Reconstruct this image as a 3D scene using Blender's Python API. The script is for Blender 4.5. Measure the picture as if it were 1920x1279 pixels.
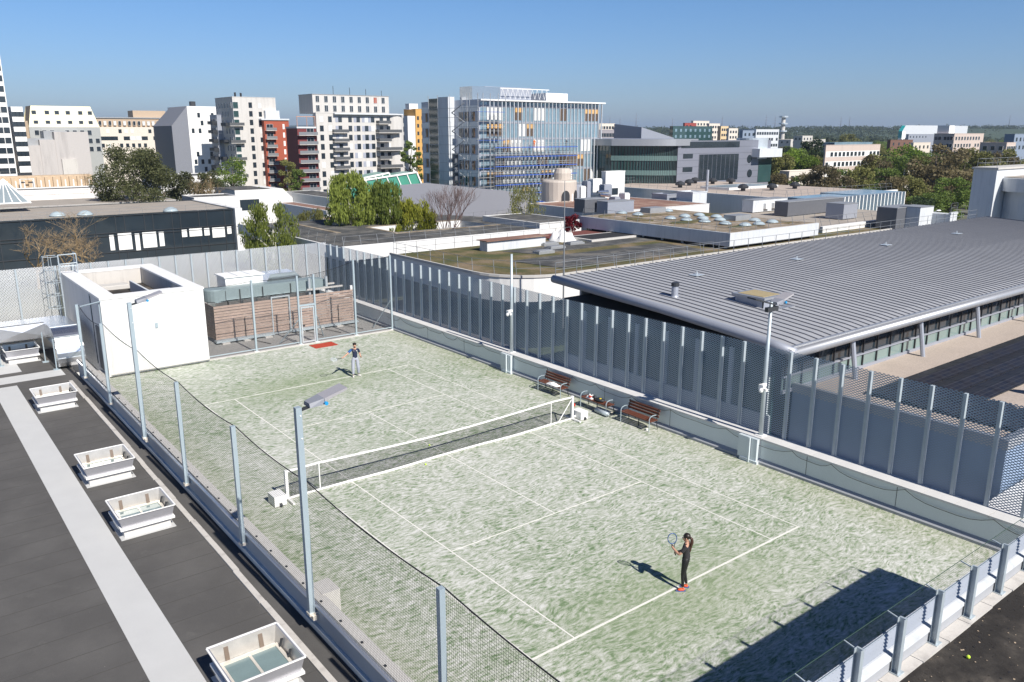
import bpy, math, random
import numpy as np
from mathutils import Vector, Matrix
R = math.radians; PI = math.pi
random.seed(7); rng = np.random.default_rng(7)
for o in list(bpy.data.objects): bpy.data.objects.remove(o)
S = bpy.context.scene; COL = S.collection

# ------------------------------------------------------------------ camera, sky, sun, exposure
CAM = Vector((-16.2, -24.82, 12.1)); YAW = R(38.0); PIT = R(14.33)
cd = bpy.data.cameras.new('camera'); cam = bpy.data.objects.new('camera', cd); COL.objects.link(cam)
cam.location = CAM; cam.rotation_euler = (PI/2 - PIT, 0, -YAW)
cd.sensor_width = 36; cd.lens = 1527/1920*36; cd.clip_start = .1; cd.clip_end = 40000
S.camera = cam
W = bpy.data.worlds.new('World'); S.world = W; W.use_nodes = True
wt = W.node_tree; bg = wt.nodes['Background']
sky = wt.nodes.new('ShaderNodeTexSky'); sky.sky_type = 'NISHITA'; sky.sun_disc = False
SUN_EL = R(41)
sky.sun_elevation = SUN_EL; sky.sun_rotation = R(180); sky.altitude = 100
sky.air_density = 1.0; sky.dust_density = 0.6; sky.ozone_density = 1.5
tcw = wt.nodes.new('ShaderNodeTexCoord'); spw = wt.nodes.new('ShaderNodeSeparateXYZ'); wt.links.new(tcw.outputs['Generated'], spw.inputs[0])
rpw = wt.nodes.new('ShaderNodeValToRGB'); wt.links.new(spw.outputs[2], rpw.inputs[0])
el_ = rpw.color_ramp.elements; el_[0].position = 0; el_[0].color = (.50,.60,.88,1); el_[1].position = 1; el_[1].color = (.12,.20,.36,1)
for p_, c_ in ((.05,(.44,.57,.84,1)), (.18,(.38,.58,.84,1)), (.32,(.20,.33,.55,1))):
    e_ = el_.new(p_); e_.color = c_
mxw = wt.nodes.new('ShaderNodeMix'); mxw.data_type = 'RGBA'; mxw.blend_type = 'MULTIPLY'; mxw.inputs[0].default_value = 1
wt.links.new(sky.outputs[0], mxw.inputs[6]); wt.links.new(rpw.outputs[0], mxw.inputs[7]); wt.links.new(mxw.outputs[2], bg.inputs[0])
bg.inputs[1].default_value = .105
sl = bpy.data.lights.new('sun', 'SUN'); sl.energy = 5.0; sl.angle = R(.53); sl.color = (1, .955, .89)
sun = bpy.data.objects.new('sun', sl); COL.objects.link(sun)
sun.rotation_euler = Vector((-.013, math.cos(SUN_EL), -math.sin(SUN_EL))).to_track_quat('-Z', 'Y').to_euler()
S.view_settings.view_transform = 'Standard'; S.view_settings.look = 'None'
S.view_settings.exposure = 0.38; S.view_settings.gamma = 1
S.render.engine = 'CYCLES'
S.cycles.max_bounces = 6; S.cycles.transparent_max_bounces = 24; S.cycles.diffuse_bounces = 3
S.cycles.glossy_bounces = 3; S.cycles.volume_bounces = 0

# ------------------------------------------------------------------ where a line of sight meets a plane of the place
cf = Vector((math.sin(YAW)*math.cos(PIT), math.cos(YAW)*math.cos(PIT), -math.sin(PIT)))
cr = Vector((math.cos(YAW), -math.sin(YAW), 0)); cu = cr.cross(cf); FL = 1527.0
FH = Vector((math.sin(YAW), math.cos(YAW), 0))
def ray(px, py): return cf + cr*((px-960)/FL) + cu*((639.5-py)/FL)
def uz(px, py, z): d = ray(px, py); return CAM + d*((z-CAM.z)/d.z)
def ux(px, py, x): d = ray(px, py); return CAM + d*((x-CAM.x)/d.x)
def uy(px, py, y): d = ray(px, py); return CAM + d*((y-CAM.y)/d.y)
def ud(px, py, D):
    d = ray(px, py); return CAM + d*(D/d.dot(FH))
def pr(P):
    d = Vector(P)-CAM; z = d.dot(cf); return 960+FL*d.dot(cr)/z, 639.5-FL*d.dot(cu)/z

# ------------------------------------------------------------------ mesh builder and object helpers
class MB:
    def __init__(s): s.v = []; s.f = []; s.m = []
    def add(s, vs, fs, mi=0):
        n = len(s.v); s.v += [tuple(v) for v in vs]; s.f += [tuple(n+i for i in f) for f in fs]; s.m += [mi]*len(fs); return s
    def box(s, x0, x1, y0, y1, z0, z1, mi=0):
        return s.add([(x0,y0,z0),(x1,y0,z0),(x1,y1,z0),(x0,y1,z0),(x0,y0,z1),(x1,y0,z1),(x1,y1,z1),(x0,y1,z1)],
              [(3,2,1,0),(4,5,6,7),(0,1,5,4),(1,2,6,5),(2,3,7,6),(3,0,4,7)], mi)
    def prism(s, poly, z0, z1, mi=0):
        n = len(poly); vs = [(x,y,z0) for x,y in poly]+[(x,y,z1) for x,y in poly]
        return s.add(vs, [tuple(range(n-1,-1,-1)), tuple(range(n,2*n))]+[(i,(i+1)%n,n+(i+1)%n,n+i) for i in range(n)], mi)
    def poly_y(s, poly, y0, y1, mi=0):      # polygon in the x,z plane pushed along y
        n = len(poly); vs = [(x,y0,z) for x,z in poly]+[(x,y1,z) for x,z in poly]
        return s.add(vs, [tuple(range(n)), tuple(range(2*n-1,n-1,-1))]+[((i+1)%n,i,n+i,n+(i+1)%n) for i in range(n)], mi)
    def poly_x(s, poly, x0, x1, mi=0):      # polygon in the y,z plane pushed along x
        n = len(poly); vs = [(x0,y,z) for y,z in poly]+[(x1,y,z) for y,z in poly]
        return s.add(vs, [tuple(range(n-1,-1,-1)), tuple(range(n,2*n))]+[(i,(i+1)%n,n+(i+1)%n,n+i) for i in range(n)], mi)
    def tube(s, pts, r, n=8, mi=0, cap=True):
        pts = [Vector(p) for p in pts]; rs = r if isinstance(r, (list, tuple)) else [r]*len(pts)
        base = len(s.v); vs = []
        t0 = (pts[1]-pts[0]).normalized()
        a = t0.orthogonal().normalized()
        for i, p in enumerate(pts):
            t = (pts[min(i+1,len(pts)-1)]-pts[max(i-1,0)]).normalized()
            a = (a - t*a.dot(t)); a = a.normalized() if a.length > 1e-6 else t.orthogonal().normalized()
            b = t.cross(a)
            vs += [p+(a*math.cos(2*PI*k/n)+b*math.sin(2*PI*k/n))*rs[i] for k in range(n)]
        fs = [(i*n+k, i*n+(k+1)%n, (i+1)*n+(k+1)%n, (i+1)*n+k) for i in range(len(pts)-1) for k in range(n)]
        if cap: fs += [tuple(range(n-1,-1,-1)), tuple((len(pts)-1)*n+k for k in range(n))]
        return s.add(vs, fs, mi)
    def bar(s, p, q, w, h=None, mi=0, up=(0,0,1)):   # a box between two points, w wide, h high
        p = Vector(p); q = Vector(q); h = h or w; t = (q-p).normalized(); up = Vector(up)
        if abs(t.dot(up)) > .98: up = Vector((0,1,0))
        a = t.cross(up).normalized()*w/2; b = a.cross(t).normalized()*h/2
        vs = [c+d for c in (p, q) for d in (-a-b, a-b, a+b, -a+b)]
        return s.add(vs, [(3,2,1,0),(4,5,6,7),(0,1,5,4),(1,2,6,5),(2,3,7,6),(3,0,4,7)], mi)
    def lathe(s, prof, c=(0,0,0), n=16, mi=0):
        vs = [(c[0]+r*math.cos(2*PI*k/n), c[1]+r*math.sin(2*PI*k/n), c[2]+z) for r, z in prof for k in range(n)]
        m = len(prof)
        fs = [(i*n+k, i*n+(k+1)%n, (i+1)*n+(k+1)%n, (i+1)*n+k) for i in range(m-1) for k in range(n)]
        fs += [tuple(range(n-1,-1,-1)), tuple((m-1)*n+k for k in range(n))]
        return s.add(vs, fs, mi)
    def ball(s, c, r, n=10, m=6, mi=0):
        rx, ry, rz = r if isinstance(r, (list, tuple)) else (r,r,r)
        vs = [(c[0]+rx*math.sin(PI*(i+.001)/m)*math.cos(2*PI*k/n), c[1]+ry*math.sin(PI*(i+.001)/m)*math.sin(2*PI*k/n), c[2]-rz*math.cos(PI*i/m)) for i in range(m+1) for k in range(n)]
        return s.add(vs, [(i*n+k, i*n+(k+1)%n, (i+1)*n+(k+1)%n, (i+1)*n+k) for i in range(m) for k in range(n)], mi)
    def mesh(s, name, mats, smooth=False):
        me = bpy.data.meshes.new(name); me.from_pydata(s.v, [], s.f)
        for m in (mats if isinstance(mats, (list, tuple)) else [mats]): me.materials.append(m)
        me.polygons.foreach_set('material_index', s.m)
        if smooth: me.polygons.foreach_set('use_smooth', [True]*len(me.polygons))
        me.update(); return me
def wloc(o):
    v = Vector((0,0,0))
    while o: v += o.location; o = o.parent
    return v
def link(name, data, parent=None, loc=None, rot=None):
    o = bpy.data.objects.new(name, data); COL.objects.link(o)
    if parent: o.parent = parent
    if loc is not None: o.location = loc
    if rot is not None: o.rotation_euler = rot
    return o
def part(name, mb, mats, parent, label=None, smooth=False, local=False):
    """one mesh; its vertices are given in the world unless local, and are stored relative to the parent"""
    if parent is not None and not local:
        w = wloc(parent); mb.v = [(x-w.x, y-w.y, z-w.z) for x,y,z in mb.v]
    o = link(name, mb.mesh(name, mats, smooth), parent)
    if label: o['label'] = label
    return o
def tag(o, label, cat, group=None):
    o['label'] = label; o['category'] = cat
    if group: o['group'] = group
    return o
def thing(name, label, cat, loc=(0,0,0), rotz=0, group=None):
    return tag(link(name, None, None, loc, (0,0,rotz)), label, cat, group)
def single(name, mb, mats, label, cat, group=None, smooth=False):
    """a thing that is one mesh; the origin goes to the middle of its foot"""
    xs, ys, zs = zip(*mb.v); c = Vector(((min(xs)+max(xs))/2, (min(ys)+max(ys))/2, min(zs)))
    mb.v = [(x-c.x, y-c.y, z-c.z) for x,y,z in mb.v]
    return tag(link(name, mb.mesh(name, mats, smooth), None, c), label, cat, group)
def struct(name, mb, mats, smooth=False, kind='structure'):
    o = link(name, mb.mesh(name, mats, smooth)); o['kind'] = kind; return o
def kids(o): return [c for c in bpy.data.objects if c.parent == o]
CH = {}
def dup(root, loc=None, rotz=None, label=None, group=None, scale=None):
    r = root.copy(); COL.objects.link(r)
    if loc is not None: r.location = loc
    if rotz is not None: r.rotation_euler = (0,0,rotz)
    if scale is not None: r.scale = scale
    if label: r['label'] = label
    if group: r['group'] = group
    if root.name not in CH:
        CH[root.name] = [(c, kids(c)) for c in kids(root)]
    for ch, gs in CH[root.name]:
        c = ch.copy(); COL.objects.link(c); c.parent = r
        for g in gs:
            d = g.copy(); COL.objects.link(d); d.parent = c
    return r

# ------------------------------------------------------------------ materials
def nt(name):
    m = bpy.data.materials.new(name); m.use_nodes = True; t = m.node_tree
    return m, t, t.nodes['Principled BSDF'], t.nodes['Material Output']
def N(t, ty, **kw):
    n = t.nodes.new(ty)
    for k, v in kw.items(): setattr(n, k, v)
    return n
def val(t, op, a, b=None, c=None):
    n = N(t, 'ShaderNodeMath', operation=op)
    for i, x in enumerate((a, b, c)):
        if x is None: continue
        if isinstance(x, (int, float)): n.inputs[i].default_value = x
        else: t.links.new(x, n.inputs[i])
    return n.outputs[0]
def noise_fac(t, scale, detail=4, rough=.55, vec=None, dist=0):
    n = N(t, 'ShaderNodeTexNoise'); n.inputs['Scale'].default_value = scale
    n.inputs['Detail'].default_value = detail; n.inputs['Roughness'].default_value = rough; n.inputs['Distortion'].default_value = dist
    t.links.new(vec if vec is not None else N(t, 'ShaderNodeTexCoord').outputs['Object'], n.inputs['Vector'])
    return n.outputs['Fac']
def ramp(t, fac, stops):
    n = N(t, 'ShaderNodeValToRGB'); t.links.new(fac, n.inputs[0]); e = n.color_ramp.elements
    while len(e) < len(stops): e.new(.5)
    for i, (p, c) in enumerate(stops): e[i].position = p; e[i].color = (*c, 1) if len(c) == 3 else c
    return n.outputs[0]
def mixc(t, fac, a, b, mode='MIX'):
    n = N(t, 'ShaderNodeMix', data_type='RGBA', blend_type=mode)
    for s, x in ((n.inputs[0], fac), (n.inputs[6], a), (n.inputs[7], b)):
        if isinstance(x, (int, float)): s.default_value = x
        elif isinstance(x, tuple): s.default_value = (*x, 1)
        else: t.links.new(x, s)
    return n.outputs[2]
def ramp_v(t, fac, a, b):
    n = N(t, 'ShaderNodeMapRange'); n.inputs[1].default_value = a; n.inputs[2].default_value = b
    t.links.new(fac, n.inputs[0]); return n.outputs[0]
def bump(t, b, h, d=.02, s=.5):
    n = N(t, 'ShaderNodeBump'); n.inputs['Distance'].default_value = d; n.inputs['Strength'].default_value = s
    t.links.new(h, n.inputs['Height']); t.links.new(n.outputs[0], b.inputs['Normal'])
def M(name, c, r=.6, m=0., var=.12, sc=1.5, fine=.06, fs=25, bmp=0, spec=.5, obj=0):
    mt, t, b, o = nt(name)
    a = noise_fac(t, sc, 5); f = noise_fac(t, fs, 2)
    v = val(t, 'ADD', val(t, 'MULTIPLY_ADD', a, 2*var, 1-var), val(t, 'MULTIPLY_ADD', f, 2*fine, -fine))
    if obj:
        oi = N(t, 'ShaderNodeObjectInfo'); v = val(t, 'MULTIPLY', v, val(t, 'MULTIPLY_ADD', oi.outputs['Random'], 2*obj, 1-obj))
    t.links.new(mixc(t, 1., c, v, 'MULTIPLY'), b.inputs['Base Color'])
    b.inputs['Roughness'].default_value = r; b.inputs['Metallic'].default_value = m
    b.inputs['Specular IOR Level'].default_value = spec
    if bmp: bump(t, b, f, bmp)
    return mt
def stained(name, c, dirt, amt=.5, r=.7, sc=.6, bmp=.003):
    """painted or bare masonry with vertical runs of dirt"""
    mt, t, b, o = nt(name); tc = N(t, 'ShaderNodeTexCoord'); mp = N(t, 'ShaderNodeMapping')
    mp.inputs['Scale'].default_value = (1, 1, .12); t.links.new(tc.outputs['Object'], mp.inputs[0])
    a = noise_fac(t, sc*4, 6, .65, mp.outputs[0]); g = noise_fac(t, sc, 3)
    k = val(t, 'MULTIPLY', ramp_v(t, a, .5, .75), val(t, 'MULTIPLY', g, 2*amt)); f = noise_fac(t, 30, 2)
    col = mixc(t, k, c, dirt); col = mixc(t, 1., col, val(t, 'MULTIPLY_ADD', f, .14, .93), 'MULTIPLY')
    t.links.new(col, b.inputs['Base Color']); b.inputs['Roughness'].default_value = r
    bump(t, b, f, bmp); return mt
def holes(name, c, axis, su, sv, t0, kind='diamond', metal=.6, rough=.45, var=.1):
    """expanded metal or netting: real openings in a thin sheet; axis = which object axis runs along it"""
    mt, t, b, o = nt(name); tc = N(t, 'ShaderNodeTexCoord'); sx = N(t, 'ShaderNodeSeparateXYZ'); t.links.new(tc.outputs['Object'], sx.inputs[0])
    cu_ = val(t, 'COSINE', val(t, 'MULTIPLY', sx.outputs['XYZ'.index(axis)], 2*PI/su))
    cv_ = val(t, 'COSINE', val(t, 'MULTIPLY', sx.outputs[2], 2*PI/sv))
    if kind == 'diamond': solid = val(t, 'LESS_THAN', val(t, 'ABSOLUTE', val(t, 'ADD', cu_, cv_)), t0)
    else: solid = val(t, 'GREATER_THAN', val(t, 'MAXIMUM', cu_, cv_), t0)
    n = noise_fac(t, 1.2, 3); t.links.new(mixc(t, 1., c, val(t, 'MULTIPLY_ADD', n, 2*var, 1-var), 'MULTIPLY'), b.inputs['Base Color'])
    b.inputs['Metallic'].default_value = metal; b.inputs['Roughness'].default_value = rough
    tr = N(t, 'ShaderNodeBsdfTransparent'); mx = N(t, 'ShaderNodeMixShader')
    t.links.new(solid, mx.inputs[0]); t.links.new(tr.outputs[0], mx.inputs[1]); t.links.new(b.outputs[0], mx.inputs[2]); t.links.new(mx.outputs[0], o.inputs[0])
    return mt
def leafmat(name, c1, c2, sc=.35):
    mt, t, b, o = nt(name); g = N(t, 'ShaderNodeNewGeometry'); oi = N(t, 'ShaderNodeObjectInfo')
    a = noise_fac(t, sc, 3)
    k = val(t, 'ADD', val(t, 'MULTIPLY', g.outputs['Random Per Island'], .55), val(t, 'MULTIPLY', a, .45))
    col = mixc(t, k, c1, c2)
    col = mixc(t, 1., col, val(t, 'MULTIPLY_ADD', oi.outputs['Random'], .6, .95), 'MULTIPLY')
    t.links.new(col, b.inputs['Base Color']); b.inputs['Roughness'].default_value = .6
    b.inputs['Specular IOR Level'].default_value = .25
    tl = N(t, 'ShaderNodeBsdfTranslucent'); t.links.new(col, tl.inputs[0]); mx = N(t, 'ShaderNodeMixShader'); mx.inputs[0].default_value = .42
    t.links.new(b.outputs[0], mx.inputs[1]); t.links.new(tl.outputs[0], mx.inputs[2]); t.links.new(mx.outputs[0], o.inputs[0])
    return mt
m_white = stained('white_render', (.74,.73,.71), (.46,.44,.41), .4)
m_whiteclean = M('white_paint', (.84,.83,.80), .5, var=.04)
m_whitecool = stained('white_panel', (.60,.62,.64), (.36,.39,.42), .5)
m_concrete = stained('pale_concrete', (.56,.53,.49), (.30,.28,.26), .7)
m_coping = M('coping_stone', (.52,.50,.47), .85, var=.1, sc=2, fine=.1, fs=40, bmp=.004)
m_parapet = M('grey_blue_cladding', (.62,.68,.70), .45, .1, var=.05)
m_galv = M('galvanised_steel', (.47,.53,.56), .45, .3, var=.16, sc=6, fine=.05)
m_steel = M('painted_steel', (.42,.50,.54), .45, .3, var=.07)
m_lightsteel = M('pale_steel', (.60,.65,.68), .4, .45, var=.07)
m_dark = M('dark_plastic', (.03,.033,.038), .5)
m_black = M('black_cable', (.015,.015,.018), .6)
m_silver = M('polished_duct', (.72,.73,.74), .22, .95, var=.08, sc=3)
m_alu = M('mill_aluminium', (.70,.71,.73), .32, .85, var=.08, sc=4)
m_cream = M('warm_white_foil', (.80,.74,.64), .35, .3, var=.15, sc=3)
m_glass = M('dark_glass', (.025,.035,.045), .06, 0, var=.3, sc=.3, fine=0, spec=.9)
m_glassgreen = M('green_glass', (.035,.075,.075), .06, 0, var=.4, sc=.25, fine=0, spec=.9)
m_glassblue = M('blue_glass', (.26,.37,.44), .1, .3, var=.45, sc=.3, fine=0, spec=.9)
m_bubble = M('frosted_dome', (.38,.45,.48), .18, 0, var=.06)
m_wood = M('weathered_larch', (.40,.30,.25), .75, var=.25, sc=2.5, fine=.16, fs=18, bmp=.004)
m_bench = M('bench_wood', (.14,.050,.030), .5, var=.2, sc=6)
m_bitumen, t_, b_, o_ = nt('bitumen_felt')
f_ = noise_fac(t_, .45, 6, .62); g_ = noise_fac(t_, 55, 2); d_ = noise_fac(t_, 2.2, 5, .7)
c_ = mixc(t_, ramp_v(t_, f_, .42, .66), (.084,.080,.076), (.110,.105,.099)); c_ = mixc(t_, val(t_, 'MULTIPLY', ramp_v(t_, d_, .60, .74), .5), c_, (.13,.125,.115))
c_ = mixc(t_, 1., c_, val(t_, 'MULTIPLY_ADD', g_, .5, .75), 'MULTIPLY'); c_ = mixc(t_, ramp_v(t_, noise_fac(t_, 14, 1), .83, .85), c_, (.30,.29,.27))
t_.links.new(c_, b_.inputs['Base Color']); b_.inputs['Roughness'].default_value = .88; bump(t_, b_, g_, .004)
m_strip = M('pale_walkway_felt', (.53,.53,.52), .8, var=.08, sc=1.2, fine=.08, fs=60)
m_gravel = M('pink_gravel', (.43,.36,.305), .9, var=.15, sc=.5, fine=.3, fs=9, bmp=.02)
m_gravel2 = M('beige_gravel', (.35,.31,.265), .9, var=.2, sc=.35, fine=.2, fs=6)
m_red = M('red_mat', (.40,.045,.02), .95, var=.12, sc=8, fine=.15, fs=70)
m_blue = M('blue_cap', (.02,.30,.62), .4)
m_stone = M('brown_stone', (.40,.31,.22), .85, var=.15, sc=.6)
m_asphalt = M('asphalt', (.06,.06,.062), .9, var=.2, sc=.2, fine=.1)
m_bark = M('bark', (.16,.13,.10), .9, var=.2, sc=3)
m_barkwarm = M('lichen_bark', (.30,.215,.12), .9, var=.25, sc=2)
m_birch = M('birch_bark', (.55,.52,.46), .8, var=.35, sc=4)
m_barkred = M('purple_twigs', (.13,.085,.075), .9, var=.2)
m_railing = M('railing_steel', (.30,.31,.32), .45, .5, var=.05)
def turf():
    mt, t, b, o = nt('sanded_turf'); tc = N(t, 'ShaderNodeTexCoord'); ob = tc.outputs['Object']
    # brush strokes: noise stretched along a direction that itself wanders
    wn = N(t, 'ShaderNodeTexNoise'); wn.inputs['Scale'].default_value = .55; wn.inputs['Detail'].default_value = 2; t.links.new(ob, wn.inputs['Vector'])
    rot = N(t, 'ShaderNodeVectorRotate', rotation_type='Z_AXIS'); t.links.new(ob, rot.inputs['Vector']); rot.inputs['Center'].default_value = (0,0,0)
    off = N(t, 'ShaderNodeVectorMath', operation='MULTIPLY_ADD'); t.links.new(wn.outputs['Color'], off.inputs[0]); off.inputs[1].default_value = (.9,.9,0); t.links.new(ob, off.inputs[2])
    outs = []
    for ang, sc in ((-.75, 1.0), (.95, 1.25), (.1, .9)):
        mp = N(t, 'ShaderNodeMapping'); mp.inputs['Rotation'].default_value = (0,0,ang); mp.inputs['Scale'].default_value = (3.4*sc, 10.5*sc, 1); t.links.new(off.outputs[0], mp.inputs[0])
        outs.append(noise_fac(t, 1.0, 6, .66, mp.outputs[0], .25))
    sel = ramp_v(t, noise_fac(t, 2.4, 2, .5, ob), .44, .56); sel2 = ramp_v(t, noise_fac(t, 1.9, 2, .5, off.outputs[0]), .46, .58)
    m1 = N(t, 'ShaderNodeMix'); t.links.new(sel, m1.inputs[0]); t.links.new(outs[0], m1.inputs[2]); t.links.new(outs[1], m1.inputs[3])
    m2 = N(t, 'ShaderNodeMix'); t.links.new(sel2, m2.inputs[0]); t.links.new(m1.outputs[0], m2.inputs[2]); t.links.new(outs[2], m2.inputs[3])
    big = noise_fac(t, .16, 3, .5, ob)
    # places worn by play: behind both baselines the sand is kicked away
    sx = N(t, 'ShaderNodeSeparateXYZ'); t.links.new(ob, sx.inputs[0])
    def spot(cx, cy, rx, ry):
        a = val(t, 'DIVIDE', val(t, 'SUBTRACT', sx.outputs[0], cx), rx); c = val(t, 'DIVIDE', val(t, 'SUBTRACT', sx.outputs[1], cy), ry)
        d = val(t, 'ADD', val(t, 'MULTIPLY', a, a), val(t, 'MULTIPLY', c, c)); return val(t, 'DIVIDE', 1.0, val(t, 'ADD', 1.0, val(t, 'MULTIPLY', d, d)))
    worn = val(t, 'ADD', spot(-.3,-12.0,3.6,1.7), spot(-.2,11.9,3.4,1.9))
    edge = ramp_v(t, val(t, 'ABSOLUTE', sx.outputs[0]), 6.8, 8.8)
    x = val(t, 'ADD', m2.outputs[0], val(t, 'MULTIPLY_ADD', big, .16, -.08))
    x = val(t, 'SUBTRACT', x, val(t, 'MULTIPLY', worn, .045)); x = val(t, 'SUBTRACT', x, val(t, 'MULTIPLY', edge, .03))
    med = noise_fac(t, 1.5, 4, .65, off.outputs[0]); x = val(t, 'ADD', x, val(t, 'MULTIPLY_ADD', med, .22, -.11))
    fine = noise_fac(t, 26, 3, .7, ob)
    x = val(t, 'ADD', x, val(t, 'MULTIPLY_ADD', fine, .16, -.08))
    col = ramp(t, x, [(.335,(.13,.20,.10)), (.40,(.215,.28,.175)), (.455,(.34,.378,.288)), (.53,(.485,.497,.437)), (.62,(.635,.635,.597))])
    col = mixc(t, val(t, 'MULTIPLY', worn, .45), col, (.30,.345,.22))
    col = mixc(t, val(t, 'MULTIPLY', edge, .3), col, (.34,.33,.22))
    t.links.new(col, b.inputs['Base Color']); b.inputs['Roughness'].default_value = .95; b.inputs['Specular IOR Level'].default_value = .15
    bump(t, b, fine, .02, .4); return mt
def mossroof(name, c1, c2, c3, sc=.25):
    mt, t, b, o = nt(name); a = noise_fac(t, sc, 6, .62); c = noise_fac(t, 4, 4, .7); g = noise_fac(t, sc*.5, 2)
    x = val(t, 'ADD', val(t, 'MULTIPLY', a, .75), val(t, 'MULTIPLY', c, .25)); x = val(t, 'ADD', x, val(t, 'MULTIPLY_ADD', g, .3, -.15))
    t.links.new(ramp(t, x, [(.40,c1),(.52,c2),(.62,c3)]), b.inputs['Base Color']); b.inputs['Roughness'].default_value = .95
    bump(t, b, c, .05, .5); return mt
m_turf = turf()
m_line = M('line_paint', (.76,.74,.68), .8, var=.07, sc=3, fine=.16, fs=30)
m_moss = mossroof('sedum_roof', (.060,.070,.018), (.13,.105,.04), (.21,.155,.095))
m_mossred = mossroof('reddish_roof', (.20,.11,.08), (.27,.15,.11), (.34,.25,.19))
m_felt = mossroof('weathered_felt', (.05,.05,.05), (.085,.085,.08), (.15,.14,.125), .5)
m_darkroof = mossroof('dirty_dark_roof', (.018,.015,.013), (.042,.036,.030), (.095,.08,.065), 1.1)
m_gravelroof = mossroof('gravel_and_moss', (.16,.12,.07), (.27,.22,.16), (.36,.30,.24), .5)
m_zinc, t_, b_, o_ = nt('standing_seam_zinc')
mp_ = N(t_, 'ShaderNodeMapping'); mp_.inputs['Scale'].default_value = (1.1, .045, 1); t_.links.new(N(t_, 'ShaderNodeTexCoord').outputs['Object'], mp_.inputs[0])
f_ = val(t_, 'ADD', val(t_, 'MULTIPLY_ADD', noise_fac(t_, 1.2, 3, .6, mp_.outputs[0]), .26, .87), val(t_, 'MULTIPLY_ADD', noise_fac(t_, .35, 5, .65), .22, -.11))
t_.links.new(mixc(t_, 1., (.39,.397,.415), f_, 'MULTIPLY'), b_.inputs['Base Color']); b_.inputs['Roughness'].default_value = .55; b_.inputs['Metallic'].default_value = .15
m_zincseam = M('zinc_seam', (.22,.22,.24), .5, .3)
m_zinclight = M('zinc_gutter', (.40,.41,.43), .4, .45, var=.05)
m_greymetal = M('grey_metal_cladding', (.36,.38,.43), .5, .3, var=.05)
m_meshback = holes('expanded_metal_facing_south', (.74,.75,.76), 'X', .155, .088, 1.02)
m_meshside = holes('expanded_metal_in_shade_along_court', (.24,.31,.40), 'Y', .155, .088, .90, metal=.2)  # same metal as the south-facing sheet; its shade is put into the darker blue
m_meshnear = holes('expanded_metal_of_the_near_edge', (.36,.39,.44), 'X', .10, .058, 1.93, metal=.3)
m_net_y = holes('ball_netting', (.02,.03,.03), 'Y', .065, .065, .935, 'grid', 0, .8)
m_net_x = holes('ball_netting_across', (.03,.04,.04), 'X', .065, .065, .95, 'grid', 0, .8)
m_net_near = holes('near_edge_netting', (.03,.04,.04), 'X', .05, .05, .97, 'grid', 0, .8)
m_tnet = holes('tennis_netting', (.012,.012,.014), 'X', .05, .05, .86, 'grid', 0, .8)
m_solar, t_, b_, o_ = nt('solar_cells')
bk = N(t_, 'ShaderNodeTexBrick'); bk.offset = 0; bk.inputs['Scale'].default_value = 1; bk.inputs['Brick Width'].default_value = .53; bk.inputs['Row Height'].default_value = .30
bk.inputs['Mortar Size'].default_value = .012; bk.inputs['Color1'].default_value = (.014,.015,.022,1); bk.inputs['Color2'].default_value = (.022,.020,.022,1); bk.inputs['Mortar'].default_value = (.07,.07,.072,1)
t_.links.new(N(t_, 'ShaderNodeTexCoord').outputs['Object'], bk.inputs[0]); t_.links.new(bk.outputs[0], b_.inputs['Base Color']); b_.inputs['Roughness'].default_value = .4; b_.inputs['Specular IOR Level'].default_value = .25

# ------------------------------------------------------------------ ground, hills
GZ = -9.0
g = MB(); n = 64
g.add([(0,0,GZ)]+[(9000*math.cos(2*PI*k/n), 9000*math.sin(2*PI*k/n), GZ) for k in range(n)], [(0,1+k,1+(k+1)%n) for k in range(n)])
m_ground = mossroof('town_ground', (.075,.10,.045), (.12,.12,.09), (.17,.16,.14), .012)
struct('ground', g, m_ground)
def ridge(name, a0, a1, D, hs, depth, mat, jag, seed):
    r = random.Random(seed); mb = MB(); n = 160; vs = []
    for i in range(n+1):
        u = i/n; a = a0+(a1-a0)*u; h = 0
        for j in range(len(hs)-1):
            u0, u1 = j/(len(hs)-1), (j+1)/(len(hs)-1)
            if u0 <= u <= u1+1e-9: k = (u-u0)/(u1-u0); k = k*k*(3-2*k); h = hs[j]*(1-k)+hs[j+1]*k
        h += jag*(math.sin(u*37+seed)+.6*math.sin(u*91+seed*2)+.5*r.uniform(-1,1))
        d = FH*math.cos(a)+cr*math.sin(a)
        for dd, hh in ((0, GZ-1), (depth*.35, h*.55+GZ*.45), (depth*.7, h), (depth, h*.9+GZ*.1)):
            vs.append(CAM*1+d*(D+dd)); vs[-1].z = hh
    m = 4; mb.add(vs, [(i*m+k, (i+1)*m+k, (i+1)*m+k+1, i*m+k+1) for i in range(n) for k in range(m-1)])
    return struct(name, mb, mat, True)
m_hill = M('wooded_hillside', (.05,.075,.04), .95, var=.3, sc=.004, fine=.2, fs=.03)
ridge('hills', R(-35), R(35), 6200, [40,30,55,70,88,95,62,40,45,30,35], 1600, m_hill, 3, 3)
ridge('terrain', R(8), R(40), 1500, [-6,4,14,17,20,24,26], 900, m_hill, 1.0, 9)

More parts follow.
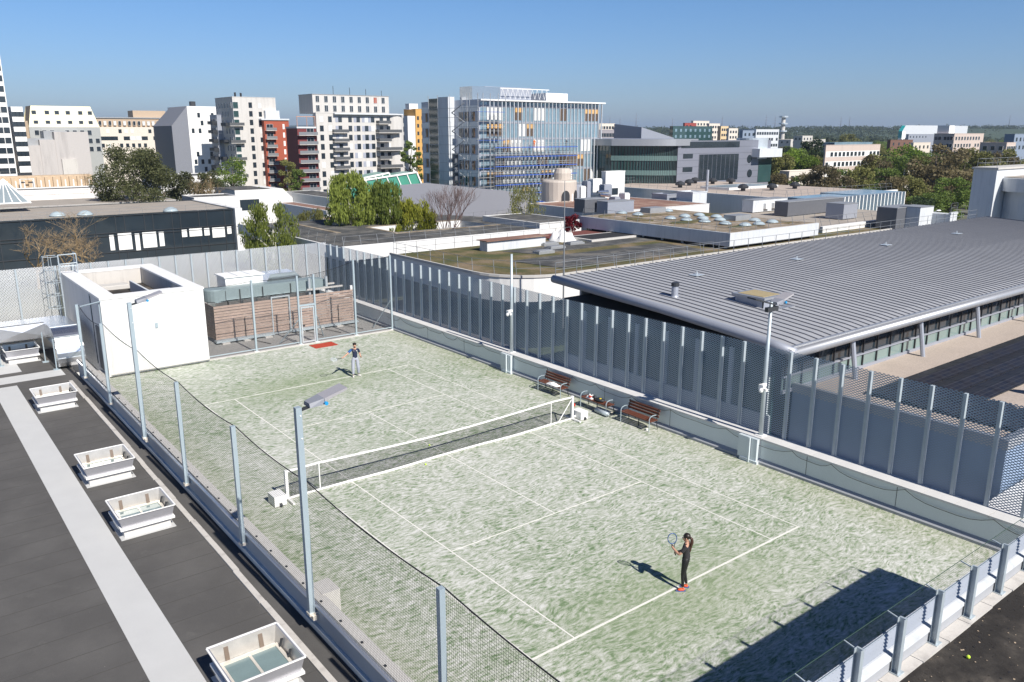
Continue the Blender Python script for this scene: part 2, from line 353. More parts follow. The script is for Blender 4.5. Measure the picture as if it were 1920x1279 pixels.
# ------------------------------------------------------------------ the court
mb = MB(); mb.box(-8.82, 8.84, -19, 19.25, -.3, 0); struct('court_surface', mb, m_turf)
mb = MB()
def ln(x0, x1, y0, y1): mb.box(x0, x1, y0, y1, .0, .004)
w = .042
for sx in (-1, 1):
    ln(sx*5.46-w/2, sx*5.46+w/2, -11.885, 11.885); ln(sx*4.09-w/2, sx*4.09+w/2, -11.80, 11.83)
for sy in (-1, 1):
    yb = sy*11.84; hw = .033 if sy < 0 else .028
    ln(-5.435, 5.435, yb-hw, yb+hw) if sy < 0 else ln(-5.435, 5.435, yb-hw, yb+hw)
    for a, b in ((-4.065, -.025), (.025, 4.065)): pass
    ln(-4.065, 4.065, sy*6.37-w/2, sy*6.37+w/2)
ln(-w/2, w/2, -6.345, 6.345)
struct('court_markings', mb, m_line)
# the concrete margin along the back fence and the paving beyond it
mb = MB(); mb.box(-2.8, 8.84, 19.25, 19.6, -.3, .05); struct('pavement', mb, m_coping)
mb = MB(); mb.box(-2.8, 8.84, 19.6, 30.2, -.3, .0)
m_deck = M('felt_paving', (.33,.32,.305), .9, var=.12, sc=.7, fine=.12, fs=40); struct('roof_deck', mb, m_deck)
# building under the court
mb = MB(); mb.box(-30, 10.0, -60, 30.6, GZ, -.3); single('sports_hall', mb, m_white, 'big white block beneath the rooftop tennis court', 'building')

# right hand parapet
m_plinth = M('grey_plinth', (.36,.37,.39), .6, 0, var=.1)
p = thing('parapet', 'long grey-blue parapet with pale coping slabs behind the benches on the court\'s right', 'wall', (8.85,6,0))
mb = MB(); mb.box(8.86, 9.34, -19, 30.2, -.3, .93); part('wall', mb, m_parapet, p)
for k, (a, b) in enumerate([(-19,-7.9),(-7.1,7.2),(8.0,30.1)]):
    mb = MB(); mb.box(8.72, 8.86, a, b, .0, .09); mb.poly_y([(8.72,.09),(8.86,.09),(8.86,.2)], a, b); part('plinth', mb, m_plinth, p)
for y in (-7.5, 7.55):
    mb = MB(); mb.box(8.66, 8.858, y-.42, y+.42, .1, .96); mb.box(8.6, 8.9, y-.5, y+.3, .0, .1); mb.bar((8.6,y-.12,.0),(8.6,y-.12,.98),.07); part('pier', mb, m_parapet, p)
cop = None
k = 0; y = -19.0
while y < 30.1:
    if cop is None:
        mb = MB(); mb.box(8.80, 9.48, 0, .985, .93, 1.0); cop = part('coping_slab', mb, M('pale_coping_slab', (.62,.61,.59), .85, var=.1, sc=2, fine=.1, fs=40, bmp=.004), p); cop.location.y = y
    else:
        c = cop.copy(); COL.objects.link(c); c.location.y = y
    y += 1.0
for yy in (-13.2,-9.9,-3.5,.4,4.4,11.6,15.4):
    mb = MB(); mb.box(8.852, 8.859, yy, yy+.012, .2, .9); part('joint', mb, m_dark, p)
# the slack safety rope hooked along that parapet
mb = MB(); pts = []; y = -18.6; r_ = random.Random(5)
while y < 18.8:
    span = r_.uniform(1.5, 3.0); sag = r_.uniform(.12, .3)
    for i in range(8): u = i/8; pts.append((8.79, y+span*u, .93-sag*4*u*(1-u)-.03*math.sin(9*u)))
    y += span
mb.tube(pts, .010, 4); single('rope', mb, m_black, 'thin slack dark rope hooked in loops along the inner face of the right parapet', 'rope')

# left parapet
p = thing('parapet', 'low dark-blue shaded parapet between the court and the left bitumen roof', 'wall', (-9,0,0))
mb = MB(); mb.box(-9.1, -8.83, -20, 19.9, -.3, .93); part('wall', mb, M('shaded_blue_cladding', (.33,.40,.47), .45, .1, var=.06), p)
mb = MB(); mb.box(-9.02, -8.76, -20, 19.9, .93, 1.0); part('coping', mb, m_coping, p)
mb = MB(); mb.tube([(-9.1,-20,.955),(-9.1,19.9,.955)], .055, 8); part('edge_roll', mb, m_alu, p, smooth=True)
mb = MB(); mb.box(-9.17, -9.1, -20, 19.0, .3, .42); part('flashing', mb, m_parapet, p)
k = 0
base = None
for k in range(36):
    y = -18.5+k*1.05
    if base is None:
        mb = MB(); mb.box(-9.0, -8.95, -.03, .03, 1.0, 1.03); base = part('cable_clip', mb, m_dark, p); base.location.y = y
    else: c = base.copy(); COL.objects.link(c); c.location.y = y
mb = MB(); mb.box(-8.82, -8.35, -7.75, -7.1, .25, 1.02); mb.box(-8.8, -8.45, -7.7, -7.15, 0, .25); single('concrete_block', mb, m_coping, 'small pale block standing inside the left parapet beside the near floodlight pole', 'block')

# left roof
mb = MB(); mb.box(-60, -9.1, -60, 30.6, -.3, .15); struct('left_roof', mb, m_bitumen)
mb = MB(); mb.box(-12.86, -11.86, -60, 20.0, .15, .156); mb.box(-12.35, -11.3, 22.6, 28.0, .15, .156); mb.box(-30, -9.62, 20.6, 21.9, .15, .157); struct('walkway', mb, m_strip)
mb = MB()
for k in range(60):
    y = -20+k*.98+random.uniform(-.05,.05)
    for a, b in ((-30,-12.87),(-11.85,-9.7)): mb.box(a, b, y, y+.02, .15, .1535)
struct('felt_joints', mb, M('felt_joint', (.065,.062,.058), .9))
mb = MB(); r_ = random.Random(3)
y = -19
while y < 19.2:
    L = r_.uniform(1.6, 2.2); o_x = r_.uniform(-.015,.015); mb.box(-9.72+o_x, -9.56+o_x, y, min(y+L-.012,19.2), .15, .19); y += L
single('gutter_edge', mb, m_concrete, 'narrow line of pale concrete edging slabs at the foot of the left parapet', 'kerb')

# ------------------------------------------------------------------ roof vents with reflecting collars
def make_vent():
    t = thing('roof_vent', 'x', 'skylight', (0,0,.15), 0, 'smoke vents on the left bitumen roof')
    mb = MB(); mb.box(-.68,.68,-.66,.66,0,.36); part('upstand', mb, M('white_foil_upstand', (.70,.68,.64), .5, .1, var=.25, sc=7, bmp=.01), t, local=True)
    mb = MB(); mb.box(-.80,.80,-.78,.78,0,.02); part('flashing', mb, m_strip, t, local=True)
    a, th = .82, .03; mb = MB()
    b0 = .34; t1 = .74; bi, to = .72, .80       # walls flare outwards
    for sx in (-1,1):
        va = [(sx*bi,-bi,b0),(sx*bi,bi,b0),(sx*to,to,t1),(sx*to,-to,t1),(sx*(bi-th),-bi+th,b0),(sx*(bi-th),bi-th,b0),(sx*(to-th),to-th,t1),(sx*(to-th),-to+th,t1)]
        vb = [(-bi,sx*bi,b0),(bi,sx*bi,b0),(to,sx*to,t1),(-to,sx*to,t1),(-bi+th,sx*(bi-th),b0),(bi-th,sx*(bi-th),b0),(to-th,sx*(to-th),t1),(-to+th,sx*(to-th),t1)]
        for vv in (va, vb): mb.add(vv, [(0,1,2,3),(3,2,6,7),(0,4,5,1)]); mb.add(vv, [(7,6,5,4)], 1)
    col = part('collar', mb, [M('brushed_collar', (.50,.50,.53), .35, .55, var=.1, sc=3), M('collar_lining', (.62,.60,.565), .3, .5, var=.2, sc=4)], t, local=True)
    mb = MB(); e = .82
    for s in (-1,1): mb.box(-e,e,s*e-.02,s*e+.02,.73,.755); mb.box(s*e-.02,s*e+.02,-e+.02,e-.02,.73,.753)
    part('rim', mb, m_whiteclean, col, local=True)
    mb = MB(); mb.box(-.79,.79,-.79,-.73,.30,.37); mb.box(-.79,.79,.73,.79,.30,.37); mb.box(-.79,-.73,-.73,.73,.30,.372); mb.box(.73,.79,-.73,.73,.30,.372); part('ledge', mb, m_whiteclean, t, local=True)
    mb = MB(); mb.box(-.6,.6,-.56,.42,.38,.42); part('glass', mb, M('vent_glass', (.20,.27,.27), .08, var=.2), t, local=True)
    mb = MB(); mb.box(-.68,-.6,-.62,.5,.36,.45); mb.box(.6,.68,-.62,.5,.36,.45); mb.box(-.6,.6,.42,.5,.36,.449); mb.box(-.6,.6,-.62,-.56,.36,.449); mb.box(-.03,.03,-.56,.42,.42,.44); part('frame', mb, m_cream, t, local=True)
    for x in (-.42,.38):
        mb = MB(); mb.bar((x,.66,.34),(x,.75,.66),.1,.02); part('hinge', mb, M('hinge_brown', (.17,.13,.10), .5), t, local=True)
    mb = MB(); mb.bar((.64,.3,.34),(.72,.3,.64),.03,.05); mb.bar((.64,-.2,.34),(.72,-.2,.64),.03,.05); part('actuator', mb, m_dark, t, local=True)
    return t
v0 = make_vent()
VL = ['nearest shiny roof vent with open reflecting collar, cut by the bottom of the photo', 'second nearest shiny roof vent with an open collar on the left roof',
      'middle shiny roof vent right beyond the second nearest one on the left roof', 'far shiny roof vent standing alone before the silver duct', 'farthest roof vent, half under the silver duct at the left edge']
for i, y in enumerate((-8.82, .82, 5.62, 15.45, 25.2)):
    o = v0 if i == 0 else dup(v0)
    o.location = (-10.94, y, .15); o['label'] = VL[i]

# ------------------------------------------------------------------ floodlight poles
def lamp_head(p, x, y, z, s):
    mb = MB(); mb.bar((x,y,z-.03),(x+s*.42,y,z+.05),.06); part('bracket', mb, m_dark, p)
    h = MB(); h.add([(x+s*a, y+b, z+c) for a,b,c in ((.15,-.18,.02),(.47,-.22,.06),(.47,.22,.06),(.15,.18,.02),(.15,-.14,.12),(.50,-.20,.2),(.50,.20,.2),(.15,.14,.12))],
          [(0,1,2,3),(7,6,5,4),(0,4,5,1),(1,5,6,2),(2,6,7,3),(3,7,4,0)]); hh = part('driver_box', h, m_dark if s < 0 else M('grey_driver', (.24,.25,.28), .5), p)
    mb = MB(); mb.add([(x+s*a, y+b, z+c) for a,b,c in ((.50,-.21,.12),(1.08,-.21,.30),(1.08,.21,.30),(.50,.21,.12),(.50,-.21,.20),(1.08,-.21,.35),(1.08,.21,.35),(.50,.21,.20))],
          [(0,1,2,3),(7,6,5,4),(0,4,5,1),(1,5,6,2),(2,6,7,3),(3,7,4,0)]); part('lamp_panel', mb, M('lamp_housing', (.46,.44,.45), .45, .3, var=.08), p)
    mb = MB(); mb.tube([(x+s*.5,y-.25,z+.1),(x+s*.5,y-.31,z+.1)], .045, 10); part('connector', mb, m_blue, hh)
for i, (y, lab) in enumerate([(-7.95, 'tall square floodlight pole on the left parapet closest to the camera'), (7.0, 'square floodlight pole standing in front of the white stair block')]):
    x = -9.22; p = thing('floodlight', lab, 'floodlight', (x,y,.8), 0, 'floodlight poles around the court')
    mb = MB(); mb.box(x-.07,x+.07,y-.07,y+.07,.8,6.05); part('pole', mb, m_steel, p)
    mb = MB(); mb.box(x-.09,x+.16,y-.1,y+.1,.74,.8); mb.box(x-.02,x+.13,y-.14,y+.14,.62,.74); part('foot_bracket', mb, m_cream, p)
    lamp_head(p, x+.08, y, 6.0, 1)
    for z in (5.85, 5.3):
        mb = MB(); mb.ball((x+.03,y-.075,z),.02,6,4); part('bolt', mb, m_whiteclean, p)
def camera_head(p, y, z):
    mb = MB(); mb.bar((9.1,y-.04,z+.12),(8.86,y-.04,z+.12),.1,.12); mb.box(8.8,8.92,y-.14,y+.06,z-.02,z+.16); mb.ball((8.78,y-.08,z-.04),.09,10,6); mb.bar((8.95,y+.05,z+.05),(8.82,y-.3,z),.09)
    part('security_camera', mb, m_whiteclean, p)
for i, (y, lab) in enumerate([(-7.75, 'round floodlight pole with a lamp arm, standing on the right parapet before the grey roof'), (7.6, 'round pole on the right parapet with a white security camera and no lamp on top')]):
    x = 9.1; p = thing('floodlight' if i == 0 else 'camera_pole', lab, 'floodlight' if i == 0 else 'pole', (x,y,1), 0, 'poles on the right parapet')
    mb = MB(); mb.tube([(x,y,1),(x,y,6.15)], [.085,.06], 12); part('pole', mb, m_galv, p, smooth=True)
    mb = MB(); mb.box(x-.16,x+.16,y-.16,y+.16,1.0,1.03); mb.tube([(x-.25,y-.15,.98),(x-.25,y-.15,.2)],.05,8); part('foot', mb, m_whiteclean, p)
    camera_head(p, y, 2.9 if i == 0 else 3.1)
    if i == 0:
        lamp_head(p, x-.02, y, 6.02, 1)
        mb = MB(); mb.bar((x-.05,y,6.1),(x-1.0,y+.15,6.38),.42,.05); mb.bar((x-.5,y,5.98),(x-.5,y,6.2),.04); part('lamp_panel', mb, m_dark, p)
        mb = MB(); mb.box(x-.34,x+.3,y-.12,y+.02,5.82,5.98); part('ballast_box', mb, m_dark, p)

# ------------------------------------------------------------------ ball-stop netting: left, back, near
p = thing('net_fence', 'tall dark ball netting on square steel posts along the left side of the court', 'fence', (-9.2,0,1))
PY = [17.6, 12.6, 7.0, 1.9, -3.3, -8.0, -13.8]
for i, y in enumerate(PY):
    if i in (5, 2): continue
    mb = MB(); mb.box(-9.27,-9.15,y-.06,y+.06,.7,4.24); part('post', mb, m_steel, p)
    mb = MB(); mb.box(-9.3,-9.1,y-.09,y+.09,.62,.7); part('bracket', mb, m_cream, p)
m_rope = m_black
def netpanel(p, a, b, za, zb, sag, z0, mat, n=12, axis='y', fixed=-9.12):
    mb = MB(); vs = []
    for i in range(n+1):
        u = i/n; q = a+(b-a)*u; zt = za+(zb-za)*u-sag*4*u*(1-u)
        vs += [(fixed,q,z0),(fixed,q,zt)] if axis == 'y' else [(q,fixed,z0),(q,fixed,zt)]
    mb.add(vs, [(2*i,2*i+2,2*i+3,2*i+1) for i in range(n)]); w = wloc(p)
    o = part('netting', mb, mat, p)
    mb = MB(); mb.tube([vs[2*i+1] for i in range(n+1)], .014, 4); part('top_rope', mb, m_rope, o, local=False)
for (ya_, yb2, sg) in ((17.6,12.6,.3),(12.6,7.0,.12),(7.0,1.9,.10),(1.9,-3.3,.12),(-3.3,-8.0,.1),(-8.0,-13.8,.12),(-13.8,-19,.1)): netpanel(p, ya_, yb2, 4.2, 4.2, sg, 1.0, m_net_y)
mb = MB(); mb.tube([(-9.2,17.6,4.1),(-7.9,19.0,4.0)], .03, 6); part('tie_rod', mb, m_steel, p)
p = thing('net_fence', 'ball netting on slim steel posts with a doorway at the far end of the court', 'fence', (3,19.45,0))
for i, (x, h) in enumerate([(-.1,4.15),(2.58,4.12),(3.6,4.12),(6.2,4.7),(8.72,4.75)]):
    mb = MB(); mb.box(x-.05,x+.05,19.35,19.45,.05,h); part('post', mb, m_steel, p)
    mb = MB(); mb.box(x-.12,x+.12,19.28,19.5,.05,.07); part('foot_plate', mb, m_whiteclean, p)
mb = MB(); mb.tube([(-2.8,19.4,.18),(2.5,19.4,.18)], .03, 6); mb.tube([(3.68,19.4,.18),(8.7,19.4,.18)], .03, 6); part('bottom_rail', mb, m_steel, p)
mb = MB(); mb.box(2.63,3.55,19.36,19.44,2.3,2.4); part('door_lintel', mb, m_steel, p)
mb = MB(); mb.box(2.68,2.75,19.36,19.41,.12,2.25); mb.box(3.45,3.52,19.36,19.41,.12,2.25); mb.box(2.75,3.45,19.36,19.41,2.18,2.25); mb.box(2.75,3.45,19.36,19.41,.12,.2); dr = part('door', mb, m_lightsteel, p)
mb = MB(); mb.box(2.76,2.86,19.28,19.36,1.1,1.2); part('handle', mb, m_dark, dr)
for a, b in (((2.5,19.4,1.5),(1.7,20.4,.05)), ((3.68,19.4,1.6),(4.5,20.4,.05)), ((8.65,19.4,1.9),(8.0,20.6,.05))):
    mb = MB(); mb.tube([a, b], .03, 6); part('brace', mb, m_steel, p)
for a, b, za, zb in ((-2.8,-.1,4.0,4.1),(-.1,2.58,4.1,4.1),(2.58,3.6,4.1,4.1),(3.6,6.2,4.1,4.6),(6.2,8.72,4.6,4.7)):
    netpanel(p, a, b, za, zb, .06, .15 if a != 2.58 else 2.4, m_net_x, 6, 'x', 19.46)

# ------------------------------------------------------------------ expanded metal screens
m_post = M('weathered_zinc_post', (.36,.41,.44), .65, .05, var=.15, sc=5)
def screen(name, label, axis, fixed, a, b, step, z0, z1, mat, pdepth, first=None):
    p = thing(name, label, 'screen', (fixed,(a+b)/2,z0) if axis == 'y' else ((a+b)/2,fixed,z0))
    mb = MB()
    if axis == 'y': mb.add([(fixed,a,z0),(fixed,b,z0),(fixed,b,z1),(fixed,a,z1)], [(0,1,2,3)])
    else: mb.add([(a,fixed,z0),(b,fixed,z0),(b,fixed,z1),(a,fixed,z1)], [(0,1,2,3)])
    part('mesh_panel', mb, mat, p)
    mb = MB(); d0, d1 = pdepth
    if axis == 'y': mb.box(fixed+d0+.03,fixed+d1,-.05,.05,z0-.1,z1+.0)
    else: mb.box(-.05,.05,fixed+d0,fixed+d1,z0-.1,z1+.0)
    post = part('post', mb, m_post, p); w = wloc(p); q = first if first is not None else a; k = 0
    while q <= b and k < 100:
        o = post if k == 0 else post.copy()
        if k: COL.objects.link(o)
        if axis == 'y': o.location.y = q
        else: o.location.x = q
        q += step; k += 1
    return p
p = screen('mesh_screen', 'long high expanded metal screen with steel fins outside the right parapet of the court', 'y', 9.52, -17.5, 29.95, 1.02, 1.0, 4.36, m_meshside, (-.17,-.01), first=-16.68)
mb = MB(); mb.box(9.40,9.75,-17.5,30.0,.6,.62); part('walkway', mb, m_steel, p)
p = screen('mesh_screen', 'sunlit white expanded metal screen closing the far end of the roof', 'x', 30.05, -7.9, 9.5, 1.0, 1.0, 4.42, m_meshback, (-.12,-.01), first=-7.1)
p = screen('mesh_screen', 'sunlit expanded metal screen at the far left behind the silver duct and the ladder', 'x', 30.0, -40, -7.95, 2.05, .3, 4.42, m_meshback, (-.12,-.01), first=-38.8)
mb = MB(); mb.box(-40,-8.0,27.0,28.2,.15,1.15); single('low_wall', mb, m_cream, 'low cream sunlit upstand wall behind the silver duct at the left edge', 'wall')

# ------------------------------------------------------------------ near edge: upper roof, parapet, fins and netting
mb = MB(); mb.box(-40, 5.2, -60, -19.05, -.3, 3.06); single('upper_storey', mb, m_whitecool, 'raised block at the bottom right corner whose roof overlooks the court', 'building')
mb = MB(); mb.box(-40, 5.2, -60, -19.44, 3.06, 3.12); struct('upper_roof', mb, m_darkroof)
mb = MB(); x = -12.0; r_ = random.Random(2)
while x < 5: L = r_.uniform(.85,1.1); mb.box(x, min(x+L-.015,5.2), -19.47+r_.uniform(-.015,.015), -19.245, 3.1, 3.15); x += L
single('paving_edge', mb, m_concrete, 'row of pale concrete edge slabs between the dark roof and the steel fins', 'kerb')
p = thing('near_parapet', 'low pale parapet with white sloping coping between the steel fins at the bottom right', 'wall', (-3.4,-19.2,3.1))
mb = MB(); mb.box(-12, 5.2, -19.24, -19.04, 3.06, 3.37); part('wall', mb, M('grey_upstand', (.36,.37,.39), .7, var=.1), p)
x = -11.9; cop = None
mb = MB(); mb.poly_x([(-19.26,3.37),(-19.04,3.37),(-19.04,3.47),(-19.15,3.47),(-19.26,3.44)], -12, 5.2); part('coping', mb, m_whitecool, p)
for k in range(14):
    xx = .52+.68-1.36*k+3.4
    mb = MB(); mb.box(xx, xx+.015, -19.245, -19.241, 3.12, 3.33); part('joint', mb, m_dark, p)
p = thing('mesh_screen', 'low bright expanded metal screen held by galvanised fins at the bottom right', 'screen', (-3.4,-19.2,3.1))
mb = MB()
for k in range(5): z_ = 3.47+k*.068; mb.add([(-12,-19.12,z_),(5.15,-19.12,z_),(5.15,-19.06,z_+.058),(-12,-19.06,z_+.058)], [(0,1,2,3)]); mb.add([(-12,-19.10,z_+.058),(5.15,-19.10,z_+.058),(5.15,-19.10,z_+.074),(-12,-19.10,z_+.074)], [(0,1,2,3)], 1)
part('mesh_panel', mb, [m_meshnear, m_steel], p)
post = None
for k in range(13):
    x = 4.60-1.36*k
    if post is None:
        mb = MB(); mb.box(-.02,.02,-19.38,-19.28,3.10,4.21); mb.box(-.085,.02,-19.39,-19.38,3.10,4.21); mb.box(-.085,.02,-19.28,-19.27,3.10,4.21)
        post = part('post', mb, m_galv, p)
        mb = MB(); mb.box(-.1,.1,-19.42,-19.24,3.15,3.17); part('foot', mb, m_galv, post, local=False)
        mb = MB(); mb.bar((.0,-19.3,4.15),(.0,-19.05,4.2),.02); part('hook', mb, m_galv, post, local=False)
        post.location.x = x
    else:
        o = post.copy(); COL.objects.link(o); o.location.x = x
        for c in kids(post): d = c.copy(); COL.objects.link(d); d.parent = o
p = thing('net_fence', 'low dark netting with green top wire behind the galvanised fins at bottom right', 'fence', (-3.4,-19.05,3.2))
mb = MB(); mb.add([(-12,-19.045,3.5),(4.6,-19.045,3.5),(4.6,-19.045,4.19),(-12,-19.045,4.19)], [(0,1,2,3)]); part('netting', mb, m_net_near, p)
mb = MB(); mb.tube([(-12,-19.045,4.2),(4.6,-19.045,4.2)], .006, 4); part('top_wire', mb, M('green_wire', (.04,.08,.055), .7), p)
mb = MB(); mb.bar((4.6,-19.3,4.15),(4.9,-19.1,3.3),.05); part('brace', mb, m_galv, p)

r_ = random.Random(9); mb = MB()
for k in range(420):
    x = r_.uniform(-8,5); y = -19.5-abs(r_.gauss(0,.5)); a = r_.uniform(0,6.3); q = r_.uniform(.006,.022); z = 3.122+r_.uniform(0,.006)
    mb.add([(x+q*math.cos(a+w_),y+q*math.sin(a+w_),z+q*.3*(w_>2)) for w_ in (0,1.6,3.1,4.7)], [(0,1,2,3)], k%3)
single('leaf_litter', mb, [m_stone, m_black, m_darkroof], 'scattered dry leaf crumbs along the dirty dark roof edge at the bottom right', 'litter')['kind'] = 'stuff'

# ------------------------------------------------------------------ white stair block
p = thing('stair_block', 'white rendered stair block with an open roof well at the court\'s far left corner', 'building', (-5.35,24,0))
x0,x1,y0,y1 = -7.9,-2.85,19.05,29.2
mb = MB(); mb.box(x0,x1,y0,y0+.7,.06,4.05); mb.box(x0,x0+.75,y0+.7,y1-.7,-.2,4.05); mb.box(x1-.75,x1,y0+.7,y1-.7,0,4.05); mb.box(x0,x1,y1-.7,y1,0,4.05); mb.box(x0+.75,x1-.75,y0+.7,y1-.7,2.5,3.1)
part('wall', mb, m_white, p)
mb = MB(); mb.box(x0-.04,x1+.04,y0-.04,y0+.74,4.05,4.15); mb.box(x0-.04,x1+.04,y1-.74,y1+.04,4.05,4.15); mb.box(x0-.04,x0+.79,y0+.74,y1-.74,4.05,4.148); mb.box(x1-.79,x1+.04,y0+.74,y1-.74,4.05,4.148); part('coping', mb, m_whiteclean, p)
mb = MB(); mb.box(x0+.76,x1-.76,y0+.72,y1-.72,3.1,3.12); part('roof', mb, m_darkroof, p)
mb = MB(); mb.box(x0+.752,x1-.752,y1-.712,y1-.702,3.12,4.05); mb.box(x1-.762,x1-.752,y0+.712,y1-.714,3.12,4.05); part('well_lining', mb, m_concrete, p)
mb = MB(); mb.box(-6.4,-4.6,27.0,28.1,3.12,3.3); mb.box(-6.3,-4.7,27.1,28.0,3.3,3.36); part('roof_hatch', mb, m_coping, p)
mb = MB(); mb.box(-4.9,-3.7,22.0,22.15,3.12,3.75); mb.box(-4.9,-4.78,22.15,26,3.12,3.74); part('kerb_upstand', mb, m_whitecool, p)
mb = MB(); mb.box(-5.46,-5.32,18.98,19.05,2.3,2.55); part('wall_light', mb, m_steel, p)
mb = MB(); mb.box(x0-.06,x0,y0+.15,y0+1.6,.25,2.5); mb.box(x0-.03,x0,y0+2.3,y0+2.36,.3,3.9); part('door', mb, M('dark_grey_door', (.09,.10,.115), .6), p)
mb = MB(); mb.box(-8.8,x0,19.0,20.6,0,.1); part('step', mb, m_coping, p)
mb = MB(); mb.tube([(-7.96,19.1,3.9),(-7.96,19.1,.4)], .03, 6); mb.tube([(-7.92,21.5,4.0),(-7.92,21.5,2.6)], .02, 6); part('pipe', mb, m_steel, p)
mb = MB(); mb.tube([(-7.8,18.98,.17),(-2.85,18.98,.17)], .035, 6); part('skirting', mb, m_coping, p)
# ladder with its cage
p = thing('roof_ladder', 'galvanised caged ladder rising beside the white stair block above the screen', 'ladder', (-8.2,28.4,.15))
for dx in (-.25,.25):
    mb = MB(); mb.tube([(-8.05+dx*.2,28.4+dx,.15),(-8.05+dx*.2,28.4+dx,5.2)], .03, 6); part('rail', mb, m_galv, p)
for k in range(16):
    mb = MB(); mb.tube([(-8.1,28.15,.5+k*.28),(-8.0,28.65,.5+k*.28)], .016, 5); part('rung', mb, m_galv, p)
for k in range(5):
    z = 2.2+k*.75; mb = MB(); mb.tube([(-8.1,28.05,z),(-8.5,27.95,z),(-8.85,28.2,z),(-8.85,28.6,z),(-8.5,28.85,z),(-8.1,28.75,z)], .018, 5); part('hoop', mb, m_galv, p)
for q in ((-8.5,27.95),(-8.85,28.2),(-8.85,28.6),(-8.5,28.85)):
    mb = MB(); mb.tube([(*q,2.2),(*q,5.2)], .014, 5); part('cage_bar', mb, m_galv, p)
for a in ((-8.1,28.05),(-7.15,28.1),(-7.15,28.9)):
    mb = MB(); mb.tube([(*a,4.1),(*a,5.3)], .03, 6); part('guard_post', mb, m_galv, p)
for z in (4.6,4.75,5.28):
    mb = MB(); mb.tube([(-8.1,28.05,z),(-7.15,28.1,z),(-7.15,28.9,z)], .028, 6); part('guard_rail', mb, m_galv, p)

# ------------------------------------------------------------------ silver duct on the left
p = thing('air_duct', 'large silver duct crossing the left roof on legs and bending down beside the stair block', 'duct', (-11,23,.15))
mb = MB(); mb.box(-30,-9.75,24.6,26.0,1.35,2.2); part('duct_run', mb, m_silver, p)
m_foil = M('foil_wrap', (.74,.75,.77), .27, .95, var=.15, sc=2.5)
mb = MB()
mb.prism([(-9.75,24.6),(-9.72,22.9),(-8.45,22.9),(-8.45,25.3),(-8.8,26.0),(-9.75,26.0)], 1.35, 2.2); part('corner', mb, m_silver, p)
mb = MB(); prof = []
for k in range(9):
    a = PI/2*k/8; prof.append((22.9-1.35*math.sin(a)*1.0, .75+1.45*math.cos(a)))
prof = [(22.9,2.2)]+prof[1:]+[(21.57,.52),(21.7,.32),(21.95,.22),(22.3,.2)]
inner = [(22.3,.8),(22.5,1.2),(22.9,1.35)]
mb.poly_x(prof+inner, -9.72, -8.45); part('elbow', mb, m_foil, p)
for (ya_,za_,yb2,zb2) in ((22.9,1.35,22.9,2.22),(22.48,1.15,21.9,1.86),(22.28,.7,21.53,.78)):
    mb = MB(); mb.bar((-9.08,ya_,za_),(-9.08,yb2,zb2),1.30,.03,up=(0,1,0)); part('flange', mb, m_lightsteel, p)
for k, x in enumerate((-12,-14.5,-17,-19.5)):
    mb = MB(); mb.add([(x,24.59,2.15),(x+1.2,24.5,1.78),(x+2.4,24.59,2.15),(x+2.4,24.59,1.4),(x,24.59,1.4)], [(0,4,1),(1,4,3),(1,3,2),(0,1,2)]); part('stiffened_panel', mb, m_alu, p)
for q in ((-10.0,23.9),(-9.8,21.9),(-12.0,24.4),(-12.0,26.2),(-14.5,24.4),(-17.3,24.4)):
    mb = MB(); mb.tube([(*q,.15),(*q,1.8)], .03, 6); mb.box(q[0]-.15,q[0]+.15,q[1]-.15,q[1]+.15,.15,.18); part('leg', mb, m_steel, p)
for z, r in ((.95,.09),(.62,.07)):
    mb = MB(); mb.tube([(-30,26.6,z),(-9.9,26.6,z)], r, 8); single('pipe', mb, m_cream, ('upper' if z > .8 else 'lower')+' of the two pale insulated pipes running behind the silver duct', 'pipe')

# ------------------------------------------------------------------ timber enclosure with ventilation plant
p = thing('timber_enclosure', 'weathered slatted timber enclosure around the ventilation plant behind the back fence', 'fence', (3.2,22.8,0))
def boards(name, x0, x1, y, z0, z1, seed):
    r = random.Random(seed); mb = MB(); z = z0
    while z < z1-.05:
        h = .17; x = x0
        while x < x1-.02:
            L = min(r.uniform(1.6,2.7), x1-x); dy = r.uniform(0,.03); mb.box(x, x+L-.006, y+dy, y+dy+.03, z+r.uniform(0,.008), z+h-r.uniform(.02,.04)); x += L
        z += h
    return part(name, mb, m_wood, p)
boards('slat_panel', -1.25, 3.6-1.4, 22.6, .24, 2.3, 1); boards('gate_panel', 2.28, 3.32, 22.7, .2, 2.25, 2); boards('slat_panel', 3.42, 7.72, 22.6, .24, 2.3, 3)
mb = MB(); r = random.Random(4)
for k in range(12): mb.box(-1.28,-1.25,22.6,25.6,.24+.17*k,.24+.17*k+.145)
part('slat_panel', mb, m_wood, p)
mb = MB(); mb.box(2.2,2.27,22.58,22.66,.1,2.42); mb.box(3.33,3.4,22.58,22.66,.1,2.42); mb.box(2.27,3.33,22.58,22.66,2.34,2.42); mb.box(2.27,3.33,22.58,22.66,.1,.17); part('gate_frame', mb, m_lightsteel, p)
for a, b in ((-1.35,2.2),(3.4,7.9)):
    mb = MB(); mb.box(a,b,22.35,22.75,.1,.22); part('base_beam', mb, m_galv, p)
    x = a+.3
    while x < b-.4: mb = MB(); mb.box(x,x+.45,22.2,22.7,.0,.1); part('footing', mb, m_coping, p); x += 1.3
for x in (.5,5.05,6.6,3.9):
    mb = MB(); mb.tube([(x,22.55,.1),(x,22.55,1.4)], .02, 5); mb.tube([(x,22.52,.12),(x+.75,20.7,.03)], .02, 5); part('stay', mb, m_dark, p)
mb = MB(); mb.box(7.6,7.75,22.7,22.8,.1,2.5); part('end_post', mb, m_whiteclean, p)
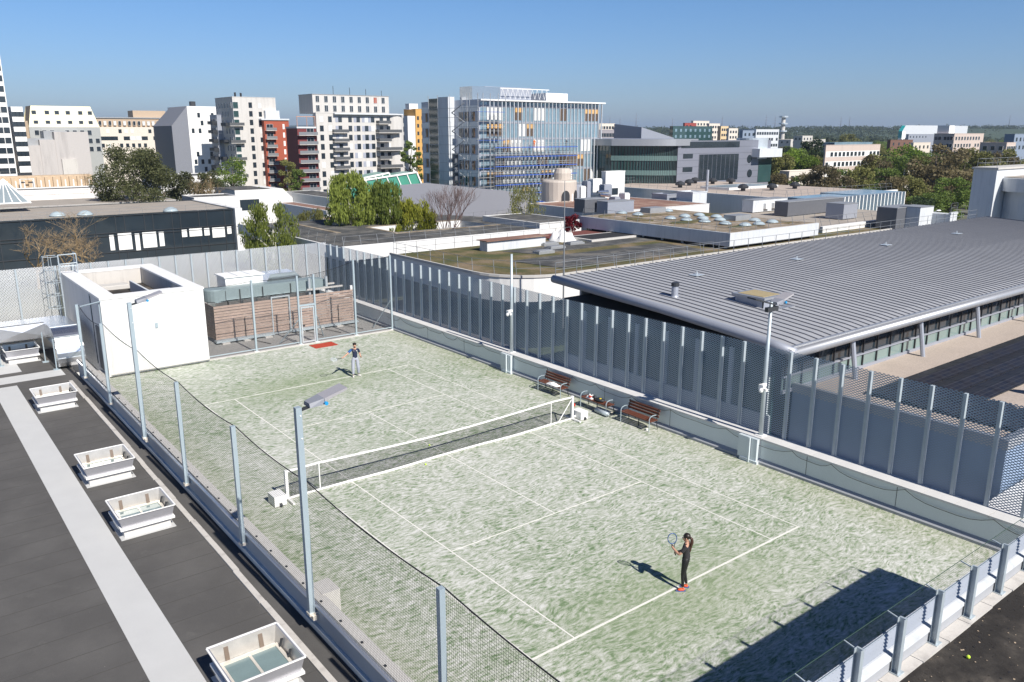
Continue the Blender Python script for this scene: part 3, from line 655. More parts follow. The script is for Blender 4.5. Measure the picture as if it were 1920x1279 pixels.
p = thing('ventilation_plant', 'grey insulated ventilation ducts and white housing above the timber enclosure', 'ventilation unit', (3,25.2,0))
mb = MB(); mb.box(.1,6.3,24.6,25.5,2.15,2.85); part('duct_run', mb, m_greymetal_ := M('ribbed_duct_wrap', (.33,.41,.42), .5, .4, var=.08), p)
mb = MB(); mb.lathe([(.62,2.1),(.66,2.15),(.66,2.8),(.6,2.86)], (-.35,25.15,0), 20); mb.box(-.35,.1,24.5,25.8,2.15,2.8); part('fan_box', mb, m_greymetal_, p, smooth=False)
mb = MB(); mb.box(.55,2.95,25.6,27.2,2.3,3.35); mb.box(.45,3.05,25.5,27.3,3.35,3.42); part('housing', mb, m_whiteclean, p)
for x in (1.3,2.1):
    mb = MB(); mb.box(x,x+.02,25.5,27.3,3.42,3.44); part('seam', mb, m_steel, p)
mb = MB(); mb.poly_y([(3.2,2.3),(6.2,2.3),(5.4,3.2),(3.7,3.2)], 26.2, 27.6); part('hood', mb, m_silver, p)
mb = MB(); mb.poly_y([(6.3,2.15),(6.9,2.4),(6.8,2.75),(6.3,2.85)], 24.6, 25.5); part('duct_end', mb, m_greymetal_, p)
for x in (-.6,.2,1.1,2.0,2.9,3.8,4.7):
    mb = MB(); mb.poly_y([(x,1.3),(x+.8,1.3),(x+.75,2.1),(x+.05,2.1)], 24.4, 25.8); part('plant_casing', mb, m_silver, p)
for x in (.1,1.0,2.45,4.3,5.6):
    mb = MB(); mb.box(x,x+.05,24.52,24.6,1.2,2.75); part('bracket', mb, m_dark, p)
for x in (5.4,6.6):
    mb = MB(); mb.box(x,x+.14,24.2,24.34,.1,3.0); part('column', mb, m_lightsteel, p)
for y in (24.0,25.2,26.4):
    mb = MB(); mb.box(5.2,7.7,y,y+.12,2.25,2.35); part('beam', mb, m_coping, p)

# ------------------------------------------------------------------ net, benches, small things on the court
p = thing('tennis_net', 'white framed tennis net with dark mesh stretched across the court', 'tennis net', (0,0,0))
n = 24; mb = MB(); vs = []
def zt(x): return .93+.14*min(1,(abs(x)/5.3)**1.6) if abs(x) < 5.3 else 1.07-.02*(abs(x)-5.3)
def yb(x): return -.10+.08*math.sin(x*.9)
for i in range(n+1):
    x = -6.45+12.95*i/n; vs += [(x,0,.05),(x,0,zt(x))]
mb.add(vs, [(2*i,2*i+2,2*i+3,2*i+1) for i in range(n)]); part('netting', mb, m_tnet, p)
mb = MB(); mb.add([(v[0], s*.012, v[2]+dz) for i, v in enumerate(vs) if i % 2 for s, dz in ((-1,-.055),(-1,.012),(1,.012),(1,-.055))],
   [(4*i+a, 4*(i+1)+a, 4*(i+1)+b, 4*i+b) for i in range(n) for a, b in ((0,1),(1,2),(2,3),(3,0))]); part('top_tape', mb, m_whiteclean, p)
mb = MB(); mb.tube([(x_, -.02+.05*math.sin(x_*1.1+1), .045) for x_ in [-6.45+12.95*i/30 for i in range(31)]], .05, 8); part('bottom_bar', mb, m_whiteclean, p, smooth=True)
for s in (-1,1):
    X = s*6.5; mb = MB(); mb.box(X-.05,X+.05,-.05,.05,0,1.08); part('post', mb, m_whiteclean, p)
    mb = MB(); mb.tube([(s*5.3,0,.05),(s*5.3,0,1.07)], .022, 6); part('side_strap', mb, m_whiteclean, p)
    mb = MB(); mb.tube([(X,-.55,.05),(X,.55,.05)], .05, 8); part('foot', mb, m_whiteclean, p)
    mb = MB(); mb.tube([(X,0,.12),(X+s*.35,-.05,.12)], .05, 8); part('arm', mb, m_whiteclean, p)
    mb = MB(); mb.box(X+s*.3-(.12 if s>0 else .3),X+s*.3+(.3 if s>0 else .12),-.38,.2,.03,.38); w_ = part('counterweight', mb, m_whiteclean, p)
    mb = MB(); mb.tube([(X+s*.36,-.4,.07),(X+s*.44,-.4,.07)], .07, 10); part('wheel', mb, m_dark, w_)
mb = MB(); mb.tube([(6.45,0,.92),(5.75,0,.08)], .022, 6); part('strut', mb, m_whiteclean, p)
mb = MB(); mb.box(6.56,6.64,-.05,.02,.6,.72); part('winder', mb, M('red_plastic', (.5,.04,.02), .4), p)

def make_bench(back=True):
    t = thing('bench', 'x', 'bench', (0,0,0), 0, 'brown benches by the right parapet')
    L = .88
    mb = MB()
    for x in (-.02,.13,.28): mb.box(x-.065,x+.065,-L,L,.43,.47)
    part('seat', mb, m_bench, t, local=True)
    if back:
        mb = MB()
        for z, x in ((.58,.40),(.70,.44),(.82,.48)): mb.bar((x,-L,z),(x,L,z),.105,.035,up=(1,0,.3))
        part('backrest', mb, m_bench, t, local=True)
    for s in (-1,1):
        y = s*(L-.06)
        mb = MB(); mb.tube([(-.1,y,0),(-.1,y,.55),(-.04,y,.64),(.12,y,.68),(.3,y,.66)], .02, 6); mb.tube([(-.1,y,.4),(.36,y,.4)], .018, 5); part('armrest', mb, m_steel, t, local=True)
        mb = MB(); mb.tube([(.42,y,0),(.34,y,.42),(.48 if back else .40,y,.9 if back else .55)], .02, 6); part('leg', mb, m_dark, t, local=True)
    mb = MB(); mb.tube([(.15,0,0),(.15,0,.42)], .022, 6); mb.tube([(-.08,0,.41),(.34,0,.41)], .02, 5); part('leg', mb, m_dark, t, local=True)
    return t
b1 = make_bench(); b2 = make_bench(False)
b1.location = (8.15, 3.35, 0); b1['label'] = 'brown slatted bench with a white cloth lying on its seat, farthest of the three benches'
b3 = dup(b1, (8.1,-2.3,0), None, 'empty brown slatted bench with backrest, nearest of the three benches to the camera')
b2.location = (8.1, .25, 0); b2['label'] = 'backless brown slatted bench between the two benches with backrests, bags lying on it'
mb = MB(); r = random.Random(6)
def cloth(cx, cy, cz, lx, ly, lz, seed, n=10):
    r = random.Random(seed); mb = MB(); vs = []
    for i in range(n+1):
        for j in range(n+1):
            u, v = i/n*2-1, j/n*2-1; h = lz*max(0,(1-abs(u)**3)*(1-abs(v)**3))*(.55+.45*math.sin(u*6+seed)*math.cos(v*5+seed*2)+.2*r.random())
            vs.append((cx+u*lx*(1-.2*abs(v)*r.random()), cy+v*ly*(1-.2*abs(u)*r.random()), cz+max(0,h)))
    mb.add(vs, [(i*(n+1)+j,(i+1)*(n+1)+j,(i+1)*(n+1)+j+1,i*(n+1)+j+1) for i in range(n) for j in range(n)])
    m = len(vs); mb.add([(cx-lx*.9,cy-ly*.9,cz),(cx+lx*.9,cy-ly*.9,cz),(cx+lx*.9,cy+ly*.9,cz),(cx-lx*.9,cy+ly*.9,cz)], [(3,2,1,0)]); return mb
single('towel', cloth(8.2,3.2,.475,.17,.42,.12,1), m_whiteclean, 'crumpled white cloth on the seat of the farthest bench', 'towel', smooth=True)
t = thing('sports_bag', 'white and red open sports bag lying at the far end of the backless bench', 'bag', (8.22,.65,.475))
part('body', cloth(8.22,.65,.475,.15,.22,.2,3), m_whiteclean, t, smooth=True)
mb = MB(); mb.ball((8.14,.6,.56),(.07,.1,.06)); part('pocket', mb, M('red_fabric', (.5,.05,.03), .7), t, smooth=True)
mb = MB(); mb.ball((8.26,.45,.55),(.08,.13,.09)); part('flap', mb, m_dark, t, smooth=True)
t = thing('rucksack', 'black rucksack with a yellow patch lying in the middle of the backless bench', 'bag', (8.2,.02,.475))
mb = MB(); mb.ball((8.2,.02,.55),(.16,.26,.09),14,8); part('body', mb, m_dark, t, smooth=True)
mb = MB(); mb.ball((8.17,-.03,.615),(.06,.07,.035)); part('patch', mb, M('yellow_patch', (.75,.55,.03), .6), t, smooth=True)
mb = MB(); mb.tube([(7.95,-.75,.12),(8.0,.05,.12)], .11, 10); mb.tube([(7.93,-.76,.12),(7.94,-.8,.12)],.05,8); single('net_roll', mb, m_galv, 'grey rolled court squeegee lying under the backless bench', 'roller', smooth=True)
mb = MB(); mb.bar((8.1,-.85,.22),(8.1,.1,.22),.1,.04); single('plank', mb, M('pale_plank', (.70,.62,.50), .7), 'pale plank lying on the roller under the backless bench', 'plank')
mb = MB(); mb.box(8.05,8.14,-2.95,-2.87,0,.08); single('tape_roll', mb, m_whiteclean, 'tiny white box on the turf under the nearest bench', 'box')
mb = MB(); mb.box(2.9,4.32,18.08,19.0,.002,.02); single('doormat', mb, m_red, 'bright red doormat on the turf in front of the fence doorway', 'mat')
m_ball = M('tennis_ball_felt', (.55,.75,.06), .9, var=.05, fine=.1, fs=200)
for q, lab in (((-.04,1.22,.034), 'yellow tennis ball lying just beyond the net'), ((-1.2,-.35,.034), 'yellow tennis ball lying on the near side of the net'), ((-2.15,-19.9,3.155), 'bright yellow tennis ball on the dark roof at the bottom right')):
    mb = MB(); mb.ball(q, .036 if q[2] < 1 else .034, 14, 10); single('tennis_ball', mb, m_ball, lab, 'ball', 'tennis balls', smooth=True)
# ------------------------------------------------------------------ the two players
def skinned(name, V, E, Rr, mat, parent, sub=2, root=0):
    """grow one smooth surface along a skeleton"""
    me = bpy.data.meshes.new(name); me.from_pydata([tuple(v) for v in V], E, []); me.update()
    o = bpy.data.objects.new(name, me); COL.objects.link(o)
    sk = o.modifiers.new('s', 'SKIN'); sk.use_smooth_shade = True
    for i, r in enumerate(Rr):
        rx, ry = r if isinstance(r, tuple) else (r, r)
        me.skin_vertices[0].data[i].radius = (rx, ry); me.skin_vertices[0].data[i].use_root = (i == root)
    ss = o.modifiers.new('b', 'SUBSURF'); ss.levels = sub; ss.render_levels = sub
    dg = bpy.context.evaluated_depsgraph_get(); dg.update()
    m2 = bpy.data.meshes.new_from_object(o.evaluated_get(dg)); bpy.data.objects.remove(o)
    m2.name = name; m2.materials.clear(); m2.materials.append(mat)
    for pl in m2.polygons: pl.use_smooth = True; pl.material_index = 0
    return link(name, m2, parent)
class Skel:
    def __init__(s): s.v = []; s.e = []; s.r = []
    def chain(s, pts, rs, start=None):
        i0 = start
        for p, r in zip(pts, rs):
            s.v.append(Vector(p)); s.r.append(r); k = len(s.v)-1
            if i0 is not None: s.e.append((i0, k))
            i0 = k
        return i0
def person(pos, rz, label, g, J, mats, hairfn, female):
    t = thing('person', label, 'person', pos, rz, None)
    skin, top, legs, shoe, hair = mats[:5]
    k = Skel(); V = J
    pel = k.chain([V['pelvis']], [(.10,.085)])
    ch = k.chain([V['waist'], V['chest'], V['upper']], [(.085,.07),(.105,.08),(.075,.06)], pel)
    nk = k.chain([V['neck'], V['skull0'], V['skull1'], V['skull2']], [.045,.06,(.078,.088),(.062,.07)], ch)
    k.chain([V['skull0']+Vector(V['face'])*.07+Vector((0,0,.0))], [.042], nk-2)      # chin
    for s in 'LR':
        ha = k.chain([V['sh'+s], V['el'+s], V['wr'+s]], [.055,.043,.032], ch)
        w = V['wr'+s]; d = V['hd'+s].normalized(); side = V['sd'+s].normalized()
        pm = k.chain([w+d*.045], [(.034,.02)], ha)
        curl = V.get('curl'+s, side.cross(d))
        for q, (off, ln_) in enumerate(((-.027,.060),(-.009,.070),(.010,.066),(.028,.052))):
            k.chain([w+d*.085+side*off, w+d*(.085+ln_*.45)+side*off+curl*.018, w+d*(.085+ln_*.5)+side*off+curl*.048], [.0095,.009,.008], pm)
        k.chain([w+d*.05+side*-.035+curl*.01, w+d*.08+side*-.045+curl*.03], [.011,.0095], pm)
        lg = k.chain([V['hp'+s], V['kn'+s], V['an'+s]], [.078,.045,.030] if female else [.085,.058,.04], pel)
    body = skinned('body', k.v, k.e, k.r, skin, t)
    k = Skel(); a = k.chain([V['pelvis']+Vector((0,-.005,-.06))], [(.148,.128)]); c = k.chain([V['waist'], V['chest'], V['upper']], [(.118,.10) if female else (.13,.105),(.14,.11) if female else (.16,.115),(.12,.09)], a); k.chain([V['neck']+Vector((0,0,-.035))], [.072], c)
    for s in 'LR': k.chain([V['sh'+s]+Vector((0,0,.0)), V['sh'+s].lerp(V['el'+s], .75)], [.065,.06], c)
    skinned('shirt', k.v, k.e, k.r, top, t)
    k = Skel(); a0_ = k.chain([V['waist']+Vector((0,0,-.02))], [(.10,.09)]); a = k.chain([V['pelvis']+Vector((0,0,.02))], [(.120,.107)], a0_)
    wd = -.004 if female else .03
    for s in 'LR': k.chain([V['hp'+s], V['hp'+s].lerp(V['kn'+s],.5), V['kn'+s], V['kn'+s].lerp(V['an'+s],.45), V['an'+s]+Vector((0,0,.03))], [.098,.078+wd*.5,.058+wd,.052+wd,.043+wd*.7], a)
    skinned('trousers', k.v, k.e, k.r, legs, t)
    for s in 'LR':
        an = V['an'+s]; d = V['ft'+s].normalized()
        k = Skel(); k.chain([an+Vector((0,0,-.0)), Vector((an.x,an.y,.052))-d*.03, Vector((an.x,an.y,.045))+d*.07, Vector((an.x,an.y,.035))+d*.15], [.042,.05,.047,.036]); skinned('shoe', k.v, k.e, k.r, shoe, t, 1)
        mb = MB(); c_ = Vector((an.x,an.y,.012))+d*.05; sd = Vector((-d.y,d.x,0))
        mb.prism([tuple((c_+d*a_+sd*b_)[:2]) for a_,b_ in ((-.13,-.035),(.02,-.052),(.13,-.035),(.145,.02),(.05,.052),(-.12,.04))], 0.001, .026)
        part('sole', mb, mats[5], t, local=True)
    f = Vector(V['face']); hc = V['skull1']; sd = Vector((f.y,-f.x,0)).normalized()
    mb = MB()
    for q in (-1,1): mb.ball(hc+f*.082+sd*q*.03+Vector((0,0,-.005)), (.010,.010,.006), 8, 5)
    part('eyes', mb, m_dark, t, local=True)
    mb = MB(); mb.ball(hc+f*.098+Vector((0,0,-.03)), (.013,.013,.02), 8, 5)
    for q in (-1,1): mb.ball(hc+sd*q*.082+Vector((0,0,-.02))-f*.005, (.012,.018,.028), 8, 5)
    part('nose_and_ears', mb, skin, t, local=True, smooth=True)
    mb = MB(); mb.ball(hc+f*.088+Vector((0,0,-.066)), (.022,.012,.006), 8, 4); part('mouth', mb, M('lips', (.42,.15,.12), .6), t, local=True)
    hairfn(t, V, hair)
    return t
def racket(c, axis, normal, label, colr, grip):
    """c: middle of the grip, axis: towards the head, normal: across the strings"""
    axis = Vector(axis).normalized(); normal = (Vector(normal)-axis*axis.dot(normal)).normalized(); side = axis.cross(normal)
    t = thing('tennis_racket', label, 'racket', c)
    c = Vector(c); hd = c+axis*.45
    def P(a, b): return hd+axis*a+side*b
    ring = [P(.165*math.cos(2*PI*i/28), .125*math.sin(2*PI*i/28)) for i in range(29)]
    mb = MB(); mb.tube(ring, .012, 6, cap=False); part('frame', mb, colr, t, smooth=True)
    mb = MB(); mb.tube([P(-.13,-.075), P(-.21,-.03), P(-.29,0)], .010, 6); mb.tube([P(-.13,.075), P(-.21,.03), P(-.29,0)], .010, 6); part('throat', mb, m_dark, t)
    mb = MB(); mb.tube([P(-.28,0), P(-.56,0)], [.014,.016], 8); part('grip', mb, grip, t)
    mb = MB()
    for i in range(-6,7):
        h = .165*math.sqrt(max(0,1-(i*.018/.125)**2)); mb.tube([P(-h,i*.018), P(h,i*.018)], .0012, 3)
    for i in range(-8,9):
        h = .125*math.sqrt(max(0,1-(i*.019/.165)**2)); mb.tube([P(i*.019,-h), P(i*.019,h)], .0012, 3)
    part('strings', mb, m_lightsteel, t)
m_skin = M('skin', (.52,.29,.20), .5, var=.05); m_hair = M('dark_hair', (.018,.012,.009), .45, var=.3, sc=20)
def V3(*a): return Vector(a)
# near player
rw = R(28)
Jw = dict(pelvis=V3(0,-.02,.93), waist=V3(0,.0,1.06), chest=V3(0,.015,1.22), upper=V3(0,.0,1.34), neck=V3(0,.01,1.42), skull0=V3(0,.03,1.50), skull1=V3(0,.03,1.56), skull2=V3(0,.02,1.61), face=V3(-.2,.98,0).normalized(),
  shL=V3(-.16,.0,1.335), shR=V3(.16,.0,1.335), elL=V3(-.24,.14,1.12), elR=V3(.24,.04,1.07), wrL=V3(-.10,.34,1.20), wrR=V3(.06,.27,1.03),
  hdL=V3(.5,.5,.35), hdR=V3(-.75,.45,.1), sdL=V3(0,-.3,.9), sdR=V3(0,0,1), curlL=V3(.3,-.4,.1), curlR=V3(-.2,-.4,.1),
  hpL=V3(-.09,0,.87), hpR=V3(.09,0,.87), knL=V3(-.10,.05,.48), knR=V3(.09,.04,.48), anL=V3(-.12,.02,.085), anR=V3(.10,-.03,.085), ftL=V3(-.45,.9,0), ftR=V3(-.15,1,0))
def hair_w(t, V, m):
    c = V['skull1']; f = V['face']
    mb = MB(); mb.ball(c-f*.022+Vector((0,0,.022)), (.092,.1,.094), 16, 10); part('hair', mb, m, t, local=True, smooth=True)
    k = Skel(); b = c-f*.10; k.chain([b+V3(0,0,.0), b-f*.05+V3(0,0,-.04), b-f*.055+V3(.0,-.01,-.15), b-f*.03+V3(.01,0,-.27), b-f*.02+V3(.0,0,-.38), b-f*.025+V3(0,0,-.44)], [.034,.044,.046,.042,.034,.016])
    skinned('ponytail', k.v, k.e, k.r, M('brown_hair', (.06,.028,.018), .5, var=.35, sc=25), t)
woman = person((-.21,-12.02,0), rw, 'person in black t-shirt and leggings with a ponytail, holding a racket on the near baseline', None, Jw,
   (m_skin, M('black_cotton', (.028,.026,.030), .85, var=.15, sc=8), M('black_lycra', (.010,.010,.012), .6), M('orange_shoe', (.75,.10,.03), .5), m_hair, M('blue_sole', (.10,.13,.30), .6)), hair_w, True)
mb = MB(); mb.box(-.07,-.02,.085,.10,.905,.92); 
rotm = Matrix.Rotation(rw, 3, 'Z')
gw = Vector((-.21,-12.02,0))+rotm@V3(.0,.31,1.05)
racket(gw, rotm@V3(-.16,.12,.72), rotm@V3(.75,.5,.05), 'blue and black tennis racket held upright by the person on the near baseline', M('blue_racket', (.03,.09,.28), .3), m_dark)
# far player
rm = R(180-12)
Jm = dict(pelvis=V3(0,0,.97), waist=V3(0,.0,1.12), chest=V3(0,.0,1.30), upper=V3(0,-.01,1.43), neck=V3(0,.0,1.51), skull0=V3(0,.03,1.60), skull1=V3(.0,.03,1.665), skull2=V3(0,.02,1.715), face=V3(.1,.97,-.2).normalized(),
  shL=V3(-.19,.0,1.43), shR=V3(.19,.0,1.43), elL=V3(-.25,.02,1.16), elR=V3(.42,.12,1.27), wrL=V3(-.26,.17,1.02), wrR=V3(.66,.26,1.16),
  hdL=V3(.1,.5,.45), hdR=V3(.85,.35,-.2), sdL=V3(1,0,.1), sdR=V3(0,.4,.9), curlL=V3(.3,.2,.6), curlR=V3(.1,-.5,.3),
  hpL=V3(-.10,0,.92), hpR=V3(.10,0,.92), knL=V3(-.13,.04,.50), knR=V3(.14,.05,.50), anL=V3(-.16,-.04,.09), anR=V3(.15,.06,.09), ftL=V3(-.5,.85,0), ftR=V3(.25,.95,0))
def hair_m(t, V, m):
    c = V['skull1']; f = V['face']; mb = MB(); mb.ball(c-f*.022+Vector((0,0,.032)), (.09,.1,.088), 14, 8)
    r = random.Random(1)
    for i in range(26): a = r.uniform(0,2*PI); mb.ball(c-f*.02+V3(.07*math.cos(a),.08*math.sin(a),.05+r.uniform(0,.055)), .025, 6, 4)
    part('hair', mb, m, t, local=True, smooth=True)
man = person((2.14,11.66,0), rm, 'person in navy polo shirt and grey jogging trousers swinging a racket at the far baseline', None, Jm,
   (m_skin, M('navy_polo', (.012,.02,.055), .8, var=.1), M('grey_jersey', (.36,.38,.44), .9, var=.12, sc=6), M('white_shoe', (.6,.58,.55), .6), m_hair, M('sole', (.5,.49,.47), .6)), hair_m, False)
k_ = Skel(); k_.chain([Jm['shR']+V3(-.03,.0,.02), Jm['shR'].lerp(Jm['elR'],.5), Jm['shR'].lerp(Jm['elR'],.8)], [.068,.065,.062]); skinned('sleeve', k_.v, k_.e, k_.r, M('royal_blue', (.02,.09,.28), .8), man)
mb = MB(); mb.poly_y([(.05,1.375),(.075,1.37),(.10,1.385),(.075,1.378)], .085, .115); mb.box(-.095,-.06,.085,.112,1.355,1.40); part('chest_mark', mb, m_whiteclean, man, local=True)
mb = MB(); mb.poly_y([(-.035,1.47),(.035,1.47),(0,1.40)], .06, .095); part('collar_opening', mb, m_skin, man, local=True)
rotm = Matrix.Rotation(rm, 3, 'Z')
gm = Vector((2.14,11.66,0))+rotm@V3(.74,.28,1.13)
racket(gm, rotm@V3(.9,.25,.02), rotm@V3(.15,.5,.85), 'white and black tennis racket held out sideways by the person at the far baseline', m_lightsteel, m_dark)
# ------------------------------------------------------------------ helpers for buildings around
def solve_x(px, Y, Z):      # x of the point of the line (.., Y, Z) seen on column px
    a = cr - cf*((px-960)/FL); b = Vector((-CAM.x, Y-CAM.y, Z-CAM.z)); return -(a.dot(b))/a.x
def solve_y(px, X, Z):
    a = cr - cf*((px-960)/FL); b = Vector((X-CAM.x, -CAM.y, Z-CAM.z)); return -(a.dot(b))/a.y
WIN = {}
def win_mesh(w, h, glass, frame, mull=1):
    key = (round(w,2), round(h,2), glass.name, frame.name if frame else '', mull)
    if key not in WIN:
        mb = MB(); mb.box(-w/2,w/2,-.05,.0,0,h,0)
        if frame:
            f = .07
            mb.box(-w/2-f,w/2+f,-.12,.0,-f,0,1); mb.box(-w/2-f,w/2+f,-.12,0,h,h+f,1); mb.box(-w/2-f,-w/2,-.12,0,0,h,1); mb.box(w/2,w/2+f,-.12,0,0,h,1)
            for i in range(1,mull+1):
                x = -w/2+w*i/(mull+1); mb.box(x-.03,x+.03,-.10,-.05,0,h,1)
        WIN[key] = mb.mesh('window', [glass, frame or glass])
    return WIN[key]
class Bld:
    """a building with its south-west corner at (X0,Y0); S face looks to -y, W face to -x"""
    def __init__(s, name, label, X0, Y0, X1, Y1, z0, z1, mat, cat='building', roof=None, group=None, par=.5, body=True):
        s.X0,s.Y0,s.X1,s.Y1,s.z0,s.z1 = X0,Y0,X1,Y1,z0,z1
        s.t = thing(name, label, cat, ((X0+X1)/2,(Y0+Y1)/2,z0), 0, group); s.n = 0; s.over = []
        if body:
            mb = MB(); mb.box(X0,X1,Y0,Y1,z0,z1); part('wall', mb, mat, s.t)
            if par:
                mb = MB(); e = .06; th = .3
                mb.box(X0-e,X1+e,Y0-e,Y0+th,z1,z1+par*.35); mb.box(X0-e,X1+e,Y1-th,Y1+e,z1,z1+par*.35); mb.box(X0-e,X0+th,Y0+th,Y1-th,z1,z1+par*.34); mb.box(X1-th,X1+e,Y0+th,Y1-th,z1,z1+par*.34)
                part('roof_edge', mb, mat, s.t)
            if roof:
                mb = MB(); mb.box(X0+.3,X1-.3,Y0+.3,Y1-.3,z1,z1+.03); part('roof', mb, roof, s.t)
    def win(s, face, u, z, w, h, glass=None, frame=None, mull=1, name='window', dy=0):
        """u metres from the SW corner along the face, bottom at z"""
        me = win_mesh(w, h, glass or m_glass, frame, mull); s.n += 1
        loc = (s.X0+u, s.Y0-dy, z) if face == 'S' else (s.X0-dy, s.Y0+u, z)
        rz = 0 if face == 'S' else -PI/2
        if s.n <= 100:
            link(name, me, s.t, Vector(loc)-s.t.location, (0,0,rz))
        else: s.over.append((me, loc, rz))
    def flush(s, name='window'):
        if not s.over: return
        mb = MB(); mats = list(s.over[0][0].materials)
        for me, loc, rz in s.over:
            idx = []
            for m in me.materials:
                if m not in mats: mats.append(m)
                idx.append(mats.index(m))
            M_ = Matrix.Translation(loc) @ Matrix.Rotation(rz, 4, 'Z'); n0 = len(mb.v)
            mb.v += [tuple(M_ @ v.co) for v in me.vertices]; mb.f += [tuple(n0+i for i in p.vertices) for p in me.polygons]; mb.m += [idx[p.material_index] for p in me.polygons]
        o = part(name, mb, mats, s.t); o['kind'] = 'stuff'; s.over = []
    def grid(s, face, u0, u1, nu, z0, z1, nz, w, h, glass=None, frame=None, mull=1, skip=0, seed=1, alt=None):
        r = random.Random(seed)
        for j in range(nz):
            for i in range(nu):
                q = r.random(); k = r.random()
                if q < skip: continue
                u = u0+(u1-u0)*(i+.5)/nu; z = z0+(z1-z0)*j/max(1,nz)
                g = glass or m_glass
                if alt and k < .35: g = alt
                s.win(face, u, z, w, h, g, frame, mull)
    def box(s, name, mat, a, b, c, d, e, f, **kw):
        mb = MB(); mb.box(a,b,c,d,e,f); return part(name, mb, mat, s.t, **kw)
    def balcony(s, face, u, z, w, d=1.3, mat=None, rail=None, h=1.0):
        mb = MB()
        if face == 'S': mb.box(s.X0+u-w/2,s.X0+u+w/2,s.Y0-d,s.Y0-.02,z-.15,z)
        else: mb.box(s.X0-d,s.X0-.02,s.Y0+u-w/2,s.Y0+u+w/2,z-.15,z)
        o = part('balcony', mb, mat or m_concrete, s.t)
        mb = MB()
        if face == 'S':
            mb.box(s.X0+u-w/2,s.X0+u+w/2,s.Y0-d,s.Y0-d+.05,z+.05,z+h); 
            for q in (-1,1): mb.box(s.X0+u+q*w/2-.03,s.X0+u+q*w/2+.03,s.Y0-d+.05,s.Y0-.02,z+.05,z+h)
        else:
            mb.box(s.X0-d,s.X0-d+.05,s.Y0+u-w/2,s.Y0+u+w/2,z+.05,z+h)
            for q in (-1,1): mb.box(s.X0-d+.05,s.X0-.02,s.Y0+u+q*w/2-.03,s.Y0+u+q*w/2+.03,z+.05,z+h)
        part('railing', mb, rail or m_darkrail, o)
def at(name, label, px, pxE, pxN, py, D, mat, zb=GZ, **kw):
    """place a building whose nearest corner stands at distance D on column px, roofline at row py"""
    P = ud(px, py, D); X0, Y0, z = P
    X1 = solve_x(pxE, Y0, z) if pxE is not None else X0+kw.pop('dx')
    Y1 = solve_y(pxN, X0, z) if pxN is not None else Y0+kw.pop('dy')
    return Bld(name, label, X0, Y0, X1, Y1, zb, z, mat, **kw)
def railing(label, pts, h=1.0, step=2.0, lean=(0,0), mat=None, rails=(1.,.5), group='guard rails on the low roofs'):
    """thin guard rail along a line of points; every post its own part"""
    mat = mat or m_railing; p0 = Vector(pts[0]); t = thing('guard_rail', label, 'railing', p0, 0, group)
    ln_ = Vector((lean[0], lean[1], 0)); me = None
    mb = MB(); mb.tube([(0,0,0), ln_+Vector((0,0,h))], .028, 4); me = mb.mesh('post', mat); cnt = 0
    for a, b in zip(pts[:-1], pts[1:]):
        a, b = Vector(a), Vector(b); n = max(1, int((b-a).length/step))
        for i in range(n+(1 if b == Vector(pts[-1]) else 0)):
            if cnt < 98: link('post', me, t, a.lerp(b, i/n)-p0); cnt += 1
    for f in rails:
        mb = MB(); mb.tube([Vector(q)+ln_*f+Vector((0,0,h*f)) for q in pts], .024, 4); part('rail', mb, mat, t)
    return t
m_darkrail = M('dark_balustrade', (.12,.125,.13), .5, .3)
m_lead = M('lead_capping', (.36,.37,.38), .5, .4)

# ------------------------------------------------------------------ yard and low roofs right of the court
mb = MB(); mb.box(9.9, 27, -40, 60, -6.4, -6.3); struct('yard', mb, M('yard_paving', (.16,.155,.15), .9, var=.2, sc=.4))
mb = MB(); mb.box(10.5, 60, -60, -10.4, -6.3, -5.2); single('terrace', mb, m_white, 'bright sunlit terrace below the screen at the right edge', 'terrace')

# big grey roof
XW, YS, YN, ZS, ZN, XE = 24.4, 1.13, 22.13, 0.0, 1.36, 100.0
p = thing('metal_roof_hall', 'large low hall with a long grey standing-seam metal roof right of the court', 'building', (60,11,-6.3))
mb = MB(); prof = [(YS, ZS-.05), (YS+1.2, ZS+.14), (YS+4, ZS+.40), (YS+10, ZS+.84), (YN, ZN)]
vs = []
for y, z in prof: vs += [(XW+.5, y, z), (XE, y, z), (XW+.5, y, z-.35), (XE, y, z-.35)]
mb.add(vs, [f for i in range(len(prof)-1) for f in ((4*i,4*i+1,4*i+5,4*i+4),(4*i+2,4*i+6,4*i+7,4*i+3),(4*i,4*i+4,4*i+6,4*i+2))]); part('roof', mb, m_zinc, p)
me = None; mb = MB()
for (ya, za), (yb_, zb_) in zip(prof[:-1], prof[1:]): mb.bar((0,ya,za+.03), (0,yb_,zb_+.03), .04, .07)
w_ = wloc(p); mb.v = [(x, y-w_.y, z-w_.z) for x,y,z in mb.v]; me = mb.mesh('seam', m_zincseam)
for k in range(100): link('seam', me, p, (XW+1.1+k*.755-w_.x, 0, 0))
mb = MB(); mb.tube([(XW+.15, y, z-.16) for y, z in [(YS-.3,ZS-.05)]+prof[1:]], .30, 12); part('gable_roll', mb, m_greymetal, p, smooth=True)
mb = MB(); mb.tube([(XW-.1,YS-.1,ZS-.28),(XE,YS-.1,ZS-.28)], .30, 12); part('eaves_roll', mb, m_zinclight, p, smooth=True)
mb = MB(); mb.box(XW+.4,XE,YS-.02,YS+.2,ZS+.0,ZS+.09); part('gutter', mb, m_zinclight, p)
mb = MB(); mb.box(XW+1.0,XE,YS+1.6,YN-.3,-3.1,-.35); part('core', mb, M('dark_interior', (.05,.055,.06), .8), p)
mb = MB(); mb.box(XW+.9,XE,YS+.9,YS+1.0,-3.05,-.45); gl = part('glazing', mb, m_glass, p)
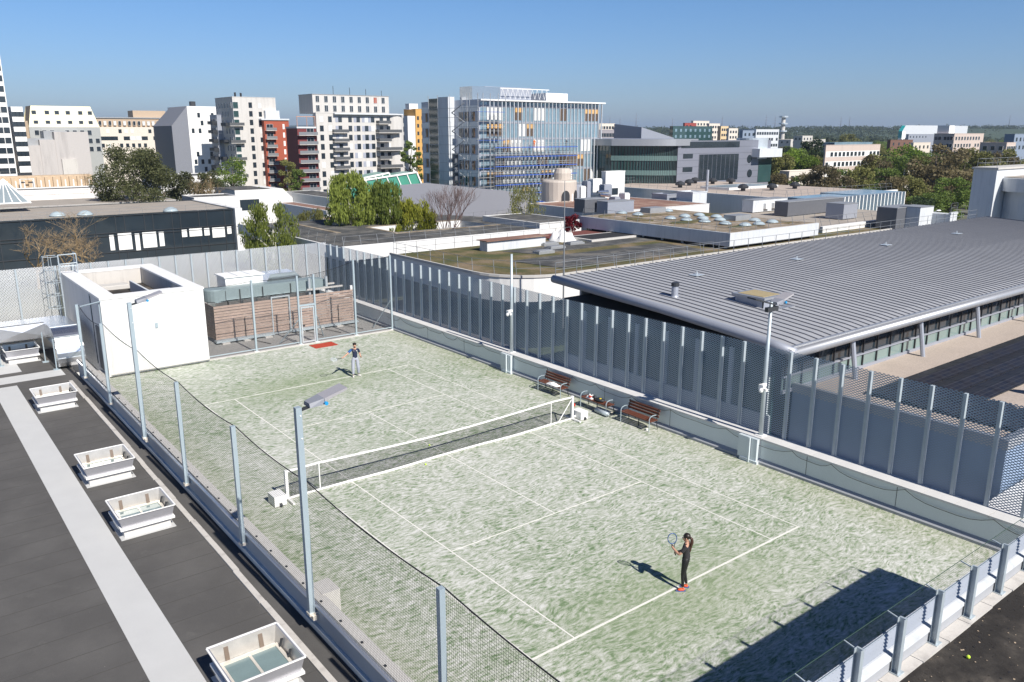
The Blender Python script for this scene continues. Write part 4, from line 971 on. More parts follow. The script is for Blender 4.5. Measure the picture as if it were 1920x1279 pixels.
mb = MB(); mb.box(XW+.8,XE,YS+.82,YS+.88,-2.85,-2.1); part('lower_glazing', mb, M('pale_green_glass', (.20,.27,.255), .1, var=.3, sc=.4, spec=.8), p)
mb = MB(); mb.box(XW+.8,XE,YS+.70,YS+.86,-2.1,-2.0); mb.box(XW+.8,XE,YS+.70,YS+.89,-3.1,-2.85); part('transom', mb, m_greymetal, p)
mbm = MB(); mbm.bar((0,YS+.76,-3.0),(0,YS+.80,-.45),.10); mul = mbm.mesh('mullion', m_dark)
for k in range(38): link('mullion', mul, p, (XW+1.0+k*1.76-w_.x, -w_.y, -w_.z))
mbc = MB(); mbc.tube([(0,YS-.35,-3.1),(0,YS+.15,-.35)], .16, 8); mcol = mbc.mesh('column', m_greymetal)
for x in (31.5, 40.3, 49.1, 57.9, 66.7, 75.5): link('column', mcol, p, (x-w_.x, -w_.y, -w_.z))
mb = MB(); mb.box(XW+.75,XW+.95,YS+1.4,YN-1,-6.3,-.9); part('side_glazing', mb, m_glassgreen, p)
mb = MB(); mb.box(XW+.6,XW+.76,YS+1.4,YN-1,-6.3,-4.6)
for k in range(7): mb.box(XW+.6,XW+.75,YS+1.6+k*2.7,YS+1.9+k*2.7,-4.6,-.9)
part('side_wall', mb, m_parapet, p)
mb = MB(); mb.box(XW+3,XE-1,YN-.1,YN+.1,-6.3,1.0); part('back_wall', mb, m_white, p)
# things on it
def roofz(y):
    for (ya, za), (yb_, zb_) in zip(prof[:-1], prof[1:]):
        if ya <= y <= yb_: return za+(zb_-za)*(y-ya)/(yb_-ya)
t = thing('roof_vent_pipe', 'short grey vent pipe with a dark cap standing on the big metal roof', 'vent', (27.6,12.6,roofz(12.6)))
q = wloc(t); mb = MB(); mb.lathe([(.30,0),(.24,.1),(.24,.75)], q, 14); part('pipe', mb, m_greymetal, t, smooth=False)
mb = MB(); mb.lathe([(.25,.75),(.28,.76),(.28,.98),(.2,1.02)], q, 14); part('cap', mb, m_dark, t)
t = thing('roof_hatch', 'square roof hatch with an ochre lid on the big metal roof behind the floodlight pole', 'hatch', (31.4,8.5,roofz(8.5)))
mb = MB(); mb.box(30.5,32.6,7.3,9.6,.3,1.15); part('upstand', mb, m_greymetal, t)
mb = MB(); mb.box(30.3,32.75,7.1,9.8,1.15,1.3); part('lid', mb, m_zinclight, t)
mb = MB(); mb.box(30.6,32.5,7.4,9.5,1.3,1.32); part('lid_felt', mb, M('ochre_felt', (.36,.29,.16), .8, var=.2, sc=3), t)
mb = MB(); mb.box(29.9,33.1,6.5,10.2,.28,roofz(6.5)+.06); part('flashing', mb, m_zinclight, t)
for i, x in enumerate((34.8,48.5,64,79.5)):
    z = roofz(16.8); mb = MB(); mb.box(x-.5,x+.5,16.2,17.0,z+.05,z+.09); mb.tube([(x,16.6,z),(x,16.6,z+.35)],.05,6); single('roof_anchor', mb, m_lightsteel, ['first (nearest) small steel anchor on the big metal roof, above the vent pipe','second small steel anchor from the left on the upper part of the big metal roof','third small steel anchor from the left on the upper part of the big metal roof','last small steel anchor, near the white building end of the big metal roof'][i], 'anchor', 'fall anchors on the metal roof')
railing('long thin steel guard rail along the top edge of the big grey metal roof', [(XW+.6,YN+.3,ZN-.1),(XE-2,YN+.3,ZN-.1)], 1.1, 2.2)
# gravel roof with solar panels
p = thing('gravel_roof_building', 'low building with a pink gravel roof and solar panels beside the big metal roof', 'building', (60,-5,-6.3))
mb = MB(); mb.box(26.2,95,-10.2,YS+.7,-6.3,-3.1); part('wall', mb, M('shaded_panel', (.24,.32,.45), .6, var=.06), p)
mb = MB(); mb.box(26.2,95,-10.2,YS+.7,-3.1,-3.05); part('roof', mb, m_gravel, p)
mb = MB(); mb.box(26.15,26.5,-10.25,YS+.7,-3.1,-2.55); mb.box(26.5,95,-10.25,-9.9,-3.1,-2.55); part('parapet', mb, m_zinclight, p)
for k in range(26):
    for j in range(5):
        if k > 1 and j > 2: continue
        x = 29.0+k*2.15; y = -1.2-j*1.72 + (.0 if k < 9 else -.0)
        mb = MB(); mb.add([(0,-1.66,.12),(2.1,-1.66,.12),(2.1,-.83,.28),(0,-.83,.28),(0,0,.12),(2.1,0,.12)], [(0,1,2,3),(3,2,5,4)]); mb.box(.05,2.05,-1.6,-.05,.0,.1,1)
        if k == 0 and j == 0: sol = mb.mesh('solar_panel', [m_solar, m_dark])
        tag(link('solar_panel', sol, None, (x,y,-3.05)), 'dark double-sloped solar panel lying on the pink gravel roof', 'solar panel', 'solar panels on the pink gravel roof')
t = thing('vent_cowl', 'dark metal vent cowl on the gravel at the right edge below the solar panels', 'vent', (37.2,-7.5,-3.05)); q = wloc(t)
mb = MB(); mb.tube([q, q+Vector((0,0,.5)), q+Vector((-.15,-.1,.75)), q+Vector((-.5,-.25,.8))], [.25,.25,.3,.42], 12); part('cowl', mb, m_greymetal, t, smooth=True)
# mast
mb = MB(); mb.tube([(32.6,30,-6.3),(32.6,30,1),(32.55,30,8.0)], [.10,.08,.03], 6); single('mast', mb, m_railing, 'very thin tall lightning mast rising before the planted roof', 'mast')

# ------------------------------------------------------------------ planted roof with the rounded corner (Q)
p = thing('low_building', 'low white building with a rounded corner and a moss-grown flat roof behind the mesh screen', 'building', (50,48,GZ))
poly = [(30.3,57.5),(30.3,43.0)]+[(35.8-5.5*math.cos(a), 40.0-5.5*math.sin(a)) for a in [PI/2*k/8 for k in range(1,9)]]
poly = [(30.3,57.5),(30.3,41.0)]+[(36.8-6.5*math.cos(PI/2*k/9), 41.0-6.5*math.sin(PI/2*k/9)) for k in range(1,10)]+[(112,34.5),(112,57.5)]
poly = poly[::-1]
mb = MB(); mb.prism(poly, -3.9, -1.55); part('fascia', mb, m_white, p)
mb = MB(); mb.prism([(x+(1.2 if x < 60 else -1), y+(1.2 if y < 50 else -1)) for x,y in poly], GZ, -3.9); part('recessed_storey', mb, m_glass, p)
mb = MB(); mb.prism([(x+.12*(1 if x<60 else -1), y) for x,y in poly], -1.55, -1.5); part('roof', mb, m_moss, p)
rim = poly[1:-0]; mb = MB()
ed = [q for q in poly[::-1]]
mb.tube([(x,y,-1.38) for x,y in ed[:12]+[(112,34.5)]], .17, 4); part('coping', mb, m_coping, p)
for i, (a,b,c,d) in enumerate(((38,62,38,45),(42,70,47.5,51.5),(64,80,39,43))):
    mb = MB(); mb.prism([(a+1.5,c),(b,c),(b+.5,d),(a,d)], -1.5, -1.44); part('felt_patch', mb, m_felt, p)
mb = MB(); mb.box(40.5,49.5,52.5,54,-1.5,-.3,0); part('roof_curb', mb, m_whitecool, p)
mb = MB(); mb.box(40.2,49.8,52.2,54.3,-.3,-.22); part('curb_capping', mb, m_mossred, p)
mb = MB(); mb.box(56,78,51,56,-1.5,-1.2); mb.box(56.5,77.5,51.5,55.5,-1.2,-1.19,1); part('courtyard_edge', mb, [m_coping, M('painted_courtyard_shadow', (.02,.02,.022), .9)], p)  # dark top sheet stands in for the shadow down in the courtyard
mb = MB(); mb.box(54,66,56.5,61,-1.5,-1.42); part('red_roof', mb, M('dark_red_felt', (.16,.05,.04), .85, var=.2), p)
for i, (x,y) in enumerate(((45,47.5),(48.5,49.5),(53,51),(50,52.5))):
    mb = MB(); mb.box(x-1.2,x+1.2,y-.6,y+.6,-1.5,-1.2); mb.box(x-1.0,x+1.0,y-.45,y+.45,-1.2,-1.1); single('roof_hatch', mb, m_lead, ['low grey roof hatch nearest the rounded corner of the planted roof','grey roof hatch just behind the nearest one on the planted roof','grey roof hatch farthest right of the four on the planted roof','grey roof hatch lying beside the white sheet on the planted roof'][i], 'hatch', 'hatches on the planted roof')
single('tarpaulin', cloth(54.5,55,-1.5,1.6,1.6,1.6,5,12), m_whiteclean, 'white tarpaulin heaped over material on the planted roof', 'tarpaulin', smooth=True)
mb = MB(); mb.box(67.5,68.6,54.5,55.5,-1.2,.1); single('air_conditioner', mb, m_cream, 'beige air conditioning box beside the dark courtyard opening', 'air conditioner')
railing('leaning guard rail around the rounded corner of the planted roof', [(30.5,57,-1.4),(30.6,41.5,-1.4),(32.5,36.8,-1.4),(37,34.8,-1.4),(60,34.7,-1.4)], 1.3, 2.3, (.25,.5))
railing('guard rail along the back edge of the planted roof', [(31,57.3,-1.4),(58,57.3,-1.4)], 1.2, 2.6)

# ------------------------------------------------------------------ wide dark flat roof with the long white front (P)
p = thing('low_building', 'long low building with white front fascia, dark felt roof and a tree-filled courtyard', 'building', (50,85,GZ))
RECT = ((29.2,66.8,67.2,79),(29.2,44,79,103),(61,74,79,88),(44,74,88,99.5))
mb = MB()
for a in RECT: mb.box(a[0],a[1],a[2],a[3],-3.3,-2.0)
part('wall', mb, m_white, p)
mb = MB()
for a in ((30,66,68.2,78.99),(30,43.9,79.01,102.5),(61.1,73,79.01,87.99),(44.1,73,88.01,99)): mb.box(*a,GZ,-3.3)
part('recessed_storey', mb, m_glass, p)
mb = MB()
for a in RECT: mb.box(*a,-2.0,-1.98)
part('roof', mb, m_felt, p)
mb = MB(); mb.box(28.9,67.1,66.9,67.2,-3.3,-1.5); mb.box(28.95,29.25,67.2,103,-3.3,-1.7); part('parapet', mb, m_white, p)
for (a,b,c,d) in ((30,64,67.4,68.2),(43,62,78.2,78.9),(43.2,43.9,79.2,88),(44,61,88.1,88.9),(36.5,37.3,84,102),(44.5,60,98.4,99.3)):
    mb = MB(); mb.box(a,b,c,d,-1.98,-1.93); part('gravel_margin', mb, m_gravelroof, p)
railing('leaning guard rail along the long white-fronted dark roof', [(29.5,67.6,-1.6),(65.5,67.6,-1.6)], 1.2, 2.4, (0,.35))
railing('guard rail on the left edge of the dark felt roof', [(29.6,68,-1.7),(29.6,102,-1.7)], 1.2, 2.6, (.3,0))
railing('guard rail in front of the willows on the dark felt roof', [(44,99.2,-1.9),(60,99.2,-1.9)], 1.1, 2.2)
railing('guard rail along the far right part of the dark felt roof', [(61,87.7,-1.9),(73.5,87.7,-1.9)], 1.1, 2.2)
mb = MB(); mb.box(41,43,93.5,94.7,-1.98,-1.6); single('roof_hatch', mb, m_coping, 'low pale hatch on the dark felt roof before the willows', 'hatch')

# ------------------------------------------------------------------ block with the dome skylights (R)
RX0,RX1,RY0,RY1,RZ = 64.2,83.0,35.8,62.3,.5
b = Bld('pavilion', 'low pavilion with a white fascia, ribbon windows and many dome skylights on its mossy roof', RX0,RY0,RX1,RY1,-1.5,RZ,m_glass, par=0, body=False)
b.box('core', M('dark_room', (.03,.03,.035), .7), RX0+1.0,RX1-.5,RY0+1.0,RY1-.5,-1.5,-1.0)
mb = MB(); mb.box(RX0,RX1,RY0,RY1,-1.1,RZ); part('fascia', mb, m_whitecool, b.t)
b.t.location.z = -1.5
mb = MB(); mb.box(RX0+.3,RX1-.3,RY0+.3,RY1-.3,RZ,RZ+.03); part('roof', mb, m_gravelroof, b.t)
mb = MB(); mb.box(RX0+.9,RX1-.6,RY0+.9,RY1-.6,-2.4,-1.1); part('window_band', mb, m_glass, b.t)
mb = MB(); mb.box(RX0+.8,RX1-.5,RY0+.8,RY1-.5,-2.9,-2.4); part('sill_wall', mb, m_whitecool, b.t)
for k in range(8):
    mb = MB(); mb.box(RX0+.78,RX0+1.0,RY0+1+k*3.4,RY0+1.35+k*3.4,-2.4,-1.1); part('pier', mb, m_whitecool, b.t)
for (cx,cy,rx,ry) in ((68,60,3,1.0),(73,56,4,1.2),(70,47,3.5,1.3),(76,44,3,1.2),(80,52,2.2,2),(72,39.5,3,.9),(67,53,1.5,2.5),(79,39,2.2,1.3)):
    mb = MB(); r = random.Random(int(cx*7+cy)); mb.prism([(cx+rx*math.cos(a)*r.uniform(.7,1.15), cy+ry*math.sin(a)*r.uniform(.7,1.15)) for a in [2*PI*i/12 for i in range(12)]], RZ+.03, RZ+.1); part('moss_patch', mb, m_moss, b.t)
mb = MB(); mb.lathe([(.82,0),(.80,.10),(.74,.13),(.60,.26),(.36,.36),(.12,.40)], (0,0,0), 14); dome = mb.mesh('dome_skylight', m_bubble, True)
for i, (px, py) in enumerate(((1166,400),(1196,403),(1210,396),(1252,396),(1257,410),(1287,413),(1284,406),(1311,404),(1318,410),(1321,416),(1343,407),(1350,413),(1360,420),(1373,408),(1397,423),(1415,414),(1423,421),(1448,417))):
    q = uz(px, py, RZ+.1); tag(link('dome_skylight', dome, None, q), 'pale frosted dome skylight on the mossy roof of the white pavilion', 'skylight', 'dome skylights on the pavilion roof')
for (px, py) in ((1220,399),(1378,414)):
    q = uz(px, py, RZ); mb = MB(); mb.box(q.x-1.2,q.x+2.2,q.y-1,q.y+1,RZ,RZ+.8); single('roof_light', mb, m_lead, ('left' if px < 1300 else 'right')+' one of the two boxy grey louvred roof lights among the domes', 'roof light')
railing('leaning guard rail around the domed pavilion roof, on its shaded long side', [(RX0+.3,RY1-.3,RZ),(RX0+.3,RY0+.3,RZ)], 1.15, 2.0, (.35,.1))
railing('leaning guard rail along the sunny short side of the domed pavilion roof', [(RX0+.3,RY0+.3,RZ),(RX1-.3,RY0+.3,RZ)], 1.15, 2.4, (.1,.35))
# ------------------------------------------------------------------ pink gravel roof (S), terrace (T), finned block
p = thing('low_building', 'broad low building with a flat pink gravel roof dotted with small dark fans', 'building', (140,90,GZ))
mb = MB(); mb.box(118,158,64,119,GZ,-.05); part('wall', mb, m_white, p)
mb = MB(); mb.box(118.3,157.7,64.3,118.7,-.05,.0); part('roof', mb, m_gravel, p)
mb = MB(); mb.box(117.9,158.1,63.9,64.4,-.05,.35); mb.box(117.9,118.4,64.4,119,-.05,.35); part('parapet', mb, m_white, p)
mb = MB(); mb.box(132,150,88,96,0,.5,0); mb.box(132.5,149.5,88.5,95.5,.5,.51,1); part('light_well', mb, [m_white, M('pale_glazing', (.35,.42,.46), .2)], p)
for i, (px, py) in enumerate(((1275,352),(1292,348),(1336,345),(1370,345),(1393,358),(1447,357),(1490,354),(1303,344))):
    q = uz(px, py, 0); mb = MB(); mb.lathe([(.5,0),(.5,.5),(1.1,.55),(1.15,.9),(.7,1.35),(.2,1.5)], q, 12); single('roof_fan', mb, m_dark, 'small dark domed extractor fan on the pink gravel roof', 'fan', 'extractor fans on the pink gravel roof')
q = uz(1325,360,0); mb = MB(); mb.tube([q, q+Vector((0,0,4.6))], .28, 8); single('flue', mb, m_greymetal, 'slim grey flue rising from the front of the pink gravel roof', 'flue')
q = uz(1298,382,-1); b = Bld('plant_room', 'white cube-shaped plant room standing before the pink gravel roof', q.x, q.y, q.x+4.2, q.y+4, -3, 1.0, m_whitecool)
q = uz(1265,380,-1); b = Bld('plant_room', 'grey plant room just left of the white cube before the pink gravel roof', q.x, q.y+2, q.x+3.2, q.y+6, -3, .3, m_greymetal)
railing('leaning guard rail along the far edge of the pink gravel roof', [(118.5,118,0),(157,118,0)], 1.4, 2.2, (0,.3))
railing('leaning guard rail along the right front of the pink gravel roof', [(119,64.6,.3),(157,64.6,.3)], 1.4, 2.2, (0,.4))
railing('leaning guard rail along the shaded left side of the pink gravel roof', [(118.6,118,.3),(118.6,65,.3)], 1.4, 2.6, (.4,0))
# finned glass block
P = ud(1612, 372, 150); X0, Y0 = P.x, P.y; X1 = solve_x(1690, Y0, 1.4)
b = Bld('finned_building', 'glass block with tall white vertical fins at the right end of the gravel roofs', X0, Y0, X1, Y0+8, -4, 1.2, m_glassblue, par=0)
k = 0; x = X0-14
mbf = MB(); mbf.box(-.12,.12,-.9,-.02,0,5.0); fin = mbf.mesh('fin', m_whiteclean)
while x < X1: link('fin', fin, b.t, Vector((x, Y0, -3.8))-b.t.location); x += 1.25
b.box('side_wall', m_glassblue, X0-14, X0, Y0+.01, Y0+6, -4, 1.1)
# terrace with plant boxes
p = thing('low_building', 'low building with a beige gravel terrace roof carrying grey plant boxes', 'building', (100,48,GZ))
mb = MB(); mb.box(88.5,122,38.5,62,GZ,-1.05); part('wall', mb, m_white, p)
mb = MB(); mb.box(88.8,121.8,38.9,61.8,-1.05,-1.0); part('roof', mb, m_gravel2, p)
mb = MB(); mb.box(88.3,122.1,38.4,38.9,-1.05,-.6); part('parapet', mb, m_white, p)
railing('leaning guard rail along the front of the beige gravel terrace', [(89,39,-.6),(121,39,-.6)], 1.2, 2.2, (0,.5))
def plantbox(px0, py, px1, h, d, mat, lab, z=-1.0):
    q = uz(px0, py, z); x1 = solve_x(px1, q.y, z)
    mb = MB(); mb.box(q.x,x1,q.y,q.y+d,z+.12,z+h)
    t = thing('plant_box', lab, 'plant unit', (q.x,q.y,z)); part('casing', mb, mat, t)
    mb = MB(); n = max(2,int((x1-q.x)/1.5))
    for i in range(n): mb.box(q.x+.4+i*(x1-q.x)/n, q.x+.7+i*(x1-q.x)/n, q.y+.2, q.y+.5, z, z+.12)
    part('feet', mb, m_concrete, t)
    mb = MB(); mb.box(q.x-.05,x1+.05,q.y-.05,q.y+d+.05,z+h,z+h+.1); part('capping', mb, m_lead, t); return t, q, x1
plantbox(1580,413,1606,2.4,3,m_greymetal,'end of the long grey plant box with a pale sunlit side on the beige terrace')
m_darkcase = M('dark_grey_casing', (.14,.145,.16), .5, .2)
plantbox(1476,407,1579,2.3,2.5,m_darkcase,'long dark grey plant box in the middle of the beige terrace')
t, q, x1 = plantbox(1411,400,1475,2.1,2.2,m_whitecool,'pale plant room with three white air conditioners on its front')
for i in range(3):
    x = q.x+(x1-q.x)*(.3+.24*i); mb = MB(); mb.box(x,x+1.2,q.y-.5,q.y-.02,q.z+.6,q.z+1.5); single('air_conditioner', mb, m_whiteclean, ['leftmost','middle','rightmost'][i]+' of the three white air conditioners on the pale plant room', 'air conditioner', 'air conditioners on the plant room')
t, q, x1 = plantbox(1721,432,1746,3.2,3,m_whitecool,'pale sunlit end part of the tall grey plant tower beside the terrace', -1.5)
plantbox(1678,432,1720,3.1,3,m_darkcase,'tall dark grey plant tower beside the terrace, left of its pale end', -1.5)
plantbox(1096,401,1138,2.2,2.5,m_darkcase,'dark corrugated plant screen left of the dome skylights', -.5)
plantbox(1139,402,1188,1.9,2.5,m_greymetal,'pale grey plant screen behind the dome skylights', -.5)

# ------------------------------------------------------------------ roofs between: red-brown roof with plant, grey sloping hall
def slab(name, label, px, py, pxE, pxN, z, wall, roof, zb=GZ, par=.25, cat='building'):
    q = uz(px, py, z); X1 = solve_x(pxE, q.y, z); Y1 = solve_y(pxN, q.x, z)
    return Bld(name, label, q.x, q.y, X1, Y1, zb, z, wall, cat, roof, par=par)
b = slab('low_building', 'low building with a reddish felt roof crowded with ventilation plant before the scaffolded block', 1140, 398, 1330, 990, -.6, m_white, m_mossred)
RB = b
for i, (px, py, w_, h_) in enumerate(((1086,367,1.6,2.6),(1094,367,1.3,2.3),(1104,366,1.0,3.2),(1120,360,2.6,3.2),(1140,362,2.2,2.2),(1071,372,1.0,1.4),(1158,378,1.4,1.2),(1176,374,1.3,1.6))):
    q = uz(px, py+6, -.6); mb = MB(); mb.box(q.x-w_/2,q.x+w_/2,q.y,q.y+1.6,-.57,-.57+h_); mb.box(q.x-w_/2+.1,q.x+w_/2-.1,q.y+.1,q.y+1.5,-.57+h_,-.4+h_)
    single('plant_unit', mb, [m_greymetal,m_whiteclean][i%2], ('%s ventilation unit on the reddish roof, %s' % (('grey','white')[i%2], ['leftmost of the tall ones','second of the tall ones','slim and tallest','wide and behind the pipes','right of the widest one','small, beside the round turret','small and far right','last before the grey screen'][i])), 'ventilation unit', 'ventilation units on the reddish roof')
q = uz(1048, 376, -.6); mb = MB(); mb.lathe([(3.4,0),(3.4,3.6),(3.2,3.9),(1.6,4.0)], q, 24); t = thing('round_turret', 'round beige concrete turret with two arched openings on the reddish roof', 'turret', q); part('drum', mb, m_stone2 := stained('beige_concrete', (.52,.46,.40), (.36,.31,.27), .5), t, smooth=False)
mb = MB(); mb.lathe([(1.6,4.0),(1.7,5.2),(1.4,6.1),(1.2,6.1)], q+Vector((.8,0,0)), 16); part('cowl', mb, m_stone2, t)
for a in (-1.9,-1.1):
    c_ = q+Vector((3.42*math.cos(a),3.42*math.sin(a),1.1)); d_ = Vector((math.cos(a),math.sin(a),0)); sd_ = Vector((-d_.y,d_.x,0))
    mb = MB(); mb.add([c_+d_*.03+sd_*.8*math.cos(w2)+Vector((0,0,1.0*math.sin(w2))) for w2 in [PI*i/8 for i in range(9)]]+[c_+d_*.03-sd_*.8+Vector((0,0,-.9)), c_+d_*.03+sd_*.8+Vector((0,0,-.9))], [tuple(range(11))]); part('arch_opening', mb, m_dark, t)
mb = MB(); 
for (pa, pb) in (((1120,364),(1140,363)),((1128,369),(1143,371))): mb.tube([uz(*pa,.2)+Vector((0,0,.4)), uz(*pb,.2)+Vector((0,0,.4))], .3, 8)
single('pipe', mb, m_silver, 'pair of fat silver pipes between the ventilation units on the reddish roof', 'pipe')
# grey sloping hall (O)
p1_, p2_, p3_ = uz(760,404,-2.2), uz(870,410,-2.2), uz(800,343,1.2); n_ = (p2_-p1_).cross(p3_-p1_)
def onp(px, py): d = ray(px, py); return CAM+d*((p1_-CAM).dot(n_)/d.dot(n_))
A = [onp(800,343), onp(996,363), onp(985,378), onp(905,408), onp(752,404), onp(750,347)]
c_ = sum(A, Vector())/6; t = thing('grey_hall', 'grey sloping windowless hall roof behind the purple leafless tree', 'building', (c_.x,c_.y,GZ))
n = 6; mb = MB(); mb.add([tuple(v) for v in A]+[(v.x,v.y,GZ) for v in A], [tuple(range(n))[::-1], tuple(range(n,2*n))]+[(i,(i+1)%n,n+(i+1)%n,n+i) for i in range(n)]); part('shell', mb, M('grey_membrane', (.30,.30,.32), .6, .1, var=.06, sc=.05), t)
b = slab('low_building', 'low white-walled building with a mossy roof behind the small birch', 1012, 420, 1090, 905, -1.2, m_white, m_felt, par=.3)
b = slab('low_building', 'white wall and small dark roof left of the willows', 640, 418, 700, 590, -2.2, m_white, m_mossred)
b = slab('low_building', 'small white block with a red-brown roof above the left willow', 612, 396, 645, 520, -1.6, m_white, m_mossred)
b = slab('low_building', 'white building behind the far railing before the reddish roof', 700, 383, 760, 530, -2.0, m_white, m_felt)
P0 = uz(548,402,-3.5); t = thing('low_building', 'white building with a steep slanting end wall beside the front birch', 'building', (P0.x,P0.y,GZ))
a = uz(448,357,-.8); Y = a.y; X0 = solve_x(440,Y,-.8); X1 = solve_x(530,Y,-.8); X2 = solve_x(560,Y,-4.5)
mb = MB(); mb.poly_y([(X0,GZ),(X0,-.8),(X1,-.8),(X2,-4.5),(X2,GZ)], Y, Y+14); part('wall', mb, m_white, t)
mb = MB(); mb.box(X0+1,X1-6,Y-.03,Y-.001,-5.5,-3.0); part('window', mb, m_glass, t)
mb = MB(); mb.box(X0-.02,X1-3,Y+.4,Y+13,-.79,-.7); part('roof', mb, m_felt, t)
# green glass roof pieces behind the hall
for k, (px, py, w_) in enumerate(((760,345,12),(722,346,8))):
    q = uz(px, py, 1.0); mb = MB(); mb.poly_y([(q.x-w_,-2),(q.x-w_*.8,1.6),(q.x+w_*.55,3.2),(q.x+w_*.75,-2)], q.y+6, q.y+12)
    t = thing('glass_roof', ['green glass roof truss with white frame behind the grey hall','smaller green glass roof truss left of the larger one'][k], 'glass roof', (q.x,q.y+9,-2)); part('glass', mb, M('bright_green_glass', (.08,.30,.22), .15, var=.3, sc=.3), t)
    mb = MB(); y = q.y+5.9
    pts = [(q.x-w_,-2),(q.x-w_*.8,1.6),(q.x+w_*.55,3.2),(q.x+w_*.75,-2)]
    for (a0,a1) in zip(pts[:-1],pts[1:]): mb.bar((a0[0],y,a0[1]),(a1[0],y,a1[1]),.35)
    for i in range(6): u = i/6; xa = pts[1][0]+(pts[2][0]-pts[1][0])*u; mb.bar((xa,y,1.6+1.6*u),(xa+2.2,y,-2),.22)
    part('frame', mb, m_whiteclean, t)

# ------------------------------------------------------------------ dark glass office at the left (M)
YM = 125.3; XR = 36.2
b = Bld('glass_office', 'two-storey black glass office with white panels behind the bare tree on the left', -60, YM, XR, YM+24, GZ, -1.4, m_glass, roof=m_gravel2, par=.4)
mb = MB(); x = XR
k = 0
r_ = random.Random(4); mbm = MB(); mbm.box(-.05,.05,-.12,-.001,0,7.5); mu = mbm.mesh('mullion', m_dark)
ws = [1.4,3.2]; x = XR-.3
while x > -45: link('mullion', mu, b.t, Vector((x,YM,GZ))-b.t.location); x -= ws[k%2]; k += 1
for z in (-1.5,-4.3,-4.8,-7.6):
    mb = MB(); mb.box(-60,XR,YM-.15,YM-.001,z,z+.1); part('transom', mb, m_dark, b.t)
for px0, px1, pa, pb in ((204,216,441,469),(220,249,438,467),(252,264,438,469),(266,295,436,463),(297,309,435,461),(340,351,431,444),(354,379,429,442),(382,393,428,441),(397,422,427,444),(425,434,425,438)):
    A_ = uy(px0,pa,YM); B_ = uy(px1,pb,YM); mb = MB(); mb.box(A_.x,B_.x,YM-.13,YM-.11,B_.z,A_.z); part('blind_panel', mb, m_whiteclean, b.t)
mb = MB(); mb.box(XR,XR+1.3,YM-1.0,YM+24,GZ,-1.2); part('end_wall', mb, m_white, b.t)
for (px,py) in ((108,405),(160,403),(320,396)):
    q = uz(px,py,-1.3); mb = MB(); mb.lathe([(1.3,0),(1.25,.15),(.9,.5),(.3,.75)], q, 12); single('dome_skylight', mb, m_bubble, 'pale dome skylight at the roof edge of the black glass office, '+{108:'leftmost',160:'second from left',320:'rightmost'}[px], 'skylight', 'domes on the glass office', smooth=True)
railing('long thin guard rail on the roof of the black glass office', [(-30,YM+.6,-1.3),(XR-1,YM+.6,-1.3)], 1.0, 3.5)
b = at('roof_box', 'white rooftop block at the right end of the black glass office', 364, 447, 341, 372, 172, m_white, zb=GZ, roof=m_felt)
b = slab('low_building', 'long low building with beige walkways behind the black glass office', -20, 392, 330, -60, -1.4, m_concrete, m_gravel2)
b = slab('low_building', 'low building with faded pink roof panels left of the dark pine', -20, 372, 205, -40, -.6, m_white, m_mossred, par=.6)
b = slab('low_building', 'white parapet wall and narrow roof behind the pink roof panels', -20, 362, 215, -30, .2, m_white, m_felt, par=.8)
b = at('low_building', 'long plain white building with a curved end behind the leafless shrub', 300, 455, 270, 333, 215, m_white, roof=m_felt)
railing('guard rail on the roof of the long plain white building', [(b.X0+.5,b.Y0+.5,b.z1),(b.X1-.5,b.Y0+.5,b.z1)], 1.1, 3)
# glass pyramid
q = uz(14, 380, .2); t = thing('glass_pyramid', 'white-framed glass pyramid skylight on the left roofs', 'skylight', q)
mb = MB(); A_ = [q+Vector((-3.5,-2.5,0)),q+Vector((3.2,-2.5,0)),q+Vector((3.2,4.2,0)),q+Vector((-3.5,4.2,0))]; ap = q+Vector((-.1,.9,4.0))
mb.add(A_+[ap], [(0,1,4),(1,2,4),(2,3,4),(3,0,4)]); part('glass', mb, M('pale_pyramid_glass', (.22,.26,.28), .2, var=.2, sc=.6), t)
mb = MB()
for a_ in A_: mb.tube([a_, ap], .16, 5)
for i in range(1,5):
    for (u_, v_) in ((0,1),(1,2),(3,0)): mb.tube([A_[u_].lerp(A_[v_], i/5), ap], .09, 4)
for i in range(4): mb.tube([A_[i], A_[(i+1)%4]], .16, 5)
part('frame', mb, m_whiteclean, t)

# ------------------------------------------------------------------ concrete fortress-like block on the left
m_fort = stained('stained_fort_concrete', (.47,.44,.42), (.30,.28,.27), .7, sc=.15)
b = at('concrete_block', 'windowless stained concrete block with a stepped roof at the left', 37, 167, 22, 273, 270, m_fort, zb=GZ, par=0)
X0,X1,Y0,z1 = b.X0,b.X1,b.Y0,b.z1
b.box('stepped_tower', m_fort, X0+(X1-X0)*.5, X1, Y0-.5, Y0+14, GZ, z1+4.3); b.box('stepped_block', m_fort, X0+(X1-X0)*.28, X0+(X1-X0)*.5, Y0-.3, Y0+14, GZ, z1+1.8)
b.box('roof_slab', m_lead, X0+(X1-X0)*.38, X0+(X1-X0)*.72, Y0+3, Y0+10, z1+2, z1+4.6)
b.box('roof_slab', m_lead, X0+(X1-X0)*.12, X0+(X1-X0)*.55, Y0+2, Y0+10, z1, z1+2.2)
b.box('buttress', m_concrete, X1-9, X1-4.5, Y0-1.4, Y0-.5, GZ, z1-4.5)
b = at('brown_building', 'brown concrete building with an overhanging upper floor at the left edge', -45, 36, -80, 292, 262, m_stone2, zb=GZ)
b.grid('S', (b.X1-b.X0)*.5, b.X1-b.X0, 3, 0, 4, 1, 4, 2.5)
m_ochre = stained('ochre_concrete', (.56,.42,.28), (.36,.28,.2), .5)
